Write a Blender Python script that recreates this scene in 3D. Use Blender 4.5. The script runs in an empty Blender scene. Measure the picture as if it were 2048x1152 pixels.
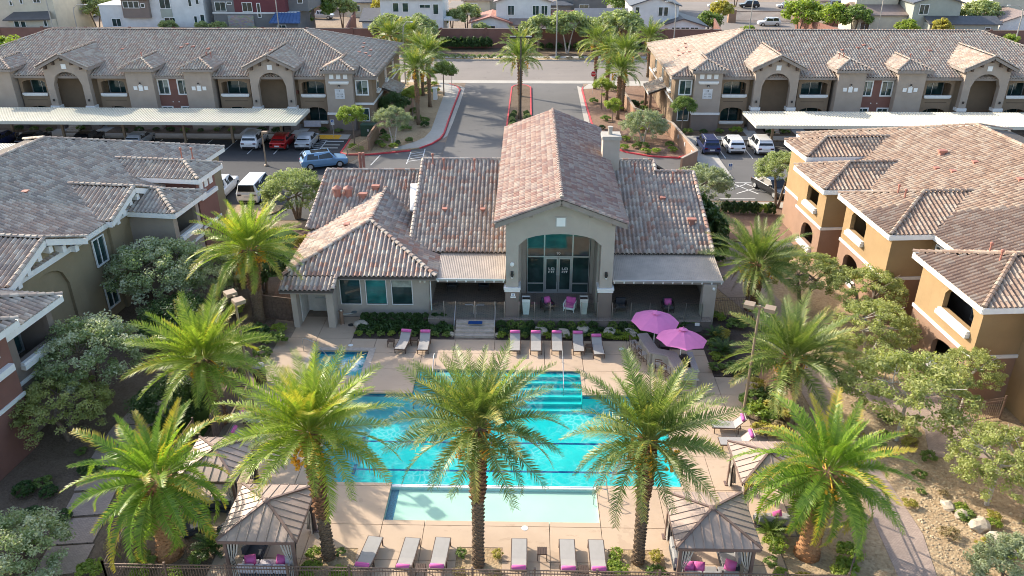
import bpy, math, random
import numpy as np
from mathutils import Vector, Matrix
R_ = math.radians
SC = bpy.context.scene
COL = SC.collection
random.seed(7)
RNG = np.random.default_rng(11)

# ------------------------------------------------------------------ camera
CAMP = Vector((0.0, 0.0, 25.5))
cd = bpy.data.cameras.new('camera'); cam = bpy.data.objects.new('camera', cd); COL.objects.link(cam)
cam.location = CAMP
cam.rotation_euler = (R_(90 - 26.45), 0, R_(1.2))
cd.sensor_width = 36; cd.lens = 36 * 1600 / 2048
cd.clip_start = 0.5; cd.clip_end = 3000
SC.camera = cam

# ------------------------------------------------------------------ sky and sun
SUN_EL = 29.0
SUN_AZ = Vector((-0.819, 0.574, 0))            # horizontal direction towards the sun
w = bpy.data.worlds.new('World'); SC.world = w; w.use_nodes = True
nt = w.node_tree; bg = nt.nodes['Background']
sky = nt.nodes.new('ShaderNodeTexSky'); sky.sky_type = 'NISHITA'; sky.sun_disc = False
sky.sun_elevation = R_(SUN_EL); sky.sun_rotation = R_(-55.0)
sky.air_density = 1.0; sky.dust_density = 2.0; sky.ozone_density = 0.5
nt.links.new(sky.outputs[0], bg.inputs[0]); bg.inputs[1].default_value = 0.15
sd = bpy.data.lights.new('sun', 'SUN'); sd.energy = 3.0; sd.angle = R_(0.5); sd.color = (1.0, 0.90, 0.75)
sun = bpy.data.objects.new('sun', sd); COL.objects.link(sun); sun.location = (-60, 60, 60)
sv = Vector((SUN_AZ.x * math.cos(R_(SUN_EL)), SUN_AZ.y * math.cos(R_(SUN_EL)), math.sin(R_(SUN_EL))))
sun.rotation_euler = sv.to_track_quat('Z', 'Y').to_euler()
SC.view_settings.view_transform = 'Standard'; SC.view_settings.look = 'None'
SC.view_settings.gamma = 1; SC.view_settings.exposure = 1.34
SC.view_settings.use_curve_mapping = False
SC.render.engine = 'CYCLES'
SC.cycles.filter_width = 1.0
SC.cycles.max_bounces = 8; SC.cycles.transparent_max_bounces = 24
SC.cycles.caustics_reflective = False; SC.cycles.caustics_refractive = False

# ------------------------------------------------------------------ materials
MATS = {}
def _base(name):
    m = bpy.data.materials.new(name); m.use_nodes = True
    n = m.node_tree; b = n.nodes['Principled BSDF']
    MATS[name] = m
    return m, n, b
def N(n, t, **kw):
    x = n.nodes.new(t)
    for k, v in kw.items():
        setattr(x, k, v)
    return x
def rgba(c, a=1): return (c[0], c[1], c[2], a)
def bump(n, b, src, strength=.3, dist=.02):
    bp = N(n, 'ShaderNodeBump'); bp.inputs['Strength'].default_value = strength; bp.inputs['Distance'].default_value = dist
    n.links.new(src, bp.inputs['Height']); n.links.new(bp.outputs[0], b.inputs['Normal'])
def mix(n, fac, a, b_):
    x = N(n, 'ShaderNodeMix', data_type='RGBA')
    for inp, v in ((x.inputs[0], fac), (x.inputs[6], a), (x.inputs[7], b_)):
        if hasattr(v, 'links') or hasattr(v, 'is_linked'): n.links.new(v, inp)
        elif isinstance(v, (int, float)): inp.default_value = v
        else: inp.default_value = rgba(v)
    return x.outputs[2]
def coords(n, scale=None, kind='Object'):
    tc = N(n, 'ShaderNodeTexCoord')
    if scale is None: return tc.outputs[kind]
    mp = N(n, 'ShaderNodeMapping'); mp.inputs['Scale'].default_value = scale
    n.links.new(tc.outputs[kind], mp.inputs[0]); return mp.outputs[0]
def noise(n, vec, scale, detail=4, rough=.55):
    x = N(n, 'ShaderNodeTexNoise'); x.inputs['Scale'].default_value = scale
    x.inputs['Detail'].default_value = detail; x.inputs['Roughness'].default_value = rough
    n.links.new(vec, x.inputs['Vector']); return x.outputs['Fac']
def ramp(n, fac, stops, interp='LINEAR'):
    x = N(n, 'ShaderNodeValToRGB'); x.color_ramp.interpolation = interp
    e = x.color_ramp.elements
    while len(e) > 1: e.remove(e[-1])
    e[0].position = stops[0][0]; e[0].color = rgba(stops[0][1])
    for p, c in stops[1:]:
        k = e.new(p); k.color = rgba(c)
    n.links.new(fac, x.inputs[0]); return x.outputs[0]
def mth(n, op, a, b_=None):
    x = N(n, 'ShaderNodeMath', operation=op)
    for i, v in enumerate((a, b_)):
        if v is None: continue
        if isinstance(v, (int, float)): x.inputs[i].default_value = v
        else: n.links.new(v, x.inputs[i])
    return x.outputs[0]

def plain(name, c, rough=.6, metal=0.0, var=.12, scale=3.0, bmp=0.0, bscale=40.0, spec=.4):
    "plain paint or stone with gentle uneven tone and fine relief"
    m, n, b = _base(name)
    v = coords(n)
    f = noise(n, v, scale)
    dark = tuple(x * (1 - var) for x in c); lite = tuple(min(1, x * (1 + var)) for x in c)
    cc = ramp(n, f, [(.3, dark), (.7, lite)])
    n.links.new(cc, b.inputs['Base Color'])
    b.inputs['Roughness'].default_value = rough; b.inputs['Metallic'].default_value = metal
    b.inputs['Specular IOR Level'].default_value = spec
    if bmp: bump(n, b, noise(n, v, bscale, 3), bmp, .02)
    return m

def stucco(name, c):
    m, n, b = _base(name); v = coords(n)
    a1 = noise(n, v, .8, 5); a2 = noise(n, v, 9, 3)
    cc = mix(n, mth(n, 'MULTIPLY', a2, .35), ramp(n, a1, [(.3, tuple(x * .88 for x in c)), (.75, tuple(min(1, x * 1.08) for x in c))]), tuple(x * .8 for x in c))
    # rain streaks running down the wall
    st = noise(n, coords(n, (3.0, 3.0, .15)), 1.6, 4)
    cc = mix(n, mth(n, 'MULTIPLY', mth(n, 'GREATER_THAN', st, .66), .12), cc, tuple(x * .6 for x in c))
    n.links.new(cc, b.inputs['Base Color']); b.inputs['Roughness'].default_value = .92
    b.inputs['Specular IOR Level'].default_value = .2
    bump(n, b, noise(n, v, 60, 3), .35, .01)
    return m

def tilemat(name, cols, rough=.82):
    m, n, b = _base(name)
    at = N(n, 'ShaderNodeAttribute', attribute_name='tone')
    k = len(cols)
    cc = ramp(n, at.outputs['Fac'], [(i / k, c) for i, c in enumerate(cols)], 'CONSTANT')
    v = coords(n)
    f = noise(n, v, 7, 4); g = noise(n, v, .35, 3)
    cc = mix(n, mth(n, 'MULTIPLY', f, .5), cc, tuple(x * .62 for x in cols[1]))
    cc = mix(n, mth(n, 'MULTIPLY', g, .25), cc, (.46, .42, .38))
    dk = ramp(n, noise(n, v, .9, 5, .7), [(.56, (0, 0, 0)), (.70, (1, 1, 1))]); cc = mix(n, mth(n, 'MULTIPLY', dk, .35), cc, tuple(x * .45 for x in cols[1]))
    n.links.new(cc, b.inputs['Base Color']); b.inputs['Roughness'].default_value = rough
    b.inputs['Specular IOR Level'].default_value = .10
    bump(n, b, noise(n, v, 45, 2), .3, .01)
    return m

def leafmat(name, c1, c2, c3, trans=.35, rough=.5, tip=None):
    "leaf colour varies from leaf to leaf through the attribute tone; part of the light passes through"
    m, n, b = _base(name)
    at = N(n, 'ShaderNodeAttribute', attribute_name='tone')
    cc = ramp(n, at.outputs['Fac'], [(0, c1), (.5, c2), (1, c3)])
    if tip is not None:
        t2 = N(n, 'ShaderNodeAttribute', attribute_name='tip')
        oi = N(n, 'ShaderNodeObjectInfo')
        thr = mth(n, 'ADD', mth(n, 'MULTIPLY', oi.outputs['Random'], 1.1), .48)
        fac = mth(n, 'MULTIPLY', mth(n, 'GREATER_THAN', t2.outputs['Fac'], thr), .75)
        cc = mix(n, fac, cc, tip)
    n.links.new(cc, b.inputs['Base Color']); b.inputs['Roughness'].default_value = rough
    b.inputs['Specular IOR Level'].default_value = .35
    tr = N(n, 'ShaderNodeBsdfTranslucent'); n.links.new(cc, tr.inputs[0])
    gm = N(n, 'ShaderNodeMix', data_type='RGBA', blend_type='MULTIPLY'); gm.inputs[0].default_value = 1
    n.links.new(cc, gm.inputs[6]); gm.inputs[7].default_value = (1.5, 1.6, .8, 1); n.links.new(gm.outputs[2], tr.inputs[0])
    ms = N(n, 'ShaderNodeMixShader'); ms.inputs[0].default_value = trans
    n.links.new(b.outputs[0], ms.inputs[1]); n.links.new(tr.outputs[0], ms.inputs[2])
    n.links.new(ms.outputs[0], n.nodes['Material Output'].inputs[0])
    return m

def groundmat(name, cols, s1=.25, s2=6., s3=40., bmp=.6, vor=None, vmix=.5):
    m, n, b = _base(name); v = coords(n)
    a1 = noise(n, v, s1, 5, .6); a2 = noise(n, v, s2, 4, .7); a3 = noise(n, v, s3, 2)
    f = mth(n, 'ADD', mth(n, 'MULTIPLY', a1, .5), mth(n, 'MULTIPLY', a2, .5))
    k = len(cols)
    cc = ramp(n, f, [(.32 + .36 * i / (k - 1), c) for i, c in enumerate(cols)])
    h = a3
    if vor:
        vo = N(n, 'ShaderNodeTexVoronoi'); vo.inputs['Scale'].default_value = vor; n.links.new(v, vo.inputs['Vector'])
        hs = N(n, 'ShaderNodeSeparateColor'); n.links.new(vo.outputs['Color'], hs.inputs[0])
        cc = mix(n, mth(n, 'MULTIPLY', hs.outputs[0], vmix), cc, cols[0])
        cc = mix(n, mth(n, 'MULTIPLY', hs.outputs[1], vmix * .8), cc, cols[-1])
        h = mth(n, 'SUBTRACT', 1.0, vo.outputs['Distance'])
    n.links.new(cc, b.inputs['Base Color']); b.inputs['Roughness'].default_value = .95
    b.inputs['Specular IOR Level'].default_value = .15
    bump(n, b, h, bmp, .03)
    return m

stucco('stucco_grey', (.45, .395, .335)); stucco('stucco_brown', (.25, .20, .17)); stucco('stucco_taupe', (.40, .33, .27))
stucco('stucco_mocha', (.27, .195, .13)); stucco('stucco_maroon', (.24, .12, .095)); stucco('stucco_ochre', (.37, .25, .13))
stucco('stucco_clay', (.33, .21, .145)); stucco('stucco_olive', (.30, .24, .15)); stucco('stucco_white', (.72, .72, .70))
stucco('stucco_cream', (.62, .56, .44)); stucco('stucco_sage', (.40, .42, .36)); stucco('stucco_darkgrey', (.20, .195, .19))
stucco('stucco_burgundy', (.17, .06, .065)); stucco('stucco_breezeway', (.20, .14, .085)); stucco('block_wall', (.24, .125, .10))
plain('white_trim', (.78, .77, .74), .55, var=.05); plain('fascia_taupe', (.27, .23, .20), .7); plain('soffit', (.33, .29, .25), .8)
plain('corbel_brown', (.10, .065, .045), .7); plain('window_white', (.80, .80, .77), .45, var=.03); plain('alu', (.55, .56, .56), .35, .6, .03)
plain('steel', (.45, .46, .46), .3, .9, .04); plain('dark_metal', (.05, .045, .042), .45, .3, .1); plain('bronze', (.12, .08, .06), .5, .4, .1)
plain('pole_tan', (.30, .22, .15), .5, .1, .08); plain('vent_rust', (.36, .16, .12), .7, 0, .15); plain('black_plastic', (.02, .02, .022), .5)
plain('pink', (.62, .13, .36), .8, var=.08, scale=2); plain('umbrella_pink', (.70, .21, .45), .85, var=.06, scale=1.5)
plain('sling_grey', (.33, .315, .30), .8, var=.05); plain('cushion_dark', (.055, .06, .07), .9); plain('cushion_grey', (.30, .30, .30), .9)
plain('stone_white', (.44, .38, .30), .9, var=.25, scale=4, bmp=.6, bscale=9); plain('granite', (.30, .28, .29), .4, var=.3, scale=30)
plain('tire', (.02, .02, .02), .85); plain('red_paint', (.55, .06, .07), .75, var=.2, scale=2); plain('line_paint', (.62, .62, .60), .8, var=.15, scale=6)
plain('sign_red', (.55, .02, .03), .4); plain('sign_blue', (.03, .10, .35), .4); plain('lamp_off', (.75, .73, .68), .4)
plain('tail_red', (.40, .01, .01), .25); plain('curtain_dark', (.035, .03, .03), .9); plain('curtain_light', (.50, .46, .40), .9)
plain('wood_fence', (.15, .10, .075), .8, var=.3, scale=6); plain('trunk_bark', (.19, .145, .11), .9, var=.35, scale=8, bmp=.8, bscale=20)
plain('bark_pale', (.42, .38, .33), .85, var=.25, scale=8, bmp=.4); plain('palm_boot', (.24, .125, .065), .9, var=.55, scale=9, bmp=.6, bscale=40)
plain('palm_trunk', (.25, .165, .11), .9, var=.4, scale=10, bmp=.8, bscale=30); plain('palm_grey', (.20, .14, .09), .9, var=.35, scale=10, bmp=.8, bscale=30)
plain('palm_rust', (.40, .21, .10), .9, var=.3, scale=8, bmp=.6, bscale=30)
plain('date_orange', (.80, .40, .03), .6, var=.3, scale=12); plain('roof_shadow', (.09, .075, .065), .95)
plain('interior', (.16, .14, .12), .9); plain('interior_floor', (.20, .16, .12), .8); plain('carport_white', (.58, .56, .47), .5, var=.06, scale=1.0)
plain('cabana_bronze', (.19, .13, .11), .5, .2); plain('transformer', (.03, .07, .045), .5); plain('membrane', (.75, .74, .72), .7)
plain('tan_pot', (.62, .60, .54), .7); plain('door_white', (.66, .65, .62), .6, var=.12, scale=2); plain('concrete_step', (.44, .37, .31), .9, var=.15, scale=5, bmp=.2)
plain('rail_bronze', (.20, .14, .11), .5, .3, .1); plain('copper', (.32, .22, .16), .4, .5); plain('towel', (.55, .52, .55), .9)
plain('soil_plain', (.07, .05, .04), .95, var=.4, scale=10, bmp=.7, bscale=30); plain('lane_blue', (.01, .06, .22), .4)
plain('waterline_tile', (.03, .16, .26), .3, var=.4, scale=14); plain('plate_white', (.6, .6, .6), .5)
for nm, c in dict(white=(.75, .75, .75), silver=(.45, .46, .48), red=(.42, .015, .015), black=(.012, .012, .014), navy=(.02, .03, .10), ltblue=(.16, .30, .47), grey=(.16, .17, .18), tan=(.35, .31, .25)).items():
    m, n, b = _base('paint_' + nm); b.inputs['Base Color'].default_value = rgba(c); b.inputs['Roughness'].default_value = .28
    b.inputs['Metallic'].default_value = .15; b.inputs['Coat Weight'].default_value = .6; b.inputs['Coat Roughness'].default_value = .08

def glass(name, c, rough=.05, spec=.8):
    m, n, b = _base(name); v = coords(n)
    cc = ramp(n, noise(n, v, .9, 2), [(.35, c), (.65, tuple(x * 1.9 + .008 for x in c))])
    n.links.new(cc, b.inputs['Base Color']); b.inputs['Roughness'].default_value = rough
    b.inputs['Specular IOR Level'].default_value = spec
    return m
glass('pane_dark', (.014, .035, .034)); glass('pane_teal', (.02, .12, .11)); glass('car_glass', (.008, .01, .012), .08, .6)
plain('blind', (.35, .38, .33), .8, var=.3, scale=3)
m, n, b = _base('glass_clear'); tb = N(n, 'ShaderNodeBsdfTransparent'); tb.inputs[0].default_value = (.93, .98, .97, 1)
gl = N(n, 'ShaderNodeBsdfGlossy'); gl.inputs['Roughness'].default_value = .02; lw = N(n, 'ShaderNodeLayerWeight'); lw.inputs[0].default_value = .5
ms = N(n, 'ShaderNodeMixShader'); n.links.new(mth(n, 'ADD', .04, mth(n, 'MULTIPLY', mth(n, 'POWER', lw.outputs['Facing'], 5.0), .8)), ms.inputs[0]); n.links.new(tb.outputs[0], ms.inputs[1]); n.links.new(gl.outputs[0], ms.inputs[2])
n.links.new(ms.outputs[0], n.nodes['Material Output'].inputs[0])

CL_TILES = [(.56, .47, .38), (.40, .31, .26), (.42, .23, .165), (.50, .43, .37), (.33, .27, .24), (.50, .35, .275), (.38, .29, .245), (.58, .51, .43)]
tilemat('tile_club', CL_TILES)
tilemat('tile_gable', [(.37, .265, .215), (.27, .15, .125), (.38, .31, .26), (.25, .165, .15), (.34, .275, .24), (.29, .175, .145), (.42, .355, .305), (.34, .24, .20)])
tilemat('tile_far', [(.50, .43, .34), (.40, .32, .255), (.42, .29, .22), (.53, .46, .38), (.37, .31, .26), (.46, .36, .29)])
tilemat('tile_right', [(.40, .30, .225), (.32, .215, .155), (.42, .33, .25), (.27, .18, .13), (.38, .26, .185), (.44, .355, .275)])
tilemat('tile_left', [(.50, .43, .35), (.39, .32, .265), (.54, .47, .39), (.33, .27, .23), (.45, .34, .27), (.56, .50, .42)])

DATE_MAT = leafmat('frond_date', (.06, .11, .02), (.14, .20, .04), (.31, .34, .11), .28, .42, (.42, .36, .10))
leafmat('frond_canary', (.085, .17, .018), (.17, .28, .035), (.30, .38, .06), .34, .4, (.50, .36, .05))
leafmat('frond_young', (.13, .22, .025), (.23, .32, .04), (.40, .43, .09), .32, .42, (.48, .38, .06))
leafmat('leaf_grey', (.14, .17, .09), (.24, .28, .16), (.40, .43, .28), .3, .6)
leafmat('leaf_olive', (.15, .19, .07), (.25, .30, .12), (.38, .42, .20), .3, .6)
leafmat('leaf_mid', (.07, .12, .03), (.13, .20, .045), (.24, .30, .08), .3, .5)
leafmat('leaf_airy', (.16, .19, .06), (.29, .32, .11), (.46, .46, .20), .40, .55)
leafmat('leaf_dark', (.025, .055, .018), (.045, .09, .025), (.09, .15, .04), .25, .45)
leafmat('leaf_lime', (.14, .20, .03), (.22, .30, .045), (.34, .38, .07), .35, .5)
leafmat('leaf_flower', (.12, .17, .06), (.26, .32, .14), (.62, .62, .48), .3, .6)
leafmat('leaf_yellow', (.28, .24, .04), (.38, .33, .06), (.42, .38, .12), .35, .5)
leafmat('frond_dry', (.16, .10, .05), (.28, .19, .09), (.40, .30, .16), .2, .8)
leafmat('leaf_dry', (.20, .15, .08), (.28, .21, .10), (.34, .28, .14), .2, .8)

groundmat('gravel', [(.19, .125, .07), (.38, .275, .165), (.55, .43, .28)], .3, 5, 30, .8, 9.0, .5)
plain('gravel_stone', (.46, .36, .23), .95, var=.35, scale=3)
groundmat('gravel_red', [(.13, .08, .06), (.22, .14, .10), (.31, .21, .15)], .2, 4, 20, .6, 7.0, .35)
groundmat('desert', [(.16, .12, .09), (.26, .20, .15), (.36, .29, .22)], .05, 1.5, 10, .4)
groundmat('lawn', [(.03, .06, .015), (.05, .10, .02), (.08, .14, .03)], .4, 8, 60, .5)
groundmat('concrete', [(.34, .32, .285), (.41, .385, .345), (.47, .44, .40)], .3, 4, 40, .15)
groundmat('mulch', [(.08, .058, .04), (.15, .11, .078), (.24, .18, .13)], .6, 10, 50, .8, 14.0, .5)

m, n, b = _base('deck'); v = coords(n)
a1 = noise(n, v, .22, 5, .65); a2 = noise(n, v, 2.2, 5, .7)
cc = ramp(n, a1, [(.25, (.40, .29, .20)), (.5, (.485, .36, .255)), (.75, (.53, .40, .29))])
cc = mix(n, mth(n, 'MULTIPLY', mth(n, 'GREATER_THAN', noise(n, v, .55, 3), .62), .22), cc, (.28, .20, .14))
cc = mix(n, mth(n, 'MULTIPLY', a2, .25), cc, (.40, .32, .25))
n.links.new(cc, b.inputs['Base Color']); b.inputs['Roughness'].default_value = .85; st_ = ramp(n, noise(n, coords(n, (1.0, 2.2, 1)), .8, 5, .75), [(.58, (0, 0, 0)), (.66, (1, 1, 1))]); cc = mix(n, mth(n, 'MULTIPLY', st_, .28), cc, (.25, .17, .11)); n.links.new(cc, b.inputs['Base Color'])
bump(n, b, noise(n, v, 60, 3), .25, .01)

def asphalt(name, base, crack=True):
    m, n, b = _base(name); v = coords(n)
    a1 = noise(n, v, .08, 5, .6); a2 = noise(n, v, 25, 3); a3 = noise(n, coords(n, (.05, 1.6, 1)), 1.0, 3)
    cc = ramp(n, a1, [(.3, tuple(x * .8 for x in base)), (.7, tuple(x * 1.2 for x in base))])
    cc = mix(n, mth(n, 'MULTIPLY', a2, .25), cc, tuple(x * 1.6 for x in base))
    cc = mix(n, mth(n, 'MULTIPLY', a3, .28), cc, tuple(x * .6 for x in base))
    oil = ramp(n, noise(n, v, .55, 4, .7), [(.60, (0, 0, 0)), (.70, (1, 1, 1))]); cc = mix(n, mth(n, 'MULTIPLY', oil, .45), cc, tuple(x * .45 for x in base))
    n.links.new(cc, b.inputs['Base Color']); b.inputs['Roughness'].default_value = .9; bump(n, b, a2, .3, .01)
asphalt('asphalt', (.045, .045, .047)); asphalt('asphalt_drive', (.115, .11, .105)); asphalt('asphalt_street', (.20, .175, .155))

m, n, b = _base('pavers'); v = coords(n)
br = N(n, 'ShaderNodeTexBrick'); br.inputs['Scale'].default_value = 4.0; br.inputs['Color1'].default_value = (.42, .32, .26, 1); br.inputs['Color2'].default_value = (.33, .25, .21, 1)
br.inputs['Mortar'].default_value = (.10, .08, .07, 1); br.inputs['Mortar Size'].default_value = .012; n.links.new(v, br.inputs['Vector'])
n.links.new(br.outputs['Color'], b.inputs['Base Color']); b.inputs['Roughness'].default_value = .9
bump(n, b, br.outputs['Fac'], -.4, .01)
m, n, b = _base('patio_tile'); v = coords(n)
br = N(n, 'ShaderNodeTexBrick'); br.inputs['Scale'].default_value = 1.6; br.inputs['Color1'].default_value = (.34, .26, .21, 1); br.inputs['Color2'].default_value = (.22, .19, .17, 1)
br.inputs['Mortar'].default_value = (.045, .04, .035, 1); br.inputs['Mortar Size'].default_value = .015; n.links.new(v, br.inputs['Vector'])
cc = mix(n, mth(n, 'MULTIPLY', noise(n, v, 3, 5, .7), .5), br.outputs['Color'], (.32, .25, .20))
n.links.new(cc, b.inputs['Base Color']); b.inputs['Roughness'].default_value = .5
m, n, b = _base('ledgestone'); v = coords(n, (1, 1, 2.2))
vo = N(n, 'ShaderNodeTexVoronoi'); vo.inputs['Scale'].default_value = 2.2; n.links.new(v, vo.inputs['Vector'])
cc = mix(n, .75, vo.outputs['Color'], (.30, .24, .20)); n.links.new(mix(n, .5, cc, (.33, .28, .24)), b.inputs['Base Color']); b.inputs['Roughness'].default_value = .9
bump(n, b, vo.outputs['Distance'], .6, .05)

def metalroof(name, c, w_=.18, axis=0):
    m, n, b = _base(name); v = coords(n)
    f = noise(n, v, 1.2, 4)
    cc = ramp(n, f, [(.3, tuple(x * .85 for x in c)), (.7, tuple(x * 1.1 for x in c))])
    n.links.new(cc, b.inputs['Base Color']); b.inputs['Roughness'].default_value = .55; b.inputs['Metallic'].default_value = .1
metalroof('patio_sheet', (.48, .41, .34)); metalroof('cabana_sheet', (.38, .29, .24)); metalroof('roof_slate', (.10, .11, .125))
metalroof('roof_blue', (.06, .13, .28)); metalroof('roof_charcoal', (.09, .09, .095)); metalroof('roof_brown', (.26, .20, .17))

# water and plaster
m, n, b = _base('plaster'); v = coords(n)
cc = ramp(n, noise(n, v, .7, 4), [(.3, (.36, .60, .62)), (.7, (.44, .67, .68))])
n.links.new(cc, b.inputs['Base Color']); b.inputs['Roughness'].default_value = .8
m, n, b = _base('plaster_shelf'); v = coords(n)
cc = ramp(n, noise(n, v, .6, 4), [(.3, (.44, .58, .50)), (.7, (.48, .62, .54))])
n.links.new(cc, b.inputs['Base Color']); b.inputs['Roughness'].default_value = .8

def water(name, tint, tint2, sc=1.6, foam=0.0, caustic_streak=.20, rip=.25, low=.40, high=.62):
    m, n, b = _base(name); v = coords(n)
    ds = N(n, 'ShaderNodeTexNoise'); ds.inputs['Scale'].default_value = .7; ds.inputs['Detail'].default_value = 2; n.links.new(v, ds.inputs['Vector'])
    vm = N(n, 'ShaderNodeVectorMath', operation='MULTIPLY_ADD'); n.links.new(ds.outputs['Color'], vm.inputs[0]); vm.inputs[1].default_value = (1.4, 1.4, 0); n.links.new(v, vm.inputs[2])
    big = noise(n, v, .22, 3, .6)
    r1 = noise(n, vm.outputs[0], 3.4, 4, .6)
    tb = N(n, 'ShaderNodeBsdfTransparent')
    n.links.new(ramp(n, big, [(low, tint), (high, tint2)]), tb.inputs[0])
    gl = N(n, 'ShaderNodeBsdfGlossy'); gl.inputs['Roughness'].default_value = .04
    lw = N(n, 'ShaderNodeLayerWeight'); lw.inputs[0].default_value = .5
    bp = N(n, 'ShaderNodeBump'); bp.inputs['Strength'].default_value = rip; bp.inputs['Distance'].default_value = .08; n.links.new(r1, bp.inputs['Height'])
    n.links.new(bp.outputs[0], gl.inputs['Normal'])
    rf_ = mth(n, 'ADD', .025, mth(n, 'MULTIPLY', mth(n, 'POWER', lw.outputs['Facing'], 5.0), .5))
    m1 = N(n, 'ShaderNodeMixShader'); n.links.new(rf_, m1.inputs[0]); n.links.new(tb.outputs[0], m1.inputs[1]); n.links.new(gl.outputs[0], m1.inputs[2])
    # pale caustic web painted into the water colour, along with whitish jet streaks
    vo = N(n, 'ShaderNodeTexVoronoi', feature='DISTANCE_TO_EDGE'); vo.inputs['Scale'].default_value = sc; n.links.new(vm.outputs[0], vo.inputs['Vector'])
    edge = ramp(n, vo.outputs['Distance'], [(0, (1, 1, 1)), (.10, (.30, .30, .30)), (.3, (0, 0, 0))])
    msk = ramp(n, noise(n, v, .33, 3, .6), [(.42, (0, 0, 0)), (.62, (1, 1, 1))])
    f = mth(n, 'MULTIPLY', mth(n, 'MULTIPLY', edge, msk), caustic_streak)
    if foam:
        fm = ramp(n, noise(n, vm.outputs[0], 2.6, 6, .75), [(.40, (0, 0, 0)), (.56, (1, 1, 1))])
        sp_ = N(n, 'ShaderNodeVectorMath', operation='DISTANCE'); n.links.new(v, sp_.inputs[0]); sp_.inputs[1].default_value = (-10.5, 40.9, -.1)
        near = ramp(n, sp_.outputs['Value'], [(0, (1, 1, 1)), (.55, (.9, .9, .9)), (1, (0, 0, 0))]); sp_.name = 'jet'
        f = mth(n, 'MAXIMUM', mth(n, 'MULTIPLY', f, .3), mth(n, 'MULTIPLY', mth(n, 'MULTIPLY', fm, foam), near))
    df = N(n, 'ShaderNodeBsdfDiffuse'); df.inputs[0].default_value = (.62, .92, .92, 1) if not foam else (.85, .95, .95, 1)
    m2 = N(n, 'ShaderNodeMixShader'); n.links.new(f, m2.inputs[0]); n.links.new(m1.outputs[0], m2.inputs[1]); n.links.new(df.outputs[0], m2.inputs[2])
    n.links.new(m2.outputs[0], n.nodes['Material Output'].inputs[0])
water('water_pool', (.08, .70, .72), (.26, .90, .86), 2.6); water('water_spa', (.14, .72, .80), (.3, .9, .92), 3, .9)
water('water_shelf', (.86, .98, .94), (.92, 1, .97), 1.5, 0, 0.0, .12)
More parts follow.
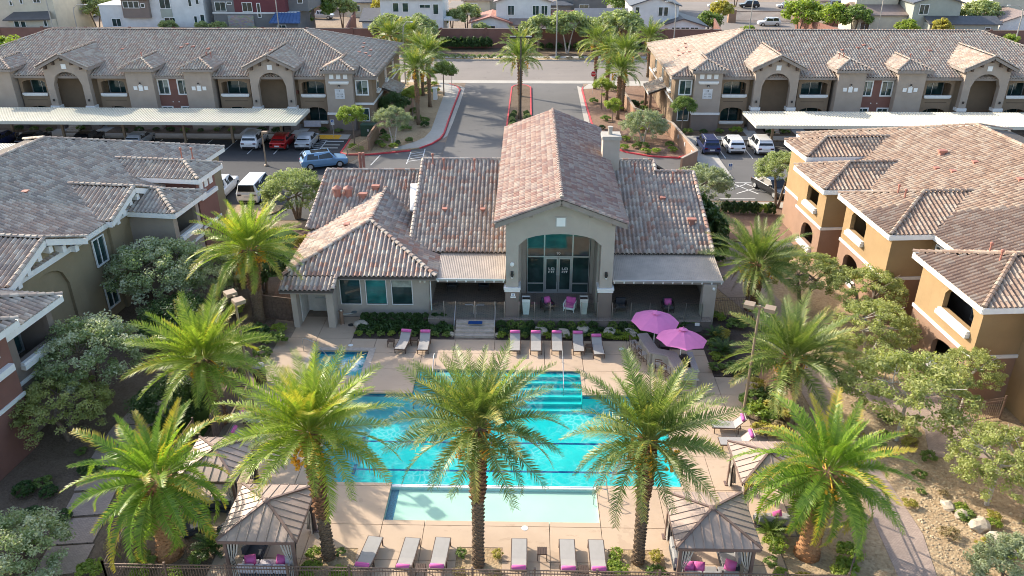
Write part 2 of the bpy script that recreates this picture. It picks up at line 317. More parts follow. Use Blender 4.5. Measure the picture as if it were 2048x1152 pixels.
# ------------------------------------------------------------------ mesh helpers
WORLDM = {}
class MB:
    def __init__(s, M=None): s.v = []; s.f = []; s.m = []; s.M = M; s.tone = None
    def add(s, vs, fs, mi=0):
        o = len(s.v)
        if s.M is not None: vs = [s.M @ Vector(p) for p in vs]
        s.v.extend([tuple(p) for p in vs]); s.f.extend([tuple(i + o for i in f) for f in fs]); s.m.extend([mi] * len(fs))
        return s
    def box(s, x0, y0, z0, x1, y1, z1, mi=0):
        v = [(x0, y0, z0), (x1, y0, z0), (x1, y1, z0), (x0, y1, z0), (x0, y0, z1), (x1, y0, z1), (x1, y1, z1), (x0, y1, z1)]
        return s.add(v, [(0, 3, 2, 1), (4, 5, 6, 7), (0, 1, 5, 4), (1, 2, 6, 5), (2, 3, 7, 6), (3, 0, 4, 7)], mi)
    def prism(s, poly, z0, z1, mi=0):
        k = len(poly)
        v = [(p[0], p[1], z0) for p in poly] + [(p[0], p[1], z1) for p in poly]
        f = [tuple(range(k - 1, -1, -1)), tuple(range(k, 2 * k))] + [(i, (i + 1) % k, k + (i + 1) % k, k + i) for i in range(k)]
        return s.add(v, f, mi)
    def slab(s, poly, t, mi=0):
        "a planar 3D polygon thickened downwards"
        k = len(poly); v = [tuple(p) for p in poly] + [(p[0], p[1], p[2] - t) for p in poly]
        f = [tuple(range(k)), tuple(range(2 * k - 1, k - 1, -1))] + [(i, k + i, k + (i + 1) % k, (i + 1) % k) for i in range(k)]
        return s.add(v, f, mi)
    def beam(s, p0, p1, w, h, mi=0, up=(0, 0, 1)):
        p0 = Vector(p0); p1 = Vector(p1); d = (p1 - p0).normalized(); up = Vector(up)
        sd_ = d.cross(up)
        if sd_.length < 1e-4: sd_ = d.cross(Vector((1, 0, 0)))
        sd_.normalize(); u = sd_.cross(d).normalized(); a = sd_ * w / 2; b_ = u * h / 2
        v = [p0 - a - b_, p0 + a - b_, p0 + a + b_, p0 - a + b_, p1 - a - b_, p1 + a - b_, p1 + a + b_, p1 - a + b_]
        return s.add(v, [(0, 3, 2, 1), (4, 5, 6, 7), (0, 1, 5, 4), (1, 2, 6, 5), (2, 3, 7, 6), (3, 0, 4, 7)], mi)
    def tube(s, pts, r, n=6, mi=0, r1=None, cap=True):
        pts = [Vector(p) for p in pts]; k = len(pts); rings = []
        for i, p in enumerate(pts):
            d = (pts[min(i + 1, k - 1)] - pts[max(i - 1, 0)]).normalized()
            a = d.cross(Vector((0, 0, 1)));
            if a.length < 1e-3: a = Vector((1, 0, 0))
            a.normalize(); b_ = d.cross(a).normalized()
            rr = r if r1 is None else r + (r1 - r) * i / (k - 1)
            if isinstance(r, (list, tuple)): rr = r[i]
            rings += [p + a * rr * math.cos(2 * math.pi * j / n) + b_ * rr * math.sin(2 * math.pi * j / n) for j in range(n)]
        f = [(i * n + j, i * n + (j + 1) % n, (i + 1) * n + (j + 1) % n, (i + 1) * n + j) for i in range(k - 1) for j in range(n)]
        if cap: f += [tuple(range(n - 1, -1, -1)), tuple((k - 1) * n + j for j in range(n))]
        return s.add(rings, f, mi)
    def lathe(s, prof, n=16, c=(0, 0, 0), mi=0, cap=True):
        v = []; k = len(prof)
        for r, z in prof: v += [(c[0] + r * math.cos(2 * math.pi * j / n), c[1] + r * math.sin(2 * math.pi * j / n), c[2] + z) for j in range(n)]
        f = [(i * n + j, i * n + (j + 1) % n, (i + 1) * n + (j + 1) % n, (i + 1) * n + j) for i in range(k - 1) for j in range(n)]
        if cap: f += [tuple(range(n - 1, -1, -1)), tuple((k - 1) * n + j for j in range(n))]
        return s.add(v, f, mi)
    def wall(s, L, z0, z1, th, ops=(), mi=0, x0=0.0, y0=0.0):
        """upright wall along local x from x0, outer face at y0, with openings (a, b, lo, hi, arch rise)"""
        cuts = sorted({x0, x0 + L, *[o[0] for o in ops], *[o[1] for o in ops]})
        for a, b_ in zip(cuts, cuts[1:]):
            if b_ - a < 1e-4: continue
            c = (a + b_) / 2; holes = sorted([(o[2], o[3]) for o in ops if o[0] < c < o[1]]); z = z0
            for lo, hi in holes:
                if lo > z + 1e-4: s.box(a, y0, z, b_, y0 + th, lo, mi)
                z = hi
            if z1 > z + 1e-4: s.box(a, y0, z, b_, y0 + th, z1, mi)
        for o in ops:
            if len(o) > 4 and o[4] > 0:
                a, b_, lo, hi, rise = o[:5]; n_ = 10; c = (a + b_) / 2; hw = (b_ - a) / 2
                for i in range(n_):
                    t0 = -1 + 2 * i / n_; t1 = -1 + 2 * (i + 1) / n_
                    za = hi - rise + rise * math.sqrt(max(0, 1 - t0 * t0)); zb = hi - rise + rise * math.sqrt(max(0, 1 - t1 * t1))
                    xa = c + hw * t0; xb = c + hw * t1; hh = hi + .001
                    v = [(xa, y0, za), (xb, y0, zb), (xb, y0, hh), (xa, y0, hh), (xa, y0 + th, za), (xb, y0 + th, zb), (xb, y0 + th, hh), (xa, y0 + th, hh)]
                    s.add(v, [(0, 1, 2, 3), (7, 6, 5, 4), (0, 4, 5, 1), (0, 3, 7, 4), (1, 5, 6, 2)], mi)
        return s
    def mesh(s, name, mats, smooth=False):
        me = bpy.data.meshes.new(name); me.from_pydata(s.v, [], s.f)
        if isinstance(mats, str): mats = [mats]
        for x in mats: me.materials.append(MATS[x])
        if len(mats) > 1: me.polygons.foreach_set('material_index', s.m)
        if smooth: me.polygons.foreach_set('use_smooth', [True] * len(s.f))
        if s.tone is not None:
            at = me.attributes.new('tone', 'FLOAT', 'FACE'); at.data.foreach_set('value', s.tone)
        me.update(); return me
    def build(s, name, mats, parent=None, smooth=False, local=False, **props):
        me = s.mesh(name, mats, smooth)
        if parent is not None and not local: me.transform(WORLDM[parent.name].inverted())
        return link(name, me, parent, None, **props)

def props_(o, label=None, cat=None, group=None, kind=None):
    if label: o['label'] = label
    if cat: o['category'] = cat
    if group: o['group'] = group
    if kind: o['kind'] = kind
    return o
def link(name, me, parent=None, M=None, **props):
    "M is the matrix relative to the parent"
    o = bpy.data.objects.new(name, me); COL.objects.link(o)
    base = WORLDM[parent.name] if parent is not None else Matrix()
    if parent is not None: o.parent = parent
    if M is not None: o.matrix_local = M; WORLDM[o.name] = base @ M
    else: WORLDM[o.name] = base.copy()
    return props_(o, **props)
def thing(name, label, cat, loc=(0, 0, 0), rz=0.0, group=None, M=None):
    o = bpy.data.objects.new(name, None); COL.objects.link(o)
    m = M if M is not None else Matrix.Translation(loc) @ Matrix.Rotation(rz, 4, 'Z')
    o.matrix_world = m; WORLDM[o.name] = m; o.empty_display_size = .5
    return props_(o, label, cat, group)
def lm(parent, Mw):
    "world matrix to parent-local matrix"
    return WORLDM[parent.name].inverted() @ Mw
def copy_tree(o, M, label=None, group=None):
    c = o.copy(); COL.objects.link(c); c.matrix_world = M; WORLDM[c.name] = M
    if label: c['label'] = label
    if group: c['group'] = group
    def rec(src, dst):
        for ch in list(src.children):
            d = ch.copy(); COL.objects.link(d); d.parent = dst; d.matrix_local = ch.matrix_local.copy(); rec(ch, d)
    rec(o, c); return c
def TM(x, y, z=0, rz=0.0, s=1.0):
    return Matrix.Translation((x, y, z)) @ Matrix.Rotation(rz, 4, 'Z') @ Matrix.Scale(s, 4)
def struct(name, mb, mats, **kw):
    o = mb.build(name, mats, **kw); o['kind'] = 'structure'; return o

# ------------------------------------------------------------------ clay tile roofs
PROF_FINE = [(0, 0), (.22, .0), (.36, .08), (.61, .135), (.86, .08), (1.0, 0)]
PROF_FAR = [(0, 0), (.22, .0), (.42, .115), (.78, .115), (1.0, 0)]
def tile_unit(prof, w_, l_):
    v = []; k = len(prof)
    for a, h in prof: v.append((a * w_, -.03, h + .032))
    for a, h in prof: v.append((a * w_, l_, h + .012))
    for a, h in prof: v.append((a * w_, -.03, h * .86 - .004))
    f = [(i, i + 1, k + i + 1, k + i) for i in range(k - 1)] + [(2 * k + i, 2 * k + i + 1, i + 1, i) for i in range(k - 1)]
    return np.array(v, float), np.array(f, int)
def inside(px, py, poly):
    r = np.zeros(px.shape, bool); k = len(poly)
    for i in range(k):
        x0, y0 = poly[i]; x1, y1 = poly[(i + 1) % k]
        if abs(y1 - y0) < 1e-9: continue
        c = ((y0 > py) != (y1 > py)) & (px < (x1 - x0) * (py - y0) / (y1 - y0) + x0)
        r ^= c
    return r
def plane_frame(poly):
    p = [Vector(q) for q in poly]
    nrm = Vector((0, 0, 0))
    for i in range(len(p)): nrm += p[i].cross(p[(i + 1) % len(p)])
    nrm.normalize()
    if nrm.z < 0: p = [p[1], p[0]] + p[:1:-1]; nrm = -nrm
    e = (p[1] - p[0]).normalized(); s_ = nrm.cross(e)
    return p, e, s_, nrm
def tile_field(poly, w_, l_, patch=.62):
    p, e, s_, nrm = plane_frame(poly); o = p[0]
    q = [((x - o).dot(e), (x - o).dot(s_)) for x in p]
    a0 = min(x for x, _ in q); a1 = max(x for x, _ in q); b1 = max(y for _, y in q)
    na = int(math.ceil((a1 - a0) / w_)); nb = int(math.ceil(b1 / l_))
    A, B = np.meshgrid(a0 + (np.arange(na)) * w_, np.arange(nb) * l_)
    ok = inside(A + w_ / 2, B + l_ * .5, q)
    ph = RNG.random(4) * 20
    big = (np.sin(A * 1.1 + ph[0] + 1.7 * np.sin(B * .9 + ph[1])) * np.sin(B * 1.6 + ph[2] + 1.3 * np.sin(A * .7 + ph[3])) + 1) / 2
    tone = np.where(RNG.random(A.shape) < patch, big, RNG.random(A.shape)).clip(0, .999)
    A = A[ok]; B = B[ok]; tone = tone[ok]
    E = np.array(e); S = np.array(s_); Nn = np.array(nrm)
    O = np.array(o)[None] + A[:, None] * E + B[:, None] * S
    return O, tone, E, S, Nn
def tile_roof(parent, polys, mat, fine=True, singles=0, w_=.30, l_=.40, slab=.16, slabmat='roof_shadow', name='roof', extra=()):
    """roof part: boarding slab, with tiles on it as sub-parts (nearest ones single, the rest joined). polys in world coordinates, eave edge first"""
    mb = MB()
    for pl in list(polys) + list(extra):
        p, e, s_, nrm = plane_frame(pl)
        mb.slab([x - nrm * .015 for x in p], slab)
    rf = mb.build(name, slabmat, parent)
    uv, uf = tile_unit(PROF_FINE if fine else PROF_FAR, w_, l_)
    allO = []; allT = []; allB = []
    for pl in polys:
        O, t, E, S, Nn = tile_field(pl, w_, l_)
        allO.append(O); allT.append(t); allB.append(np.repeat(np.stack([E, S, Nn])[None], len(O), 0))
    O = np.concatenate(allO); T = np.concatenate(allT); Bm = np.concatenate(allB)
    if singles:
        tc = Vector(CAMP); d = np.linalg.norm(O - np.array(CAMP)[None], axis=1)
        view = (np.array(CAMP)[None] - O); face = (view * Bm[:, 2]).sum(1) / d
        score = d / np.maximum(face, .05)
        # only tiles that fall inside the picture
        R3 = np.array(cam.rotation_euler.to_matrix()); cc_ = (O - np.array(CAMP)[None]) @ R3
        sx = -cc_[:, 0] / cc_[:, 2] * 1600 / 1024; sy = -cc_[:, 1] / cc_[:, 2] * 1600 / 576
        score[(np.abs(sx) > 1) | (np.abs(sy) > 1)] += 1e5
        idx = np.argsort(score)[:singles]
        variants = []
        for k in range(8):
            me = bpy.data.meshes.new('roof_tile'); me.from_pydata(uv.tolist(), [], uf.tolist()); me.materials.append(MATS[mat])
            at = me.attributes.new('tone', 'FLOAT', 'FACE'); at.data.foreach_set('value', [(k + .5) / 8] * len(uf)); variants.append(me)
        Pi = WORLDM[rf.name].inverted()
        for i in idx:
            E, S, Nn = Bm[i]
            M = Matrix(((E[0], S[0], Nn[0], O[i][0]), (E[1], S[1], Nn[1], O[i][1]), (E[2], S[2], Nn[2], O[i][2]), (0, 0, 0, 1)))
            link('roof_tile', variants[min(7, int(T[i] * 8))], rf, Pi @ M)
        keep = np.ones(len(O), bool); keep[idx] = False; O = O[keep]; T = T[keep]; Bm = Bm[keep]
    if len(O):
        nv = len(uv)
        jit = (RNG.random((len(O), 1, 1)) - .5) * .022
        V = O[:, None, :] + uv[None, :, 0:1] * Bm[:, 0][:, None] + uv[None, :, 1:2] * Bm[:, 1][:, None] + (uv[None, :, 2:3] + jit) * Bm[:, 2][:, None]
        F = uf[None] + (np.arange(len(O)) * nv)[:, None, None]
        me = bpy.data.meshes.new('roof_tiles'); nf = F.shape[0] * F.shape[1]
        me.vertices.add(V.shape[0] * nv); me.vertices.foreach_set('co', V.reshape(-1))
        me.loops.add(nf * 4); me.loops.foreach_set('vertex_index', F.reshape(-1))
        me.polygons.add(nf); me.polygons.foreach_set('loop_start', np.arange(nf) * 4)
        me.polygons.foreach_set('loop_total', np.full(nf, 4))
        me.update(calc_edges=True); me.materials.append(MATS[mat])
        at = me.attributes.new('tone', 'FLOAT', 'FACE'); at.data.foreach_set('value', np.repeat(T, len(uf)))
        me.transform(WORLDM[parent.name].inverted())
        link('tile_covering', me, rf, None, kind='stuff')
    return rf
CAPM = {}
def cap_mesh(mat, k):
    key = (mat, k)
    if key not in CAPM:
        v = []; 
        for y, r in ((-.03, .145), (.42, .12)):
            for j in range(5):
                a = math.pi * j / 4; v.append((r * math.cos(a), y, r * .85 * math.sin(a) + (.035 if y < 0 else .0)))
        f = [(j, j + 1, 6 + j, 5 + j) for j in range(4)] + [(4, 3, 2, 1, 0)]
        me = bpy.data.meshes.new('ridge_tile'); me.from_pydata(v, [], f); me.materials.append(MATS[mat])
        at = me.attributes.new('tone', 'FLOAT', 'FACE'); at.data.foreach_set('value', [(k + .5) / 6] * len(f))
        CAPM[key] = (me, v, f)
    return CAPM[key]
def ridge_caps(rf, lines, mat, single=True, lift=.10, step=.40):
    mb = MB(); tones = []; cnt = 0
    Pi = WORLDM[rf.name].inverted()
    for p0, p1 in lines:
        p0 = Vector(p0); p1 = Vector(p1)
        if p1.z < p0.z - 1e-3: p0, p1 = p1, p0
        d = p1 - p0; L = d.length; k = max(1, int(round(L / step))); y = d.normalized(); x = y.cross(Vector((0, 0, 1))).normalized(); z = x.cross(y)
        for i in range(k):
            o = p0 + d * (i / k) + Vector((0, 0, lift)); sy = (L / k) / .40
            M = Matrix(((x.x, y.x * sy, z.x, o.x), (x.y, y.y * sy, z.y, o.y), (x.z, y.z * sy, z.z, o.z), (0, 0, 0, 1)))
            kk = random.randrange(6); me, v, f = cap_mesh(mat, kk)
            if single and cnt < 290: link('ridge_tile', me, rf, Pi @ M); cnt += 1
            else:
                mb.M = M; mb.add(v, f); tones += [(kk + .5) / 6] * len(f)
    if mb.v:
        mb.tone = tones; o = mb.mesh('ridge_tiles', mat); o.transform(Pi); link('ridge_covering', o, rf, None, kind='stuff')
def fascia(parent, lines, mat, h=.26, t=.05, drop=.14, name='fascia'):
    for a, b_ in lines:
        mb = MB(); a = Vector(a); b_ = Vector(b_); mb.beam(a - Vector((0, 0, drop)), b_ - Vector((0, 0, drop)), t, h)
        mb.build(name, mat, parent)
def vents(rf, pts, mat='vent_rust'):
    "small plumbing stacks and hooded vents standing on a roof; pts: (x, y, z, kind)"
    Pi = WORLDM[rf.name].inverted()
    for x, y, z, k in pts:
        mb = MB()
        if k == 'pipe':
            mb.tube([(x, y, z - .1), (x, y, z + .75)], .055, 8); mb.lathe([(.16, -.02), (.07, .12)], 8, (x, y, z)); mb.lathe([(.08, .72), (.10, .74), (.10, .86), (.02, .9)], 8, (x, y, z))
            mb.mesh; nm = 'vent_pipe'
        elif k == 'drum':
            mb.lathe([(.26, -.2), (.26, .55), (.36, .57), (.36, .66), (.05, .86)], 14, (x, y, z)); nm = 'exhaust_drum'
        elif k == 'tee':
            mb.box(x - .16, y - .16, z - .2, x + .16, y + .16, z + .3); mb.box(x - .3, y - .2, z + .3, x + .3, y + .2, z + .45); nm = 'exhaust_hood'
        else:
            mb.box(x - .14, y - .14, z - .15, x + .14, y + .14, z + .16); mb.box(x - .19, y - .19, z + .16, x + .19, y + .19, z + .22); nm = 'roof_vent'
        me = mb.mesh(nm, mat); me.transform(Pi); link(nm, me, rf)

# ------------------------------------------------------------------ windows
WIN = {}
def window(parent, Mw, w_, h_, frame='window_white', pane='pane_dark', mull=1, fw=.09, blind=False, label=None):
    """framed window, local x to the right, y into the wall, origin at lower left of the opening; sub-part pane"""
    key = (round(w_, 2), round(h_, 2), frame, pane, mull, fw, blind)
    if key not in WIN:
        a = MB(); t = .06
        a.box(-fw, -t, -fw, w_ + fw, .02, 0); a.box(-fw, -t, h_, w_ + fw, .02, h_ + fw); a.box(-fw, -t, 0, 0, .02, h_); a.box(w_, -t, 0, w_ + fw, .02, h_)
        for i in range(mull):
            c = w_ * (i + 1) / (mull + 1); a.box(c - .03, -t * .6, 0, c + .03, .015, h_)
        g = MB(); g.box(0, .03, 0, w_, .05, h_)
        bl = None
        if blind:
            bb = MB()
            k = int(h_ / .09)
            for i in range(k // 2, k): bb.box(w_ * .52, .018, i * .09, w_ - .02, .028, i * .09 + .07)
            bl = bb.mesh('blind', 'blind')
        WIN[key] = (a.mesh('window', frame), g.mesh('pane', pane), bl)
    f, g, bl = WIN[key]
    o = link('window', f, parent, lm(parent, Mw)); link('pane', g, o, Matrix())
    if bl: link('blind', bl, o, Matrix())
    if label: o['label'] = label
    return o
def text(parent, body, Mw, size, mat, name='lettering', label=None):
    cu = bpy.data.curves.new(name, 'FONT'); cu.body = body; cu.size = size; cu.align_x = 'CENTER'; cu.align_y = 'CENTER'; cu.extrude = .004
    cu.materials.append(MATS[mat]); tmp = bpy.data.objects.new('t', cu); COL.objects.link(tmp); bpy.context.view_layer.update(); me = bpy.data.meshes.new_from_object(tmp); bpy.data.objects.remove(tmp)
    o = link(name, me, parent, lm(parent, Mw) if parent is not None else Mw)
    if label: o['label'] = label
    return o
FRONT = Matrix.Rotation(R_(90), 4, 'X')          # text standing upright and facing -Y
# ------------------------------------------------------------------ ground, roads, paths
def ring(mb, x0, y0, x1, y1, hx0, hy0, hx1, hy1, z0, z1):
    for a in ((x0, y0, x1, hy0), (x0, hy1, x1, y1), (x0, hy0, hx0, hy1), (hx1, hy0, x1, hy1)): mb.box(a[0], a[1], z0, a[2], a[3], z1)
def sheet(name, poly, z, mat, h=.02):
    mb = MB(); mb.prism(poly, z - h, z); return struct(name, mb, mat)
mb = MB()
for a in ((-1500, -300, 1500, 27), (-1500, 43, 1500, 2500), (-1500, 27, -14, 43), (8, 27, 1500, 43)): mb.box(a[0], a[1], -.3, a[2], a[3], -.03)
struct('ground', mb, 'desert')
def rect(x0, y0, x1, y1): return [(x0, y0), (x1, y0), (x1, y1), (x0, y1)]
sheet('left_courtyard', rect(-34, 18, -16.6, 62), -.012, 'mulch', .01)
sheet('front_planting_strip', rect(-16.6, 18, 13.2, 23.6), -.012, 'gravel', .01)
sheet('right_courtyard', rect(12.6, 18, 28, 62), -.012, 'gravel', .01)
sheet('lawn', [(-22, 52), (-17.5, 53), (-17, 59), (-20, 62), (-24, 60)], 0.004, 'lawn', .01)
sheet('small_lawn', [(-20.5, 33.5), (-16.8, 33.5), (-16.8, 37), (-20.5, 37)], 0.004, 'lawn', .01)
sheet('service_pavement', [(-17.5, 47), (-15.5, 47), (-15.5, 62), (-19, 62)], .006, 'gravel_red', .012)
# asphalt
sheet('left_parking_lot', rect(-95, 64, -17.45, 88.6), -.004, 'asphalt', .016)
sheet('entrance_drive', [(-17.4, 58), (30, 58), (30, 64), (75, 64), (75, 89), (7.9, 89), (7.9, 119), (-9.3, 119), (-9.3, 64), (-17.4, 64)], -.004, 'asphalt_drive', .016)
sheet('entrance_drive_side', rect(-17.4, 64, -9.35, 88), -.004, 'asphalt_drive', .016)
sheet('street', rect(-200, 119, 200, 136.4), -.004, 'asphalt_street', .016)
mb = MB(); mb.box(-200, 119, -.002, 200, 120.9, .004); struct('street_apron', mb, 'concrete')
sheet('far_pavement', rect(-200, 138.6, 200, 140.3), .06, 'concrete', .07)
sheet('far_verge', rect(-200, 140.3, 200, 148), .04, 'mulch', .07)
sheet('far_verge_strip', rect(-200, 136.6, 200, 138.6), .05, 'gravel', .07)
mb = MB(); mb.box(-200, 136.4, -.01, 200, 136.6, .14); struct('far_kerb', mb, 'concrete')
sheet('neighbour_road', [(36, 160), (52, 158), (60, 199), (140, 199), (140, 216), (-20, 216), (-20, 203), (30, 202)], .0, 'asphalt_street', .02)
sheet('neighbour_yard', rect(-200, 148.5, 33, 158), -.005, 'gravel_red', .01)
# raised islands and pads
def kerbed(name, poly, mat, red=None, h=.12, kw=.16):
    mb = MB(); mb.prism(poly, -.02, h - .02); return struct(name, mb, mat)
def kerb_line(name, pts, mat, w_=.17, h=.14, closed=False):
    mb = MB(); n_ = len(pts); seq = list(range(n_ if closed else n_ - 1))
    for i in seq:
        a = Vector((*pts[i], 0)); b_ = Vector((*pts[(i + 1) % n_], 0)); d = (b_ - a).normalized() * .06
        mb.beam(a - d + Vector((0, 0, h / 2 - .01)), b_ + d + Vector((0, 0, h / 2 - .01)), w_, h + .02 + .002 * (i % 2))
    return struct(name, mb, mat)
KL = [(-13.2, 118.6), (-11.55, 117.9), (-10.4, 116.3), (-9.8, 114.3), (-9.78, 111.9), (-9.85, 104), (-9.88, 96.9), (-9.85, 91.5), (-10.1, 89.2), (-10.8, 87.2), (-11.9, 85.5)]
SL = [(-12.6, 113.5), (-11.75, 112.5), (-11.7, 106.06), (-11.6, 98.8), (-11.5, 92.5), (-11.9, 89.6), (-12.8, 87.8), (-14.2, 86.0)]
kerbed('left_drive_island', [(-13.4, 118.5)] + KL[1:-1] + [(-12.0, 85.4), (-14.9, 84.2), (-17.2, 83.1), (-20.2, 83.2), (-20.2, 89.2), (-18.2, 92), (-18, 119)], 'gravel')
mb = MB(); mb.prism([(-13.2, 118.55), (-12.6, 113.5)] + SL[1:] + [(-15.1, 85.2), (-14.9, 84.45), (-12.05, 85.6)] + KL[-2:0:-1], .085, .112); struct('entrance_pavement', mb, 'concrete')
kerb_line('red_kerb', KL[1:], 'red_paint'); kerb_line('red_kerb', [(-12.9, 84.55), (-14.6, 83.85), (-17.2, 82.95), (-19.6, 82.9), (-20.25, 83.5), (-20.3, 88.6)], 'red_paint')
mb = MB(); mb.prism([(-9.2, 115.7), (-9.17, 106), (-9.26, 96.4), (-9.4, 90.6), (-9.8, 89.4), (-9.7, 91.5), (-9.72, 97), (-9.66, 112), (-9.6, 114.6), (-9.9, 116.4), (-10.5, 117.8)][::-1], -.004, .004); struct('gutter', mb, 'concrete')
# median
MED = [(-2.45, 116), (-2.0, 117.2), (-1.1, 117.6), (-.3, 117.2), (.25, 116), (.35, 84), (-.2, 82.6), (-1.1, 82.2), (-2.1, 82.6), (-2.7, 84)]
kerbed('median_island', MED, 'mulch'); kerb_line('red_kerb', MED, 'red_paint', closed=True)
# right island
RI = [(10.6, 119), (8.6, 118.2), (7.75, 116.2), (7.6, 114.5), (7.58, 107), (7.7, 96.5), (8.0, 90), (8.5, 87.5), (9.68, 85.6), (10.84, 84.3), (13.0, 83.0), (15.9, 82.5), (17.6, 84), (17.6, 89.2), (17.2, 93), (17.2, 119)]
kerbed('right_drive_island', RI, 'gravel_red'); kerb_line('red_kerb', RI[2:13], 'red_paint')
mb = MB(); mb.prism([(7.0, 117.5), (6.85, 96), (7.1, 90), (7.5, 87.2), (7.95, 87.4), (7.6, 90), (7.48, 96.5), (7.45, 114.6), (7.6, 116.2)], -.004, .004); struct('gutter', mb, 'concrete')
mb = MB(); mb.prism([(7.9, 116.1), (7.75, 114.9), (9.7, 115.4), (10.6, 117), (17, 117.2), (17, 119), (10.6, 119), (8.7, 118.2)], .085, .112); struct('corner_pavement', mb, 'concrete')
# building pads and walks in front of the apartment rows
kerbed('left_building_pad', [(-95, 88.6), (-20.3, 88.6), (-18.1, 92), (-18.1, 119), (-95, 119)], 'mulch')
mb = MB(); mb.box(-95, 88.62, .08, -20.6, 90.6, .112); struct('front_walk', mb, 'concrete')
kerbed('right_building_pad', [(17.7, 89.2), (75, 89.2), (75, 119), (17.3, 119), (17.3, 93)], 'mulch')
mb = MB(); mb.box(17.8, 89.22, .08, 75, 90.9, .112); struct('front_walk', mb, 'concrete')
mb = MB(); mb.box(17.7, 75.6, .04, 20.2, 89.2, .10); struct('side_walk', mb, 'concrete')
for x0, x1, y0, y1 in ((-56, -54.4, 90.6, 95), (-51, -49.5, 90.6, 95), (-33.6, -32, 90.6, 95), (-27.6, -26, 90.6, 95), (25.2, 26.6, 90.9, 95), (31, 32.6, 90.9, 95), (51, 52.4, 90.9, 95)):
    mb = MB(); mb.box(x0, y0, .08, x1, y1, .11); struct('entry_walk', mb, 'concrete')
kerbed('left_lot_edge', [(-95, 62.5), (-24.5, 62.5), (-22, 66.0), (-22, 67.4), (-95, 67.4)], 'gravel')
kerbed('right_lot_edge', [(14.5, 60), (75, 60), (75, 66), (24.5, 66), (24.5, 69.3), (16.2, 69.3), (14.5, 66.5)], 'gravel_red')
mb = MB(); mb.box(15.4, 67.6, .08, 24.5, 69.0, .112); struct('lot_walk', mb, 'concrete')
# painted bay lines
mb = MB()
for i in range(-3, 10):
    x = -24.6 - 2.86 * i
    if i < 0: continue
    mb.box(x - .05, 83.1, -.004, x + .05, 88.5, .0045)
mb.box(-20.9, 88.0, -.004, -23, 88.3, .0045)
for x in (-22.9,): mb.box(x - .05, 83.5, -.004, x + .05, 88.5, .0045)
for i in range(6): mb.beam((-24.5 + .05, 83.6 + i * .85, .0), (-22.95, 84.2 + i * .85, .0), .1, .009)
for i in range(5):
    x = 20.95 + 2.86 * i; mb.box(x - .05, 82.6, -.004, x + .05, 88.9, .0045)
for a, b_ in (((-12.75, 84.2), (-12.65, 80.0)), ((-11.35, 85.4), (-11.15, 80.0)), ((-12.7, 83.5), (-11.4, 84.3)), ((-12.7, 82.6), (-11.3, 83.4)), ((-12.7, 81.7), (-11.25, 82.5)), ((-12.7, 80.8), (-11.2, 81.6)), ((-15.9, 83.0), (-16.3, 79.5)),
            ((19.7, 74.7), (21.6, 71.5)), ((21.0, 74.7), (22.9, 71.3)), ((19.0, 72.6), (21.0, 74.2)), ((19.6, 71.6), (21.8, 73.2)), ((17.6, 74.7), (24, 74.7)), ((17.7, 70.2), (21.0, 70.3))):
    mb.beam((*a, 0), (*b_, 0), .1, .009)
struct('bay_markings', mb, 'line_paint')
mb = MB()
for x in (-22.5, -20.5): pass
mb.box(-24.2, 88.66, .1, -21.6, 90.4, .118); struct('tactile_ramp', mb, 'date_orange')
for x, y in ((-46.4, 85.6), (-35.0, 85.9), (-21.9, 85.4), (-21.9, 86.6)):
    mb = MB(); mb.box(x - .9, y - .08, -.004, x + .9, y + .08, .12); o = mb.build('wheel_stop', 'concrete'); props_(o, 'low pale concrete wheel stop lying in an empty parking bay', 'wheel stop', 'wheel stops in the left car park')
# courtyard paths
mb = MB()
PTH = [(16.2, 23.0, 17.4, 23.0), (15.5, 24.7, 17.1, 24.7), (15.7, 27.5, 17.6, 27.2), (16.0, 30.6, 17.5, 30.3), (15.75, 34.3, 17.1, 34.5), (15.6, 39, 17.2, 39), (15.4, 44, 17.0, 44), (14.6, 48.5, 17.6, 49), (13.4, 52, 17.0, 54), (13.6, 56, 16.4, 60)]
for a, b_ in zip(PTH, PTH[1:]): mb.prism([(a[0], a[1]), (a[2], a[3]), (b_[2], b_[3]), (b_[0], b_[1])], -.01, .012)
mb.prism([(17.15, 39.0), (20.9, 36.0), (21.0, 34.8), (20.3, 32.6), (23.2, 32.6), (24.5, 34.5), (23.5, 38), (17.2, 41.5)], -.01, .008)
struct('paver_path', mb, 'pavers')
base = MB(); base.box(-21.9, 20, -.012, -18.4, 36, -.004)
for i, (x, y, rz) in enumerate(((-19.55, 24.9, .12), (-19.85, 26.6, .1), (-20.2, 28.35, .14), (-20.5, 30.1, .1), (-20.8, 31.85, .12), (-20.9, 33.6, 0), (-20.7, 35.3, -.1), (-20.4, 37.0, -.12))):
    mb = MB(TM(x, y, 0, rz)); mb.box(-.95, -.8, -.01, .95, .8, .05); mb.tone = None
    o = mb.build('stepping_slab', 'pavers'); o['kind'] = 'structure'

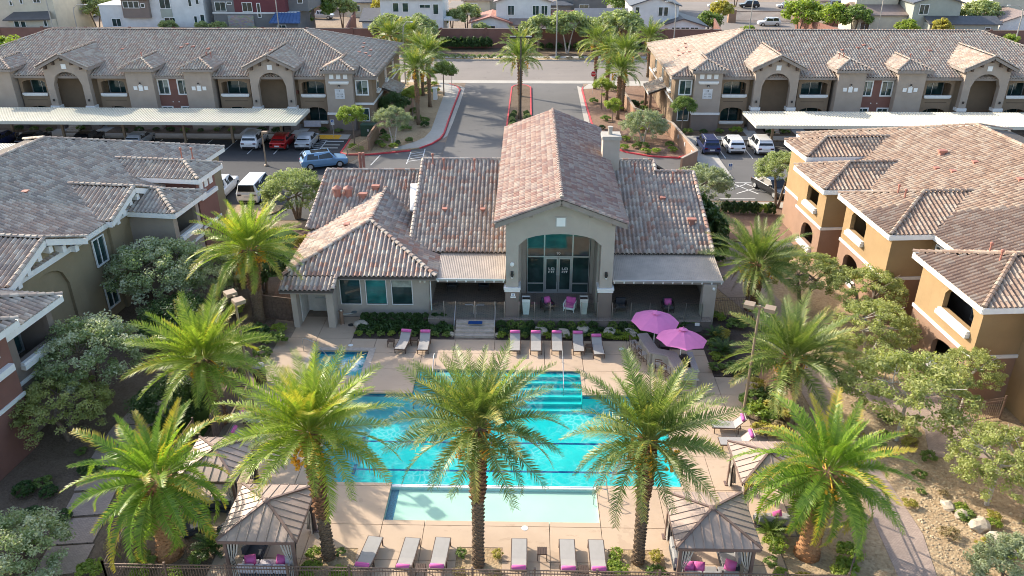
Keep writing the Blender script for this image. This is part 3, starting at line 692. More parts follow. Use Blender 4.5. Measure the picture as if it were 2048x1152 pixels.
# ------------------------------------------------------------------ pool deck, cut round the pools and planters
PZ = -.10      # water level
HOLES = [(-10.4, 30.12, 7.5, 37.8), (-6.45, 37.8, 3.2, 40.3), (-6.4, 27.6, 3.37, 30.12), (-13.0, 39.5, -9.75, 42.35),
         (-9.3, 23.4, -7.2, 25.85), (-2.92, 23.4, -.95, 26.0), (3.6, 23.4, 5.95, 26.0)]
REG = [(-15.7, 27.0, 11.0, 43.85), (-15.0, 43.85, -11.05, 46.7), (-13.2, 23.6, 11.0, 27.0), (11.0, 27.0, 12.0, 37.97), (11.0, 37.97, 15.2, 39.8), (-15.7, 26.9, -13.2, 27.0)]
JX = [-15.7, -13.3, -11.05, -9.5, -6.4, -4.5, -2.0, 1.1, 3.4, 6.3, 9.0, 11.0, 12.9, 15.2]
JY = [23.6, 25.2, 27.3, 29.9, 32.4, 35.0, 37.97, 40.3, 42.2, 43.85, 46.7]
allx = sorted({*JX, *[h[0] for h in HOLES + REG], *[h[2] for h in HOLES + REG]}); ally = sorted({*JY, *[h[1] for h in HOLES + REG], *[h[3] for h in HOLES + REG]})
pd = thing('pool_deck', None, None, (0, 0, 0)); pd['kind'] = 'structure'
for jx0, jx1 in zip(JX, JX[1:]):
    for jy0, jy1 in zip(JY, JY[1:]):
        mb = MB()
        for a, b_ in zip(allx, allx[1:]):
            if a < jx0 - 1e-6 or b_ > jx1 + 1e-6 or b_ - a < .02: continue
            for c, d in zip(ally, ally[1:]):
                if c < jy0 - 1e-6 or d > jy1 + 1e-6 or d - c < .02: continue
                x = (a + b_) / 2; y = (c + d) / 2
                if not any(r[0] < x < r[2] and r[1] < y < r[3] for r in REG): continue
                if any(h[0] < x < h[2] and h[1] < y < h[3] for h in HOLES): continue
                g = .014
                mb.box(a + (g if abs(a - jx0) < 1e-6 else 0), c + (g if abs(c - jy0) < 1e-6 else 0), -.10, b_ - (g if abs(b_ - jx1) < 1e-6 else 0), d - (g if abs(d - jy1) < 1e-6 else 0), 0)
        if mb.v: mb.build('deck_panel', 'deck', pd)
mb = MB()
for h in HOLES[4:]: mb.box(h[0] + .01, h[1], -.09, h[2] - .01, h[3] - .01, -.02)
struct('tree_pit_soil', mb, 'gravel')
# basin shells
def basin(name, x0, y0, x1, y1, d, mat, open_=()):
    mb = MB(); t = .25
    mb.box(x0 - t, y0 - t, d - t, x1 + t, y1 + t, d)
    if 'l' not in open_: mb.box(x0 - t, y0 - t, d, x0, y1 + t, -.11)
    if 'r' not in open_: mb.box(x1, y0 - t, d, x1 + t, y1 + t, -.11)
    if 'n' not in open_: mb.box(x0, y1, d, x1, y1 + t, -.11)
    if 's' not in open_: mb.box(x0, y0 - t, d, x1, y0, -.11)
    return mb
pool = thing('swimming_pool', None, None, (0, 0, 0)); pool['kind'] = 'structure'
mb = MB(); t = .25; D = -1.25
mb.box(-10.65, 30.12, D - t, 7.75, 38.05, D)
mb.box(-10.65, 30.12, D, -10.4, 38.05, -.11); mb.box(7.5, 30.12, D, 7.75, 38.05, -.11)
mb.box(-10.4, 37.8, D, -6.45, 38.05, -.11); mb.box(3.2, 37.8, D, 7.5, 38.05, -.11)
mb.box(-10.65, 29.9, D - t, -6.4, 30.12, -.11); mb.box(3.37, 29.9, D - t, 7.75, 30.12, -.11); mb.box(-6.4, 29.9, D - t, 3.37, 30.12, -.13)
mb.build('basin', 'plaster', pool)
for i in range(6):
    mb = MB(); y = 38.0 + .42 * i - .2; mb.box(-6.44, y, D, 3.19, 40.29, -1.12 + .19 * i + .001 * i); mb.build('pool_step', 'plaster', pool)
    mb = MB(); mb.box(-6.43, y - .012, -1.12 + .19 * i - .02, 3.18, y + .07, -1.12 + .19 * i + .012); mb.build('step_edge', 'window_white', pool)
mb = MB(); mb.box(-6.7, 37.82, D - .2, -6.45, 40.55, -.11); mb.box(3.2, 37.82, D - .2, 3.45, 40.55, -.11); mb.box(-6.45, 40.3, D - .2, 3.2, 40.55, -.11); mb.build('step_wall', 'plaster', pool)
for a in ((-10.4, 30.12, -10.38, 37.8), (7.48, 30.12, 7.5, 37.8), (-10.38, 37.78, -6.46, 37.8), (3.21, 37.78, 7.48, 37.8), (-6.44, 40.28, 3.19, 40.3), (-10.38, 30.12, -6.41, 30.14), (3.38, 30.12, 7.48, 30.14), (-6.45, 37.8, -6.43, 40.28), (3.18, 37.8, 3.2, 40.28)):
    mb = MB(); mb.box(a[0], a[1], -.27, a[2], a[3], -.105); mb.build('waterline_band', 'waterline_tile', pool)
for yy in (32.6, 34.95):
    mb = MB(); mb.box(-8.8, yy - .07, D, 6.2, yy + .07, D + .004); mb.box(-8.9, yy - .4, D, -8.72, yy + .4, D + .0045); mb.box(6.12, yy - .4, D, 6.3, yy + .4, D + .0045); mb.build('lane_line', 'lane_blue', pool)
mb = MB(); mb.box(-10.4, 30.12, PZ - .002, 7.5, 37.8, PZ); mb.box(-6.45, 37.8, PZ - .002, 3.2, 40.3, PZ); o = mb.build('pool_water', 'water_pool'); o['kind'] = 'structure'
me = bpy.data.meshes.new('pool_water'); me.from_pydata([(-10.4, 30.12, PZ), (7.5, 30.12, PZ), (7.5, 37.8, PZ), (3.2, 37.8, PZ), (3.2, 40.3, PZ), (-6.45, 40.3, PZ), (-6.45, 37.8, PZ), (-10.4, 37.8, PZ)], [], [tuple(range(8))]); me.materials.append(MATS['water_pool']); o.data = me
# splash shelf
sp = thing('splash_shelf', None, None, (0, 0, 0)); sp['kind'] = 'structure'
mb = MB(); mb.box(-6.65, 27.35, -.6, 3.62, 29.9, -.24); mb.box(-6.65, 27.35, -.24, -6.4, 29.9, -.11); mb.box(3.37, 27.35, -.24, 3.62, 29.9, -.11); mb.box(-6.4, 27.35, -.24, 3.37, 27.6, -.11); mb.build('shelf_basin', 'plaster_shelf', sp)
mb = MB(); mb.box(-6.4, 29.92, -.13, 3.37, 30.10, -.055); mb.build('weir_edge', 'window_white', sp)
mb = MB(); mb.box(-6.39, 27.6, -.24, -6.02, 29.9, -.235); mb.box(-6.37, 30.02, -.11, 3.3, 30.05, -.05); mb.build('shelf_channel', 'waterline_tile', sp)
me = bpy.data.meshes.new('shelf_water'); me.from_pydata([(-6.4, 27.6, -.09), (3.37, 27.6, -.09), (3.37, 29.92, -.09), (-6.4, 29.92, -.09)], [], [(0, 1, 2, 3)]); me.materials.append(MATS['water_shelf']); o = link('shelf_water', me); o['kind'] = 'structure'
# spa
sa = thing('spa_pool', None, None, (0, 0, 0)); sa['kind'] = 'structure'
basin('spa', -13.0, 39.5, -9.75, 42.35, -.95, 'plaster').build('spa_basin', 'plaster', sa)
mb = MB(); mb.box(-13.0, 41.85, -.94, -9.75, 42.35, -.45); mb.box(-13.0, 39.5, -.94, -12.5, 41.85, -.45); mb.build('spa_bench', 'plaster', sa)
for i in range(3):
    mb = MB(); mb.box(-12.5, 41.2 - .3 * i, -.94, -11.6, 41.85, -.5 - .15 * i); mb.build('spa_step', 'plaster', sa)
for a in ((-13.0, 42.33, -9.75, 42.35), (-13.0, 39.5, -12.98, 42.33), (-9.77, 39.5, -9.75, 42.33), (-12.98, 39.5, -9.77, 39.52)):
    mb = MB(); mb.box(a[0], a[1], -.27, a[2], a[3], -.105); mb.build('waterline_band', 'waterline_tile', sa)
for a in ((-13.4, 42.35, -9.35, 42.72), (-13.4, 39.1, -9.35, 39.5), (-13.4, 39.5, -13.0, 42.35), (-9.75, 39.5, -9.35, 42.35)):
    mb = MB(); mb.box(a[0] + .004, a[1] + .004, -.09, a[2] - .004, a[3] - .004, .012); mb.build('coping_stone', 'concrete_step', sa)
me = bpy.data.meshes.new('spa_water'); me.from_pydata([(-13.0, 39.5, PZ), (-9.75, 39.5, PZ), (-9.75, 42.35, PZ), (-13.0, 42.35, PZ)], [], [(0, 1, 2, 3)]); me.materials.append(MATS['water_spa']); o = link('spa_water', me); o['kind'] = 'structure'
for x, y in ((-11.0, 43.0), (.0, 27.2), (5.9, 42.9)):
    mb = MB(); mb.lathe([(.15, 0), (.15, .012)], 18, (x, y, 0)); mb.lathe([(.05, .012), (.05, .018)], 10, (x, y, 0))
    o = mb.build('skimmer_lid', 'window_white'); props_(o, {(-11.0): 'round white skimmer lid beside the bubbling spa', .0: 'round white skimmer lid in the deck in front of the pale splash shelf'}.get(x, 'round white skimmer lid in the shaded deck under the right planting bed'), 'skimmer lid', 'skimmer lids set in the deck')
# soil beds around the patio
sheet('patio_bed_left', rect(-11.04, 43.86, -4.6, 46.2), .02, 'soil_plain', .1)
sheet('patio_bed_right', [(-1.95, 43.86), (7.2, 43.86), (7.6, 42.9), (11.0, 42.9), (11.0, 39.85), (15.1, 39.85), (15.1, 47.4), (11.0, 47.4), (11.0, 46.0), (-1.95, 46.0)], .02, 'soil_plain', .1)
sheet('palm_bed_right', [(12.0, 35.0), (13.9, 35.0), (13.9, 37.9), (12.05, 37.9)], .0, 'mulch', .05)
sheet('bed_front_left', rect(-16.5, 23.4, -13.25, 26.8), -.005, 'mulch', .01)
sheet('bed_front_right', rect(11.05, 23.4, 14.2, 26.9), -.005, 'gravel', .01)
# ------------------------------------------------------------------ clubhouse
cl = thing('clubhouse', 'taupe stucco clubhouse with tall gabled glass entrance hall and low tiled wings behind the pool', 'clubhouse', (2, 46, 0))
PT = .60       # patio floor level
# wing with three windows
WY = 46.75
mb = MB(); mb.M = Matrix.Translation((0, WY, 0))
W3 = [(-12.25, -10.95, .98, 2.72), (-10.55, -9.25, .98, 2.72), (-8.85, -7.55, .98, 2.72)]
mb.wall(6.1, 0, 3.05, .25, W3, x0=-12.5); mb.M = None
mb.box(-6.65, WY + .25, 0, -6.4, 53.5, 3.05); mb.box(-15.1, 49.5, 0, -14.85, 58.9, 3.1); mb.box(-15.1, 45.9, 0, -14.85, 49.5, 2.75)
mb.box(-12.75, 45.95, 0, -12.5, 47.9, 2.75)
mb.build('wing_wall', 'stucco_grey', cl)
for a in W3: window(cl, TM(a[0], WY + .03, .98), 1.3, 1.74, 'window_white', 'pane_teal' if a[0] == -10.55 else 'pane_dark', 0, .05, blind=False)
mb = MB(); mb.box(-8.83, WY + .04, 2.2, -7.57, WY + .05, 2.7); mb.build('blind', 'blind', cl)
# recessed service door under the low eave
mb = MB(); mb.box(-15.1, 45.2, 0, -14.75, 45.9, 2.75); mb.box(-12.85, 45.2, 0, -12.4, 45.9, 2.75); mb.box(-14.75, 45.2, 2.42, -12.85, 45.9, 2.75); mb.build('door_porch', 'stucco_grey', cl)
mb = MB(); mb.box(-14.85, 47.6, 0, -12.75, 47.8, 2.7); mb.box(-14.8, 46.0, -.001, -14.72, 47.6, 2.6); mb.build('porch_back', 'door_white', cl)
mb = MB(); mb.box(-14.45, 47.52, 0, -13.1, 47.6, 2.25); d_ = mb.build('service_door', 'door_white', cl)
mb = MB(); mb.tube([(-14.2, 47.45, 1.02), (-13.15, 47.45, 1.02)], .035, 6); mb.box(-14.2, 47.44, .98, -14.12, 47.53, 1.06); mb.box(-13.23, 47.44, .98, -13.15, 47.53, 1.06); mb.build('push_bar', 'alu', d_)
# wing hip roof
e1 = 46.1; ez = 3.28; xl, xr = -15.7, -5.85; pz = 5.15; ap = (-10.77, 51.0, pz); back = (-10.77, 59.0, pz)
polys = [[(-12.25, e1, ez), (xr, e1, ez), ap, (xl, e1, ez)], [(xl, 44.85, 2.86), (-12.25, 44.85, 2.86), (-12.25, e1, ez - .0), (xl + .01, e1, ez)],
         [(xr, e1, ez), (xr, 58.5, ez), back, ap], [(xl, 58.5, ez), (xl, e1, ez), ap, back]]
polys[0] = [(xl + .0, e1, ez), (xr, e1, ez), ap]
rf = tile_roof(cl, polys, 'tile_club', singles=300)
ridge_caps(rf, [((xr, e1, ez), ap), ((xl, e1, ez), ap), (ap, back), ((-12.25, 44.85, 2.9), (-12.25, e1, ez))], 'tile_club')
fascia(cl, [((-12.2, e1 + .05, ez), (xr, e1 + .05, ez)), ((xl, 44.9, 2.86), (-12.25, 44.9, 2.86)), ((xr - .05, e1, ez), (xr - .05, 53, ez)), ((xl + .05, 44.9, 2.86), (xl + .05, 58, ez))], 'fascia_taupe', .24)
mb = MB(); mb.box(-12.5, 46.2, 2.98, -6.0, 46.75, 3.04); mb.box(-15.6, 44.95, 2.6, -12.3, 46.0, 2.66); mb.build('soffit', 'soffit', cl)
# downpipe and twin flood lamp at the wing corner
mb = MB(); mb.tube([(-6.25, 46.45, 3.0), (-6.3, 46.66, 2.6), (-6.3, 46.66, .1)], .045, 6); mb.build('downpipe', 'window_white', cl)
mb = MB(); mb.box(-7.0, 46.6, 2.78, -6.6, 46.74, 2.9); mb.lathe([(.07, 0), (.09, .14)], 8, (-6.95, 46.55, 2.7)); mb.lathe([(.07, 0), (.09, .14)], 8, (-6.65, 46.55, 2.7)); mb.build('flood_lamp', 'lamp_off', cl)
# low left rear roof and main left roof
Pp = .37
def mz(y): return 3.6 + Pp * (y - 49.4)
lowp = [[(-15.9, 53.2, 3.62), (-7.9, 53.2, 3.62), (-7.9, 59.5, 5.95), (-15.6, 59.5, 5.95)]]
lowback = [[(-7.9, 66, 3.55), (-15.6, 66, 3.55), (-15.6, 59.5, 5.95), (-7.9, 59.5, 5.95)]]
rf2 = tile_roof(cl, lowp, 'tile_club', extra=lowback)
ridge_caps(rf2, [((-15.6, 59.5, 5.95), (-7.9, 59.5, 5.95)), ((-15.9, 53.2, 3.62), (-15.6, 59.5, 5.95))], 'tile_club')
mainp = [[(-8.0, 49.4, 3.6), (-1.5, 49.4, 3.6), (-1.5, 58.8, 7.08), (-8.0, 58.8, 7.08)]]
rf3 = tile_roof(cl, mainp, 'tile_club', extra=[[(-1.5, 66, 4.4), (-8.0, 66, 4.4), (-8.0, 58.8, 7.08), (-1.5, 58.8, 7.08)]])
ridge_caps(rf3, [((-8.0, 58.8, 7.08), (-1.5, 58.8, 7.08)), ((-8.0, 49.4, 3.6), (-8.0, 58.8, 7.08))], 'tile_club')
rightp = [[(5.6, 49.4, 3.6), (12.5, 49.4, 3.6), (12.3, 57.55, mz(57.55)), (9.5, 57.55, mz(57.55)), (9.5, 58.8, 7.08), (5.6, 58.8, 7.08)]]
rf4 = tile_roof(cl, rightp, 'tile_club', extra=[[(12.3, 64, 4.2), (5.6, 64, 4.2), (5.6, 58.8, 7.0), (9.5, 58.8, 7.0)], [(12.3, 64, 4.2), (9.5, 58.8, 6.6), (9.5, 57.55, 6.58), (12.3, 57.55, 6.58)]])
ridge_caps(rf4, [((5.7, 58.8, 7.08), (9.5, 58.8, 7.08)), ((9.5, 57.55, 6.62), (12.3, 57.55, 6.62)), ((9.5, 57.55, 6.62), (9.5, 58.8, 7.08)), ((12.5, 49.4, 3.6), (12.3, 57.55, 6.62))], 'tile_club')
fascia(cl, [((-8.0, 49.45, 3.6), (-1.5, 49.45, 3.6)), ((5.6, 49.45, 3.6), (12.5, 49.45, 3.6)), ((12.45, 49.4, 3.6), (12.25, 57.55, 6.62))], 'fascia_taupe', .24)
mb = MB(); mb.box(-15.4, 54, 0, -15.15, 65, 3.4); mb.box(12.0, 51.6, 0, 12.2, 63, 4.0); mb.box(-15.15, 64.8, 0, 12, 65, 3.6); mb.box(-8.6, 53.6, 3, -7.95, 56.6, 3.9); mb.build('rear_wall', 'stucco_grey', cl)
mb = MB(); mb.slab([(-8.6, 54.6, 4.62), (-7.9, 54.6, 4.5), (-7.9, 57.6, 5.65), (-8.9, 57.6, 5.6)], .1); mb.build('flat_membrane', 'membrane', cl)
vents(rf, [(-12.6, 51.6, 4.5, 'box')]); vents(rf2, [(-14.3, 56.6, 4.9, 'drum'), (-13.45, 56.6, 4.9, 'drum'), (-12.3, 56.4, 4.8, 'tee'), (-11.5, 57.3, 5.1, 'tee'), (-9.2, 57.4, 5.15, 'pipe')])
vents(rf3, [(-7.2, 58.2, 6.9, 'pipe'), (-6.3, 57.6, 6.7, 'pipe'), (-4.0, 57.6, 6.7, 'pipe'), (-5.9, 53.3, 5.05, 'box'), (-3.2, 53.3, 5.05, 'box')])
vents(rf4, [(7.9, 57.3, 6.55, 'pipe'), (10.6, 56.3, 6.2, 'pipe'), (9.7, 54.6, 5.55, 'box'), (11.4, 52.1, 4.65, 'tee')])
for x in (-14.5, -14.2):
    mb = MB(); mb.tube([(x, 66.4, 3.5), (x, 66.4, 5.3)], .12, 8); mb.build('flue', 'vent_rust', cl)
# hall with the front gable
GY = 45.9; gx0, gx1 = -1.35, 5.42; gc = (gx0 + gx1) / 2; ev = 7.35; apz = 8.95
ops = [(-.55, 4.62, PT, 6.42, .95)]
mb = MB(); mb.M = Matrix.Translation((0, GY, 0)); mb.wall(gx1 - gx0, 2.72, ev, .75, [(-.55, 4.62, PT, 6.42, .78)], x0=gx0)
mb.M = None
mb.add([(gx0, GY, ev), (gx1, GY, ev), (gc, GY, ev + (gx1 - gx0) / 2 * .40), (gx0, GY + .75, ev), (gx1, GY + .75, ev), (gc, GY + .75, ev + (gx1 - gx0) / 2 * .40)], [(0, 1, 2), (5, 4, 3), (0, 2, 5, 3), (1, 4, 5, 2)])
mb.box(gx0, GY + .75, 2.0, gx0 + .25, 66.5, ev); mb.box(gx1 - .25, GY + .75, 2.0, gx1, 66.5, ev); mb.box(gx0, 66.3, 0, gx1, 66.5, ev)
mb.add([(gx0, 66.5, ev), (gx1, 66.5, ev), (gc, 66.5, ev + 1.33)], [(0, 1, 2)])
mb.build('hall_wall', 'stucco_grey', cl)
for a, b_ in ((gx0, -.55), (4.62, gx1)):
    mb = MB(); mb.box(a - .04, GY - .04, .0, b_ + .04, GY + .79, 2.42); mb.build('column_base', 'stucco_brown', cl)
    mb = MB(); mb.box(a - .10, GY - .10, 2.42, b_ + .10, GY + .85, 2.60); mb.box(a - .14, GY - .14, 2.60, b_ + .14, GY + .89, 2.72); mb.build('column_cap', 'white_trim', cl)
mb = MB(); mb.box(1.78, GY - .05, 6.95, 2.32, GY - .005, 7.5); mb.build('gable_vent', 'window_white', cl)
mb = MB(); mb.box(1.7, GY - .03, 6.88, 2.4, GY - .002, 7.57); mb.build('vent_surround', 'concrete', cl)
rfy0, rfy1 = 45.2, 66.9; oh = .62; ez2 = 7.42; rz_ = ez2 + (gc - gx0 + oh) * .38
gl_ = [(gx0 - oh, rfy0, ez2), (gx0 - oh, rfy1, ez2)]; gr_ = [(gx1 + oh, rfy0, ez2), (gx1 + oh, rfy1, ez2)]
A0 = (gc, rfy0, rz_); A1 = (gc, rfy1, rz_)
rf5 = tile_roof(cl, [[gl_[1], gl_[0], A0, A1], [gr_[0], gr_[1], A1, A0]], 'tile_gable')
ridge_caps(rf5, [(A0, A1)], 'tile_gable'); ridge_caps(rf5, [(gl_[0], A0), (gr_[0], A0)], 'tile_gable', lift=.02)
fascia(cl, [(gl_[0], A0), (gr_[0], A0), (gl_[0], gl_[1]), (gr_[0], gr_[1])], 'fascia_taupe', .3, .06, .2)
for x in (gx0 + .12, gx0 + 1.55, gc, gx1 - 1.55, gx1 - .12):
    zt = ez2 + (min(x - gx0, gx1 - x) + oh) * .38 - .2
    mb = MB(); mb.box(x - .11, 45.35, zt - .2, x + .11, GY, zt); mb.box(x - .11, 45.6, zt - .42, x + .11, GY, zt - .2); mb.build('corbel', 'fascia_taupe', cl)
# recess side walls, glazed entrance
SY = 49.3
for a in ((-.55, GY + .85, -.42, SY), (4.49, GY + .85, 4.62, SY), (-.42, SY, .0, SY + .2), (4.2, SY, 4.49, SY + .2)): mb = MB(); mb.box(a[0], a[1], PT, a[2], a[3], 6.36); mb.build('recess_wall', 'stucco_grey', cl)
mb = MB(); mb.box(-.42, GY + .8, 6.38, 4.49, SY, 6.45); mb.build('recess_ceiling', 'soffit', cl)
mb = MB(); x0, x1 = .0, 4.2; xs = [0, 1.15, 3.05, 4.2]; zs = [PT, 1.35, 3.35, 4.75, 5.1, 6.4]
sf = MB()
for x in xs: sf.box(x - .045, SY, PT, x + .045, SY + .12, 6.4)
for z in (PT + .04, 3.35, 5.05): sf.box(0, SY + .01, z - .045, 4.2, SY + .11, z + .045)
for a, b_ in ((0, 1.15), (3.05, 4.2)): sf.box(a, SY + .01, 1.30, b_, SY + .11, 1.39)
sf.build('storefront_frame', 'alu', cl)
for a, b_ in ((0, 1.15), (1.15, 3.05), (3.05, 4.2)):
    for z0, z1 in ((PT, 1.3), (1.39, 3.3), (3.4, 5.0), (5.1, 6.4)):
        if a == 1.15 and z0 < 3.3: continue
        mb = MB(); mb.box(a + .045, SY + .05, z0, b_ - .045, SY + .07, z1); mb.build('pane', 'pane_dark' if z0 < 5 else 'pane_teal', cl)
for a, b_, hx in ((1.2, 2.09, 2.0), (2.11, 3.0, 2.2)):
    mb = MB(); y0 = SY - .02; y1 = SY + .05
    mb.box(a, y0, PT + .01, a + .1, y1, 3.3); mb.box(b_ - .1, y0, PT + .01, b_, y1, 3.3); mb.box(a + .1, y0, 3.18, b_ - .1, y1, 3.3); mb.box(a + .1, y0, PT + .01, b_ - .1, y1, PT + .3)
    dr = mb.build('entrance_door', 'alu', cl)
    mb = MB(); mb.box(a + .1, SY + .01, PT + .3, b_ - .1, SY + .03, 3.18); mb.build('pane', 'pane_dark', dr)
    mb = MB(); mb.tube([(hx, SY - .09, 1.5), (hx, SY - .09, 2.0)], .025, 6); mb.build('pull_handle', 'steel', dr)
    mb = MB(); c = (a + b_) / 2     # the little square emblem of bars on each door
    for u0, v0, u1, v1 in ((-.2, .02, -.15, .2), (-.2, .02, -.07, .06), (-.03, .15, .2, .2), (-.03, .02, .02, .2), (.15, .02, .2, .2), (-.03, .02, .12, .06), (-.2, -.2, -.15, -.04), (-.2, -.08, -.06, -.04), (-.15, -.15, -.08, -.12), (-.02, -.2, .03, -.04), (-.02, -.08, .2, -.04), (.1, -.2, .15, -.08)):
        mb.box(c + u0, SY - .004, 2.35 + v0, c + u1, SY + .009, 2.35 + v1)
    mb.build('door_emblem', 'window_white', dr)
text(cl, '90', Matrix.Translation((2.1, SY + .045, 3.58)) @ FRONT, .26, 'window_white', 'house_number')
for x in (-1.0,):
    mb = MB(); mb.lathe([(.13, 0), (.13, .1), (.04, .12)], 12); mb.M = None
    me = mb.mesh('wall_speaker', 'window_white'); link('wall_speaker', me, cl, lm(cl, Matrix.Translation((-.95, GY, 4.35)) @ Matrix.Rotation(R_(90), 4, 'X')))
for x in (-.95, 5.0):
    mb = MB(); mb.box(x - .08, GY - .12, 3.72, x + .08, GY, 3.85); mb.lathe([(.1, 0), (.1, .12)], 10, (x, GY - .14, 3.6)); mb.lathe([(.06, -.09), (.08, 0)], 10, (x, GY - .14, 3.6)); mb.build('wall_lantern', 'dark_metal', cl)
    mb = MB(); mb.lathe([(.03, -.2), (.075, -.16), (.075, -.1)], 10, (x, GY - .14, 3.6)); mb.build('lantern_glass', 'lamp_off', cl)
mb = MB(); mb.box(-1.02, GY - .07, 2.12, -.76, GY - .045, 2.30); mb.box(-1.06, GY - .07, 1.98, -.72, GY - .045, 2.08); sg = mb.build('column_plaque', 'window_white', cl)
mb = MB(); mb.lathe([(.05, 0), (.05, .01)], 10); link('plaque_mark', mb.mesh('plaque_mark', 'sign_blue'), sg, lm(sg, Matrix.Translation((-.89, GY - .07, 2.2)) @ Matrix.Rotation(R_(90), 4, 'X')))
# chimney
mb = MB(); mb.box(5.5, 57.6, 3, 6.75, 58.9, 9.05); mb.build('chimney', 'stucco_grey', cl)
mb = MB(); mb.box(5.42, 57.52, 9.05, 6.83, 58.98, 9.32); mb.lathe([(.16, 0), (.16, .5), (.2, .5), (.2, .56)], 12, (6.05, 58.3, 9.32)); mb.build('chimney_cap', 'concrete', cl)
# patio, sheet roofs and their rafters
mb = MB(); mb.box(-6.4, 45.4, -.02, 11.9, 52.2, PT - .012); mb.build('patio_plinth', 'stucco_brown', cl)
mb = MB(); mb.box(-6.4, 45.38, PT - .012, 11.9, 52.2, PT); mb.build('patio_floor', 'patio_tile', cl)
for x0, x1 in ((-5.85, -1.4), (5.48, 12.55)):
    mb = MB(); n_ = int((x1 - x0) / .12)
    y0, z0, y1, z1 = 46.2, 3.12, 49.6, 3.52
    mb.slab([(x0, y0, z0), (x1, y0, z0), (x1, y1, z1), (x0, y1, z1)], .05)
    o = mb.build('patio_roof', 'patio_sheet', cl)
    rb = MB()
    for i in range(n_ + 1):
        x = x0 + .04 + (x1 - x0 - .08) * i / n_; rb.beam((x, y0 + .01, z0 + .012), (x, y1, z1 + .012), .04, .03)
    rb.build('sheet_ribs', 'patio_sheet', o, kind='stuff')
    mb = MB(); mb.box(x0 + .02, y0 + .02, z0 - .25, x1 - .02, y0 + .1, z0 - .06); mb.box(x0 + .1, 46.6, z0 - .42, x1 - .1, 46.8, z0 - .22); mb.build('patio_beam', 'fascia_taupe', cl)
    mb = MB(); mb.box(x0, y0 - .05, z0 - .1, x1, y0 + .015, z0 + .03); mb.build('gutter', 'alu', cl)
    k = int((x1 - x0) / .62)
    for i in range(k + 1):
        x = x0 + .12 + (x1 - x0 - .24) * i / k; mb = MB(); mb.beam((x, 46.15, z0 - .13), (x, 49.5, z1 - .12), .08, .16); mb.build('rafter', 'window_white', cl)
mb = MB(); mb.box(11.3, 46.1, 0, 12.15, 46.7, 2.9); mb.box(11.95, 46.7, 0, 12.15, 52, 2.9); mb.build('patio_pier', 'stucco_grey', cl)
mb = MB(); mb.box(5.5, 51.9, PT, 9.5, 52.1, 3.8); mb.box(9.5, 51.2, PT, 12.0, 51.4, 3.8); mb.box(-6.4, 52.0, PT, -1.4, 52.2, 3.8); mb.build('patio_back_wall', 'stucco_grey', cl)
for x in (5.7, 6.7, 7.9): window(cl, TM(x, 51.86, 1.6), .95, 1.2, 'window_white', 'pane_dark', 0, .06)
mb = MB(); mb.box(-6.2, 51.2, PT, -1.6, 51.9, 1.5); mb.build('patio_bar', 'stucco_clay', cl)
mb = MB(); mb.box(-6.2, 51.1, 1.5, -1.6, 52.0, 1.58); mb.build('bar_top', 'window_white', cl)
mb = MB(); mb.lathe([(.14, 0), (.14, .01)], 12); mb.box(0, 0, 0, .01, .01, .01)
mb = MB(); mb.lathe([(.09, 0), (.09, .12)], 10, (11.95, 46.02, 2.6)); mb.build('wall_lantern', 'window_white', cl)
# steps up to the patio gate
st = thing('patio_steps', 'flight of pale stone steps leading up to the glass patio gate', 'steps', (-3.3, 44.5, 0))
for i in range(4):
    mb = MB(); mb.box(-4.55, 44.1 + .3 * i, -.01, -2.05, 45.38, .15 * (i + 1)); mb.build('tread', 'concrete_step', st)
    mb = MB(); mb.box(-4.55, 44.09 + .3 * i, .15 * (i + 1) - .03, -2.05, 44.12 + .3 * i, .15 * (i + 1) + .003); mb.build('nosing', 'concrete', st)
for x in (-4.58, -2.02):
    mb = MB(); mb.tube([(x, 44.0, 0), (x, 44.0, .9), (x, 44.15, 1.0), (x, 45.3, 1.6), (x, 45.45, 1.6), (x, 45.45, .6)], .025, 6); mb.build('handrail', 'steel', st)
mb = MB(); mb.box(-3.75, 44.8, .6, -2.85, 45.15, .63); o = mb.build('blue_door_mat', 'lane_blue'); props_(o, 'small dark blue sign board lying on the landing above the patio steps', 'mat'); 
# glass balustrade with gate
gf = thing('glass_balustrade', 'clear glass balustrade with metal posts along the raised patio edge', 'glass fence', (2, 45.6, PT))
xs = [-6.3, -5.35, -4.6, -3.35, -2.05, -1.45, None, -.5, .5, 1.5, 2.5, 3.5, 4.55, None, 5.5, 6.7, 7.9, 9.1, 10.2, 11.25]
prev = None
for x in xs:
    if x is None: prev = None; continue
    mb = MB(); mb.box(x - .025, 45.55, PT, x + .025, 45.6, PT + 1.25); mb.build('post', 'steel', gf)
    if prev is not None:
        mb = MB(); mb.box(prev + .04, 45.57, PT + .06, x - .04, 45.582, PT + 1.2); mb.build('glass_panel', 'glass_clear', gf)
    prev = x
for s_ in (-1, 1):
    c = -3.35; mb = MB(); mb.tube([(c + s_ * .08, 45.5, PT + .35), (c + s_ * .08, 45.5, PT + .95), (c + s_ * .14, 45.5, PT + 1.02), (c + s_ * .62, 45.5, PT + 1.02)], .022, 6); mb.build('gate_handle', 'steel', gf)
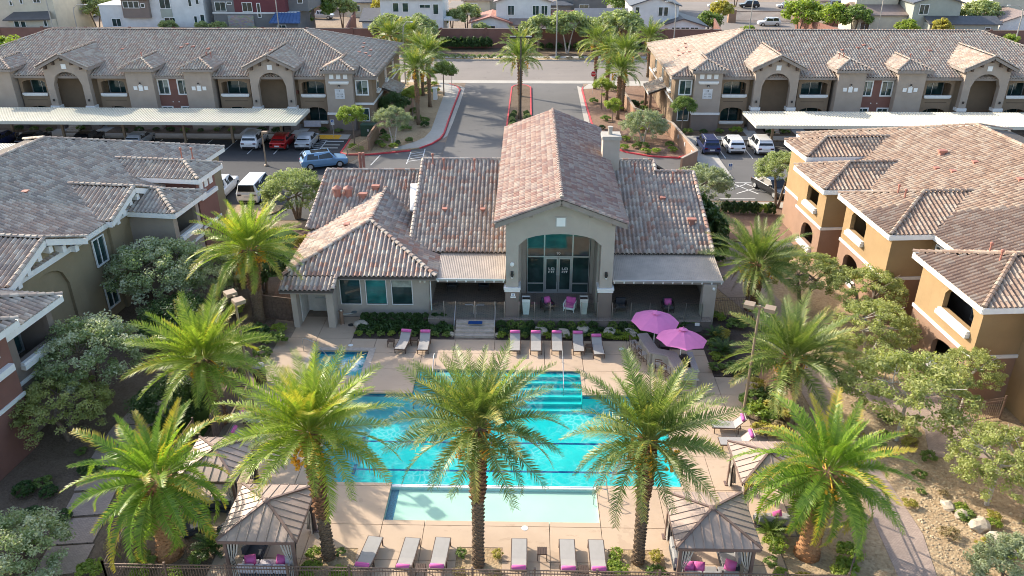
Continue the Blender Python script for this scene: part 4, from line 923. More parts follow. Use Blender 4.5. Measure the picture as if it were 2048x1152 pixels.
# ------------------------------------------------------------------ apartment buildings
class Frame:
    "local axes of a building: u along its front, v into the building"
    def __init__(s, o, ud, vd):
        ud = Vector((*ud, 0)).normalized(); vd = Vector((*vd, 0)).normalized()
        s.u = ud; s.v = vd; s.mir = ud.cross(vd).z < 0
        s.M = Matrix(((ud.x, vd.x, 0, o[0]), (ud.y, vd.y, 0, o[1]), (0, 0, 1, 0), (0, 0, 0, 1)))
    def P(s, u, v, z): return s.M @ Vector((u, v, z))
    def mb(s): return MB(s.M)
    def win(s, par, u, v, z, w_, h_, **k):
        x = -s.u if s.mir else s.u; o = s.P(u + (w_ if s.mir else 0), v, z)
        return window(par, Matrix(((x.x, s.v.x, 0, o.x), (x.y, s.v.y, 0, o.y), (0, 0, 1, o.z), (0, 0, 0, 1))), w_, h_, **k)
    def face(s, u, v, z):
        x = -s.u if s.mir else s.u; o = s.P(u, v, z)
        return Matrix(((x.x, s.v.x, 0, o.x), (x.y, s.v.y, 0, o.y), (0, 0, 1, o.z), (0, 0, 0, 1))) @ FRONT
def part(F, par, name, mat, boxes=(), walls=(), **kw):
    mb = F.mb()
    for b_ in boxes: mb.box(*b_)
    for a in walls: mb.wall(*a[:4], a[4] if len(a) > 4 else (), 0, *a[5:])
    return mb.build(name, mat, par, **kw)

def far_block(F, par, L, tiles, sign, sgn_lines):
    # main volume behind the projecting bays
    part(F, par, 'wall', 'stucco_mocha', [(0.1, 2.7, .1, L, 3.0, 6.1), (L - .3, 3.0, .1, L, 22, 6.1), (.1, 21.8, .1, L, 22, 6.1)])
    part(F, par, 'wall', 'stucco_mocha', [(0.0, .8, .1, .3, 22, 6.1)])
    part(F, par, 'band', 'white_trim', [(-.06, .74, 2.95, -.001, 22, 3.2)])
    # roadside windows and entrance canopy
    for vv in (3.5, 9.5, 15.5):
        mb = F.mb(); mb.box(-.05, vv, 4.1, -.001, vv + 1.3, 5.4); mb.build('window', 'window_white', par)
        mb = F.mb(); mb.box(-.07, vv + .1, 4.2, -.05, vv + 1.2, 5.3); mb.build('pane', 'pane_dark', par)
        mb = F.mb(); mb.box(-.3, vv - .2, 3.75, -.0, vv + 1.5, 4.0); mb.build('sill', 'white_trim', par)
    mb = F.mb(); mb.slab([(-2.0, 7.0, 2.75), (-2.0, 12, 2.75), (0, 12, 3.5), (0, 7.0, 3.5)], .14); mb.box(-1.9, 7.2, .1, -1.6, 7.5, 2.6); mb.box(-1.9, 11.5, .1, -1.6, 11.8, 2.6); mb.build('side_porch', 'stucco_clay', par)
    tile_roof(par, [[F.P(-2.1, 6.9, 2.86), F.P(-2.1, 12.1, 2.86), F.P(0, 12.1, 3.64), F.P(0, 6.9, 3.64)]], tiles, fine=False, w_=.33, name='porch_roof')
    fascia(par, [(F.P(-2.1, 6.9, 2.86), F.P(-2.1, 12.1, 2.86))], 'white_trim', .25)
    # corner wing
    part(F, par, 'corner_wing', 'stucco_mocha', [(.3, .8, .1, 2.15, 1.0, 4.15), (.3, .8, 5.75, 2.15, 1.0, 6.15), (.3, .8, 4.15, .5, 1.0, 5.75), (1.85, .8, 4.15, 2.15, 1.0, 5.75)])
    F.win(par, .55, .76, 4.2, 1.25, 1.5, blind=True, fw=.15); part(F, par, 'band', 'white_trim', [(-.06, .70, 2.95, 2.1, .799, 3.2)])
    F.win(par, .6, .76, 1.1, 1.2, 1.4)
    tr = []
    def tower(u0, u1, top=7.05, lower=True, marks=True):
        part(F, par, 'tower_wall', 'stucco_taupe', [(u0, 0, 2.2 if lower else .1, u1, 4, top)])
        if lower:
            part(F, par, 'tower_base', 'stucco_brown', [(u0 - .02, -.02, .1, u1 + .02, 4, 1.95)]); part(F, par, 'band', 'white_trim', [(u0 - .1, -.1, 1.95, u1 + .1, 4, 2.2)])
        o = .45; h = (u1 - u0) / 2 + o; c = (u0 + u1) / 2; zt = top + .02; za = zt + h * .42; vb = (za - 6.2) / .34 + .5
        f0, f1 = F.P(u0 - o, -o, zt), F.P(u1 + o, -o, zt); a = F.P(c, -o + h, za); b_ = F.P(c, vb, za)
        vs = (zt - 6.2) / .34 + .5
        l = [F.P(u0 - o, vs, zt), f0, a, b_]; r = [f1, F.P(u1 + o, vs, zt), b_, a]
        t_ = tile_roof(par, [[f0, f1, a], l, r], tiles, fine=False, w_=.33, name='tower_roof'); ridge_caps(t_, [(f0, a), (f1, a), (a, b_)], tiles, single=False)
        fascia(par, [(f0, f1), (l[0], f0), (f1, r[1])], 'fascia_taupe', .28)
        part(F, par, 'soffit', 'soffit', [(u0 - o + .05, -o + .05, top - .1, u1 + o - .05, 0, top - .05)])
        if marks:
            for k, (dx, w_, h_) in enumerate(((-.62, .42, .42), (0, .46, .62), (.62, .42, .42))):
                part(F, par, 'wall_vent', 'window_white', [(c + dx - w_ / 2, -.05, 4.95 - h_ / 2, c + dx + w_ / 2, 0, 4.95 + h_ / 2)])
            part(F, par, 'wall_lantern', 'dark_metal', [(c - .07, -.16, 5.42, c + .07, 0, 5.6)]); part(F, par, 'lantern_glass', 'lamp_off', [(c - .06, -.14, 5.32, c + .06, -.02, 5.42)])
    def portal(u0, u1):
        c = (u0 + u1) / 2; cw = .85; ev_ = 7.25; hw = (u1 - u0) / 2
        mb = F.mb(); mb.wall(u1 - u0, .1, ev_, .7, [(u0 + cw, u1 - cw, .1, 6.75, 1.5)], 0, u0, 0.0)
        mb.add([(u0, 0, ev_), (u1, 0, ev_), (c, 0, ev_ + hw * .48), (u0, .7, ev_), (u1, .7, ev_), (c, .7, ev_ + hw * .48)], [(0, 1, 2), (5, 4, 3), (0, 2, 5, 3), (1, 4, 5, 2)])
        mb.box(u0, .7, 5.9, u0 + .25, 4, ev_); mb.box(u1 - .25, .7, 5.9, u1, 4, ev_)
        mb.build('portal_wall', 'stucco_taupe', par)
        for a in (u0, u1 - cw):
            part(F, par, 'column_band', 'white_trim', [(a - .12, -.12, 2.5, a + cw + .12, .82, 2.85)]); part(F, par, 'column_base', 'stucco_brown', [(a - .04, -.04, .1, a + cw + .04, .74, 2.5)])
            part(F, par, 'wall_lantern', 'dark_metal', [(a + cw / 2 - .08, -.15, 3.4, a + cw / 2 + .08, 0, 3.65)])
        part(F, par, 'gable_vent', 'window_white', [(c - .27, -.06, 7.1, c + .27, -.002, 7.65)])
        o = .55; zt = 7.3; za = zt + (hw + o) * .48
        f0, f1 = F.P(u0 - o, -o, zt), F.P(u1 + o, -o, zt); vb = (za - 6.2) / .34 + .5; vs = (zt - 6.2) / .34 + .5
        a = F.P(c, -o, za); b_ = F.P(c, vb, za)
        t_ = tile_roof(par, [[F.P(u0 - o, vs, zt), f0, a, b_], [f1, F.P(u1 + o, vs, zt), b_, a]], tiles, fine=False, w_=.33, name='portal_roof')
        ridge_caps(t_, [(a, b_), (f0, a), (f1, a)], tiles, single=False); fascia(par, [(f0, a), (f1, a), (F.P(u0 - o, vs, zt), f0), (f1, F.P(u1 + o, vs, zt))], 'fascia_taupe', .3)
        for k in (-.82, -.42, 0, .42, .82):
            x = c + k * hw; z = za - abs(k) * hw * .48 - .3
            part(F, par, 'corbel', 'corbel_brown', [(x - .1, -.42, z - .38, x + .1, 0, z)])
        # breezeway: back wall, stair, landing rail, lamp
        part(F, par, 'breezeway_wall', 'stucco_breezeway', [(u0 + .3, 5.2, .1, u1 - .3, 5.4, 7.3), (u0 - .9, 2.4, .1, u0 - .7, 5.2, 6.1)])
        part(F, par, 'lamp', 'lamp_off', [(c + .9, 5.1, 5.6, c + 1.05, 5.2, 5.75)])
        sb = F.mb()
        for i in range(14): sb.box(c - .2 + i * .16, 3.2, .15 + i * .2, c + .1 + i * .16, 4.6, .3 + i * .2)
        sb.build('stair', 'concrete_step', par); part(F, par, 'stair_rail', 'rail_bronze', [(c - .4, 3.1, 3.1, c + 2.2, 3.15, 3.16), (c - .4, 3.1, 2.2, c + 2.2, 3.15, 2.26)])
        sb = F.mb(); 
        for i in range(5): sb.box(c - .75, -1.5 + i * .3, .1, c + .75, 0, .25 + .15 * i)
        sb.build('entry_step', 'concrete_step', par)
        for a in (u0 - 1.05, u1 + .15):
            part(F, par, 'recess_window', 'window_white', [(a + .15, 2.62, 4.3, a + .85, 2.7, 5.7)]); part(F, par, 'pane', 'pane_dark', [(a + .22, 2.58, 4.37, a + .78, 2.62, 5.63)])
            part(F, par, 'landing', 'stucco_mocha', [(a, 2.1, 3.0, a + .9, 2.2, 3.9)])
    def balcony(u0, u1, low=True):
        up = (u0 + .35, u1 - .35, 4.15, 5.62, .28); lo = (u0 + .35, u1 - .35, 1.0, 2.6, .55)
        mb = F.mb(); mb.wall(u1 - u0, .1, 6.1, .3, [up, lo], 0, u0, .95); mb.box(u0, 1.25, .1, u0 + .2, 2.7, 6.1); mb.box(u1 - .2, 1.25, .1, u1, 2.7, 6.1); mb.box(u0 + .2, 1.25, 3.0, u1 - .2, 2.7, 3.2); mb.build('balcony_wall', 'stucco_mocha', par)
        for z in (3.9, .75):
            part(F, par, 'ledge', 'white_trim', [(u0 + .2, .72, z, u1 - .2, .949, z + .25), (u0 + .3, .80, z - .12, u1 - .3, .949, z)])
        F.win(par, u0 + .55, 2.5, 3.4, u1 - u0 - 1.1, 2.1, mull=1, frame='alu'); F.win(par, u0 + .55, 2.5, .4, u1 - u0 - 1.1, 2.0, mull=1, frame='alu')
        part(F, par, 'groove', 'corbel_brown', [(u0 + .5, .93, 3.28, u1 - .5, .949, 3.34)])
    def maroon(u0, u1):
        m_ = (u0 + u1) / 2; a = (u0 + .15, u0 + 1.25); b_ = (u1 - 1.25, u1 - .15)
        mb = F.mb(); mb.wall(u1 - u0, .1, 6.1, .3, [(a[0], a[1], 4.1, 5.65), (b_[0], b_[1], 4.1, 5.65), (a[0], a[1], 1.1, 2.5), (b_[0], b_[1], 1.1, 2.5)], 0, u0, 1.0); mb.build('red_wall', 'stucco_maroon', par)
        for q in (a, b_): F.win(par, q[0], 1.03, 4.1, 1.1, 1.55, blind=True, fw=.15); F.win(par, q[0], 1.03, 1.1, 1.1, 1.4, fw=.15)
        for dx in (-.35, .35): part(F, par, 'dryer_vent', 'lamp_off', [(m_ + dx - .06, .95, 3.1, m_ + dx + .06, 1.0, 3.22)])
    tower(2.1, 5.2, 7.05, True, False)
    for dx in (-.8, 0, .8): part(F, par, 'wall_vent', 'window_white', [(3.65 + dx - .24, -.05, 6.1, 3.65 + dx + .24, 0, 6.6)])
    part(F, par, 'ledge', 'white_trim', [(2.5, -.2, 5.62, 4.8, 0, 5.82), (2.62, -.12, 5.5, 4.68, 0, 5.62)])
    part(F, par, 'wall_lantern', 'dark_metal', [(3.53, -.2, 5.25, 3.77, 0, 5.4)]); part(F, par, 'lantern_glass', 'lamp_off', [(3.59, -.22, 5.2, 3.71, -.1, 5.27)])
    sb = F.mb(); sb.box(3.1, -.04, 3.8, 4.2, 0, 4.95); s_ = sb.build('building_sign', 'plate_white', par)
    for i, (t_, sz) in enumerate(sgn_lines): text(s_, t_, F.face(3.65, -.05, 4.72 - i * .30 - (.05 if i else 0)), sz, 'black_plastic')
    balcony(5.3, 8.6); portal(8.95, 13.9); balcony(14.3, 18.0); tower(18.4, 21.5, 7.15, False); maroon(21.5, 25.2); tower(25.2, 28.3, 7.15, False); balcony(28.7, 32.2); portal(32.7, 37.7); balcony(38.1, 41.5)
    tower(41.7, 44.8, 7.05, True, False); part(F, par, 'end_wing', 'stucco_mocha', [(44.8, .8, .1, L, 3, 6.1)])
    # main roof
    pt = .34; z0 = 6.2; zr = z0 + 10.5 * pt; a0, a1, b0, b1 = -.5, L + .5, .5, 22.5
    f0, f1, k0, k1 = F.P(a0, b0, z0), F.P(a1, b0, z0), F.P(a0, b1, z0), F.P(a1, b1, z0); r0, r1 = F.P(a0 + 10.5, 11.0, zr + .0), F.P(a1 - 10.5, 11.0, zr)
    rf = tile_roof(par, [[f0, f1, r1, r0], [k0, f0, r0, F.P(a0 + 10.5, 12, zr)]], tiles, fine=False, w_=.33, l_=.42, extra=[[f1, k1, F.P(a1 - 10.5, 12, zr), r1], [k1, k0, F.P(a0 + 10.5, 12, zr), F.P(a1 - 10.5, 12, zr)]])
    ridge_caps(rf, [(f0, r0), (f1, r1), (r0, r1), (k0, F.P(a0 + 10.5, 12, zr))], tiles, single=False)
    fascia(par, [(f0, f1), (k0, f0)], 'fascia_taupe', .28)
    for (u, v) in ((12.9, 6), (20.6, 6.3), (22.6, 6.8), (23.5, 7.4), (24, 6.6), (31, 6.2), (35, 5.6), (38, 5)):
        q = F.P(u, v, z0 + (v - .5) * pt); vents(rf, [(q.x, q.y, q.z, 'box')])
    for (u, v) in ((19.2, 3.2), (19.7, 3.2), (27.4, 3.1)):
        q = F.P(u, v, z0 + (v - .5) * pt + .5); vents(rf, [(q.x, q.y, q.z, 'pipe')])
    for vv in ((1.6, 9), (2.2, 9.6), (2.9, 9.2), (2.0, 12), (3.3, 14.5), (3.0, 12.2)):
        q = F.P(vv[0], vv[1], z0 + (vv[0] + .5) * pt); vents(rf, [(q.x, q.y, q.z, 'box')])
FR = Frame((17.0, 93.3), (1, 0), (0, 1)); FL = Frame((-18.2, 92.4), (-1, 0), (0, 1))
fr = thing('apartment_building', 'long two storey apartment block numbered 18 behind the right parking row', 'apartment building', (17, 93.3, 0))
far_block(FR, fr, 49, 'tile_far', '18', [('18', .3), ('1811 - 1818', .17), ('1821 - 1828', .17)])
flb = thing('apartment_building', 'long two storey apartment block numbered 1 behind the left parking row', 'apartment building', (-18.2, 92.4, 0))
far_block(FL, flb, 52, 'tile_far', '1', [('1', .3), ('111 - 118', .18), ('121 - 128', .18)])
# towel over the ground floor ledge of the left block
mb = MB(); mb.box(-26.6, 92.98, .35, -24.6, 93.05, 1.02); o = mb.build('patterned_throw', 'towel'); props_(o, 'pale patterned cloth hung over the ground floor balcony ledge of the left block', 'cloth')
mb = MB(); mb.lathe([(.16, 0), (.26, .35), (.28, .4)], 12, (-27.4, 94.6, 3.9)); o = mb.build('clay_pot', 'vent_rust'); props_(o, 'round terracotta pot on the upper landing ledge of the left block', 'pot')

# ------------------------------------------------------------------ right courtyard building
NR = Frame((21.2, 66.0), (.075, -.997), (.997, .075))
nr = thing('apartment_building', 'ochre two storey apartment block with white eaves and tan tiled roof on the right', 'apartment building', (21.2, 66.0, 0))
part(NR, nr, 'wall', 'stucco_ochre', [(1.5, 3.0, 0, 46, 3.3, 6.15), (-2.6, 3.0, 0, 1.5, 3.3, 6.15), (-2.6, 3.3, 0, -2.3, 20, 6.15)])
def near_hipwing(F, par, u0, u1, v0, v1, zt, tiles, wall, zw=None, ph=.37, o=.5, ops=(), mainz=6.3, mainv=2.6, mp=.33, single=0, trim='white_trim', band=True, low=None):
    "projecting wing with a hip roof running back into the main roof"
    zw = zw or zt - .12
    mb = F.mb(); mb.wall(u1 - u0, 3.1 if low else 0, zw, .3, [q for q in ops if not low or q[2] > 3.0], 0, u0, v0)
    mb.box(u0, v0 + .3, 3.1 if low else 0, u0 + .3, v1, zw); mb.box(u1 - .3, v0 + .3, 3.1 if low else 0, u1, v1, zw); mb.build('wing_wall', wall, par)
    if low:
        mb = F.mb(); mb.wall(u1 - u0, 0, 3.1, .3, [q for q in ops if q[2] < 3.0], 0, u0, v0); mb.box(u0, v0 + .3, 0, u0 + .3, v1, 3.1); mb.box(u1 - .3, v0 + .3, 0, u1, v1, 3.1); mb.build('wing_wall_lower', low, par)
    if band: part(F, par, 'band', trim, [(u0 - .07, v0 - .07, 3.0, u1 + .07, v0 - .001, 3.2), (u1 + .001, v0 - .07, 3.0, u1 + .07, v1, 3.2)])
    part(F, par, 'interior_wall', 'interior', [(u0 + .3, v0 + 1.9, 0, u1 - .3, v0 + 2.0, zw - .1)]); part(F, par, 'interior_floor', 'interior_floor', [(u0 + .3, v0 + .3, 3.0, u1 - .3, v0 + 1.9, 3.15)])
    for q in ops:
        part(F, par, 'ledge', trim, [(q[0] - .12, v0 - .28, q[2] - .38, q[1] + .12, v0 - .001, q[2] - .12), (q[0] - .06, v0 - .2, q[2] - .12, q[1] + .06, v0 - .001, q[2] + .0)])
        F.win(par, q[0] + .2, v0 + 1.8, q[2] - .7, q[1] - q[0] - .5, 2.0, frame='alu')
    h = (u1 - u0) / 2 + o; c = (u0 + u1) / 2; za = zt + h * ph; vb = mainv + max(0, (za - mainz) / mp); vs = mainv + max(0, (zt - mainz) / mp)
    f0, f1 = F.P(u0 - o, v0 - o, zt), F.P(u1 + o, v0 - o, zt); a = F.P(c, v0 - o + h, za); b_ = F.P(c, max(vb, v0 - o + h + .3), za)
    rf = tile_roof(par, [[f0, f1, a], [F.P(u0 - o, vs, zt), f0, a, b_], [f1, F.P(u1 + o, vs, zt), b_, a]], tiles, singles=single, name='wing_roof')
    ridge_caps(rf, [(f0, a), (f1, a), (a, b_)], tiles, single=single > 0)
    fascia(par, [(f0, f1), (F.P(u0 - o, vs, zt), f0), (f1, F.P(u1 + o, vs, zt))], trim, .34, .07)
    part(F, par, 'soffit', trim, [(u0 - o + .05, v0 - o + .05, zt - .26, u1 + o - .05, v0, zt - .2)])
    return rf, c, za
# far tower, balcony wing, setback wing, two hip wings
rfa, c, za = near_hipwing(NR, nr, 1.6, 5.3, .35, 4, 7.0, 'tile_right', 'stucco_ochre', single=60, band=True, low='stucco_clay')
rfb, c, za = near_hipwing(NR, nr, 5.9, 10.7, -.35, 3, 6.25, 'tile_right', 'stucco_ochre', single=60, ops=[(7.4, 9.4, 4.2, 5.4, .0), (7.4, 9.6, 1.1, 2.6, .6)], low='stucco_clay')
rfc, c, za = near_hipwing(NR, nr, 12.6, 19.2, .3, 4, 6.3, 'tile_right', 'stucco_ochre', single=150, ops=[(13.6, 15.8, 4.25, 5.75, .45), (13.6, 15.8, 1.1, 2.6, .5)], low='stucco_clay')
for u in (15.0, 15.9): q = NR.P(u, 2.4, 7.1); vents(rfc, [(q.x, q.y, q.z, 'pipe')])
rfd, c, za = near_hipwing(NR, nr, 22.8, 28.9, .45, 4, 6.3, 'tile_right', 'stucco_ochre', single=200, ops=[(25.4, 28.2, 4.3, 5.8, .6), (25.4, 28.2, 1.1, 2.6, .5)], low='stucco_clay')
for u in (24.9, 25.9): q = NR.P(u, 2.7, 7.15); vents(rfd, [(q.x, q.y, q.z, 'pipe')])
NR.win(nr, 19.8, 2.94, 4.2, 1.2, 1.4); NR.win(nr, 11.0, 2.94, 4.2, 1.2, 1.4); NR.win(nr, 21.2, 2.94, 4.2, 1.0, 1.4)
z0 = 6.3; mp = .33; V0 = 2.6; hw = 9.7; zr = z0 + hw * mp; U0 = -3.2; U1 = 48
a, b_, c_, d_ = NR.P(U0, V0, z0), NR.P(U1, V0, z0), NR.P(U1, V0 + 2 * hw, z0), NR.P(U0, V0 + 2 * hw, z0)
r0, r1 = NR.P(U0 + hw, V0 + hw, zr), NR.P(U1, V0 + hw, zr)
rf = tile_roof(nr, [[a, b_, r1, r0], [b_, c_, r1]][:1], 'tile_right', singles=300, extra=[[c_, d_, r0, r1], [d_, a, r0]])
ridge_caps(rf, [(a, r0), (r0, r1), (d_, r0)], 'tile_right'); fascia(nr, [(a, b_), (d_, a)], 'white_trim', .34, .07)
for u, v in ((9.5, 8.2), (11.4, 6.9), (12.3, 9.0), (12.6, 7.4), (16.5, 9.5), (20, 9.2), (24.8, 6.6)):
    q = NR.P(u, v, z0 + (v - V0) * mp); vents(rf, [(q.x, q.y, q.z, 'tee' if u < 10 else 'box')])
part(NR, nr, 'wall', 'stucco_clay', [(28.9, 4.6, 0, 46, 4.8, 6.2)])
part(NR, nr, 'ground_band', 'stucco_brown', [(22.7, .36, 0, 29.0, .449, .5)])
# white parapet boxes at the frame edge
part(NR, nr, 'condenser_screen', 'white_trim', [(27.2, 3.4, 7.2, 28.6, 4.6, 8.2)])

# ------------------------------------------------------------------ left courtyard building
NL = Frame((-23.0, 60.0), (-.105, -.9945), (-.9945, .105))
nl = thing('apartment_building', 'olive and maroon apartment block with white gable brackets and grey tile roof, left', 'apartment building', (-23, 60, 0))
part(NL, nl, 'wall', 'stucco_olive', [(-3.5, 3.1, 0, 46, 3.4, 6.1)])
rfa, c, za = near_hipwing(NL, nl, 2.8, 5.6, .35, 4, 7.0, 'tile_left', 'stucco_maroon', single=60, mainv=2.8)
for k in (3.25, 4.0, 4.75): part(NL, nl, 'wall_vent', 'window_white', [(k, .29, 5.9, k + .5, .349, 6.5)])
part(NL, nl, 'ledge', 'white_trim', [(3.0, .1, 5.2, 5.5, .35, 5.5)])
rfb, c, za = near_hipwing(NL, nl, 6.6, 10.1, -.1, 3.2, 6.15, 'tile_left', 'stucco_taupe', single=80, mainv=2.8, ops=[(7.0, 9.6, 4.2, 5.7, .0)])
def near_gable(F, par, u0, u1, v0, zt, tiles, wall, single, mainv, mainz=6.3, mp=.33, ph=.40, o=.45):
    c = (u0 + u1) / 2; hw = (u1 - u0) / 2; za = zt + (hw + o) * ph; vb = mainv + (za - mainz) / mp
    mb = F.mb(); mb.wall(u1 - u0, 0, zt, .5, [(u0 + 1.2, u1 - 1.2, 0, 5.6, 1.4)], 0, u0, v0)
    mb.add([(u0, v0, zt), (u1, v0, zt), (c, v0, zt + hw * ph), (u0, v0 + .5, zt), (u1, v0 + .5, zt), (c, v0 + .5, zt + hw * ph)], [(0, 1, 2), (5, 4, 3), (0, 2, 5, 3), (1, 4, 5, 2)])
    mb.box(u0, v0 + .5, 0, u0 + .3, v0 + 2.6, zt); mb.box(u1 - .3, v0 + .5, 0, u1, v0 + 2.6, zt); mb.build('gable_wall', wall, par)
    part(F, par, 'breezeway_wall', 'stucco_taupe', [(u0 + .3, v0 + 2.5, 0, u1 - .3, v0 + 2.7, zt)])
    F.win(par, c - .9, v0 + 2.42, 3.8, 1.5, 1.7)
    f0, f1 = F.P(u0 - o, v0 - .6, zt), F.P(u1 + o, v0 - .6, zt); a = F.P(c, v0 - .6, za); b_ = F.P(c, vb, za); vs = mainv + max(0, (zt - mainz) / mp)
    rf = tile_roof(par, [[F.P(u0 - o, vs, zt), f0, a, b_], [f1, F.P(u1 + o, vs, zt), b_, a]], tiles, singles=single, name='gable_roof')
    ridge_caps(rf, [(a, b_), (f0, a), (f1, a)], tiles); fascia(par, [(f0, a), (f1, a), (F.P(u0 - o, vs, zt), f0), (f1, F.P(u1 + o, vs, zt))], 'white_trim', .36, .08, .2)
    for k in (-.85, -.5, -.14, .2, .55, .85):
        x = c + k * hw; z = za - abs(k) * hw * ph - .42
        part(F, par, 'bracket', 'white_trim', [(x - .16, v0 - .5, z - .42, x + .16, v0, z)])
    return rf
near_gable(NL, nl, 7.3, 12.6, 2.9, 6.45, 'tile_left', 'stucco_olive', 150, 2.8)
near_gable(NL, nl, 16.2, 22.2, 2.9, 6.45, 'tile_left', 'stucco_olive', 200, 2.8)
NL.win(nl, 13.3, 3.02, 3.9, 1.1, 1.7); NL.win(nl, 13.2, 3.02, .8, 1.1, 1.7)
rfe, c, za = near_hipwing(NL, nl, 23.2, 26.6, -.2, 3.2, 6.2, 'tile_left', 'stucco_brown', single=120, mainv=2.8, ops=[(23.6, 26.1, 4.1, 5.6, .0)])
rfg, c, za = near_hipwing(NL, nl, 27.3, 31.5, -.9, 3.6, 7.0, 'tile_left', 'stucco_maroon', single=60, mainv=2.8)
for k in (28.0, 28.9, 29.8): part(NL, nl, 'wall_vent', 'window_white', [(k, -.96, 5.6, k + .6, -.901, 6.2)])
part(NL, nl, 'ledge', 'white_trim', [(27.6, -1.2, 4.7, 31.2, -.9, 5.05)])
V0 = 2.75; hw = 9.0; zr = z0 + hw * mp; U0 = -4.0
a, b_, c_, d_ = NL.P(U0, V0, z0), NL.P(48, V0, z0), NL.P(48, V0 + 2 * hw, z0), NL.P(U0, V0 + 2 * hw, z0); r0, r1 = NL.P(U0 + hw, V0 + hw, zr), NL.P(48, V0 + hw, zr)
rf = tile_roof(nl, [[a, b_, r1, r0]], 'tile_left', singles=300, extra=[[c_, d_, r0, r1], [d_, a, r0]])
ridge_caps(rf, [(a, r0), (r0, r1), (d_, r0)], 'tile_left'); fascia(nl, [(a, b_), (d_, a)], 'white_trim', .34, .07)
q = NL.P(3.6, 2.2, 7.7); vents(rfa, [(q.x, q.y, q.z, 'pipe'), (q.x + .8, q.y, q.z, 'pipe')]); q = NL.P(12.8, 8, 8); vents(rf, [(q.x, q.y, q.z, 'box')])

# ------------------------------------------------------------------ carports
def carport(label, x0, x1, y0, y1, z, posts, matn='carport_white'):
    cp = thing('carport', label, 'carport', ((x0 + x1) / 2, (y0 + y1) / 2, 0), group=None)
    mb = MB(); mb.box(x0, y0, z - .03, x1, y1, z); rf_ = mb.build('carport_roof', matn, cp)
    n_ = int((x1 - x0) / .30); mb = MB()
    for i in range(n_): xx = x0 + .1 + .30 * i; mb.box(xx, y0 + .01, z, xx + .14, y1 - .01, z + .075)
    mb.build('roof_ribs', matn, rf_, kind='stuff')
    for a in ((x0, y0 - .05, x1, y0), (x0, y1, x1, y1 + .05), (x0 - .05, y0, x0, y1), (x1, y0, x1 + .05, y1)):
        mb = MB(); mb.box(a[0], a[1], z - .28, a[2], a[3], z + .06); mb.build('edge_beam', matn, cp)
    for p in posts:
        mb = MB(); mb.box(p - .12, (y0 + y1) / 2 + .3, 0, p + .12, (y0 + y1) / 2 + .55, z - .28); mb.build('post', 'pole_tan', cp)
        mb = MB(); mb.box(p - .08, y0 + .05, z - .28, p + .08, y1 - .05, z - .04); mb.build('cross_beam', 'pole_tan', cp)
carport('long white ribbed carport roof over the left row of parked cars', -78, -24.9, 83.9, 89.9, 3.2, [-76, -70, -64, -58, -52.3, -45.4, -38.6, -33.2, -27.6])
carport('long cream carport roof over the right parking row', 24.1, 72, 83.8, 89.8, 3.2, [26.9, 33, 39, 45, 51, 57, 63, 69])
carport('short cream carport roof peeking out behind the left grey tiled roof', -75, -42.3, 69.5, 75.4, 3.2, [-46, -53, -60, -67])
# ------------------------------------------------------------------ cars
def car_mesh_sections(secs):
    """secs: (y, half width low, half width shoulder, z bottom, z shoulder, half width roof, z roof) front (+y) to rear"""
    v = []; f = []; n_ = 10
    for y, wl, ws, zb, zs, wr, zr in secs:
        hp = [(wl * .92, zb), (wl, zb + (zs - zb) * .35), (ws, zs - .06), (ws * .96, zs), (wr, zr)]
        ring = [(-x, y, z) for x, z in hp] + [(x, y, z) for x, z in reversed(hp)]
        v += ring
    for i in range(len(secs) - 1):
        for j in range(n_):
            f.append((i * n_ + j, i * n_ + (j + 1) % n_, (i + 1) * n_ + (j + 1) % n_, (i + 1) * n_ + j))
    f.append(tuple(range(n_))); f.append(tuple((len(secs) - 1) * n_ + j for j in range(n_ - 1, -1, -1)))
    return v, f
CARK = {
 # L, W, shoulder, roof, hood, screen base, screen top, roof end, rear glass base, ground clearance, wheel r
 'sedan': (4.75, 1.84, .93, 1.44, .80, 1.15, .45, -1.15, -1.85, .22, .33),
 'suv': (4.7, 1.88, 1.02, 1.70, .98, 1.2, .60, -1.75, -2.15, .26, .36),
 'hatch': (4.35, 1.80, .96, 1.56, .92, 1.25, .50, -1.55, -2.0, .22, .33),
 'truck': (5.6, 1.98, 1.12, 1.82, 1.10, 1.35, .75, -.75, -.95, .34, .40),
 'van': (5.1, 1.98, 1.20, 2.0, 1.05, 1.75, 1.15, -2.35, -2.48, .28, .36),
}
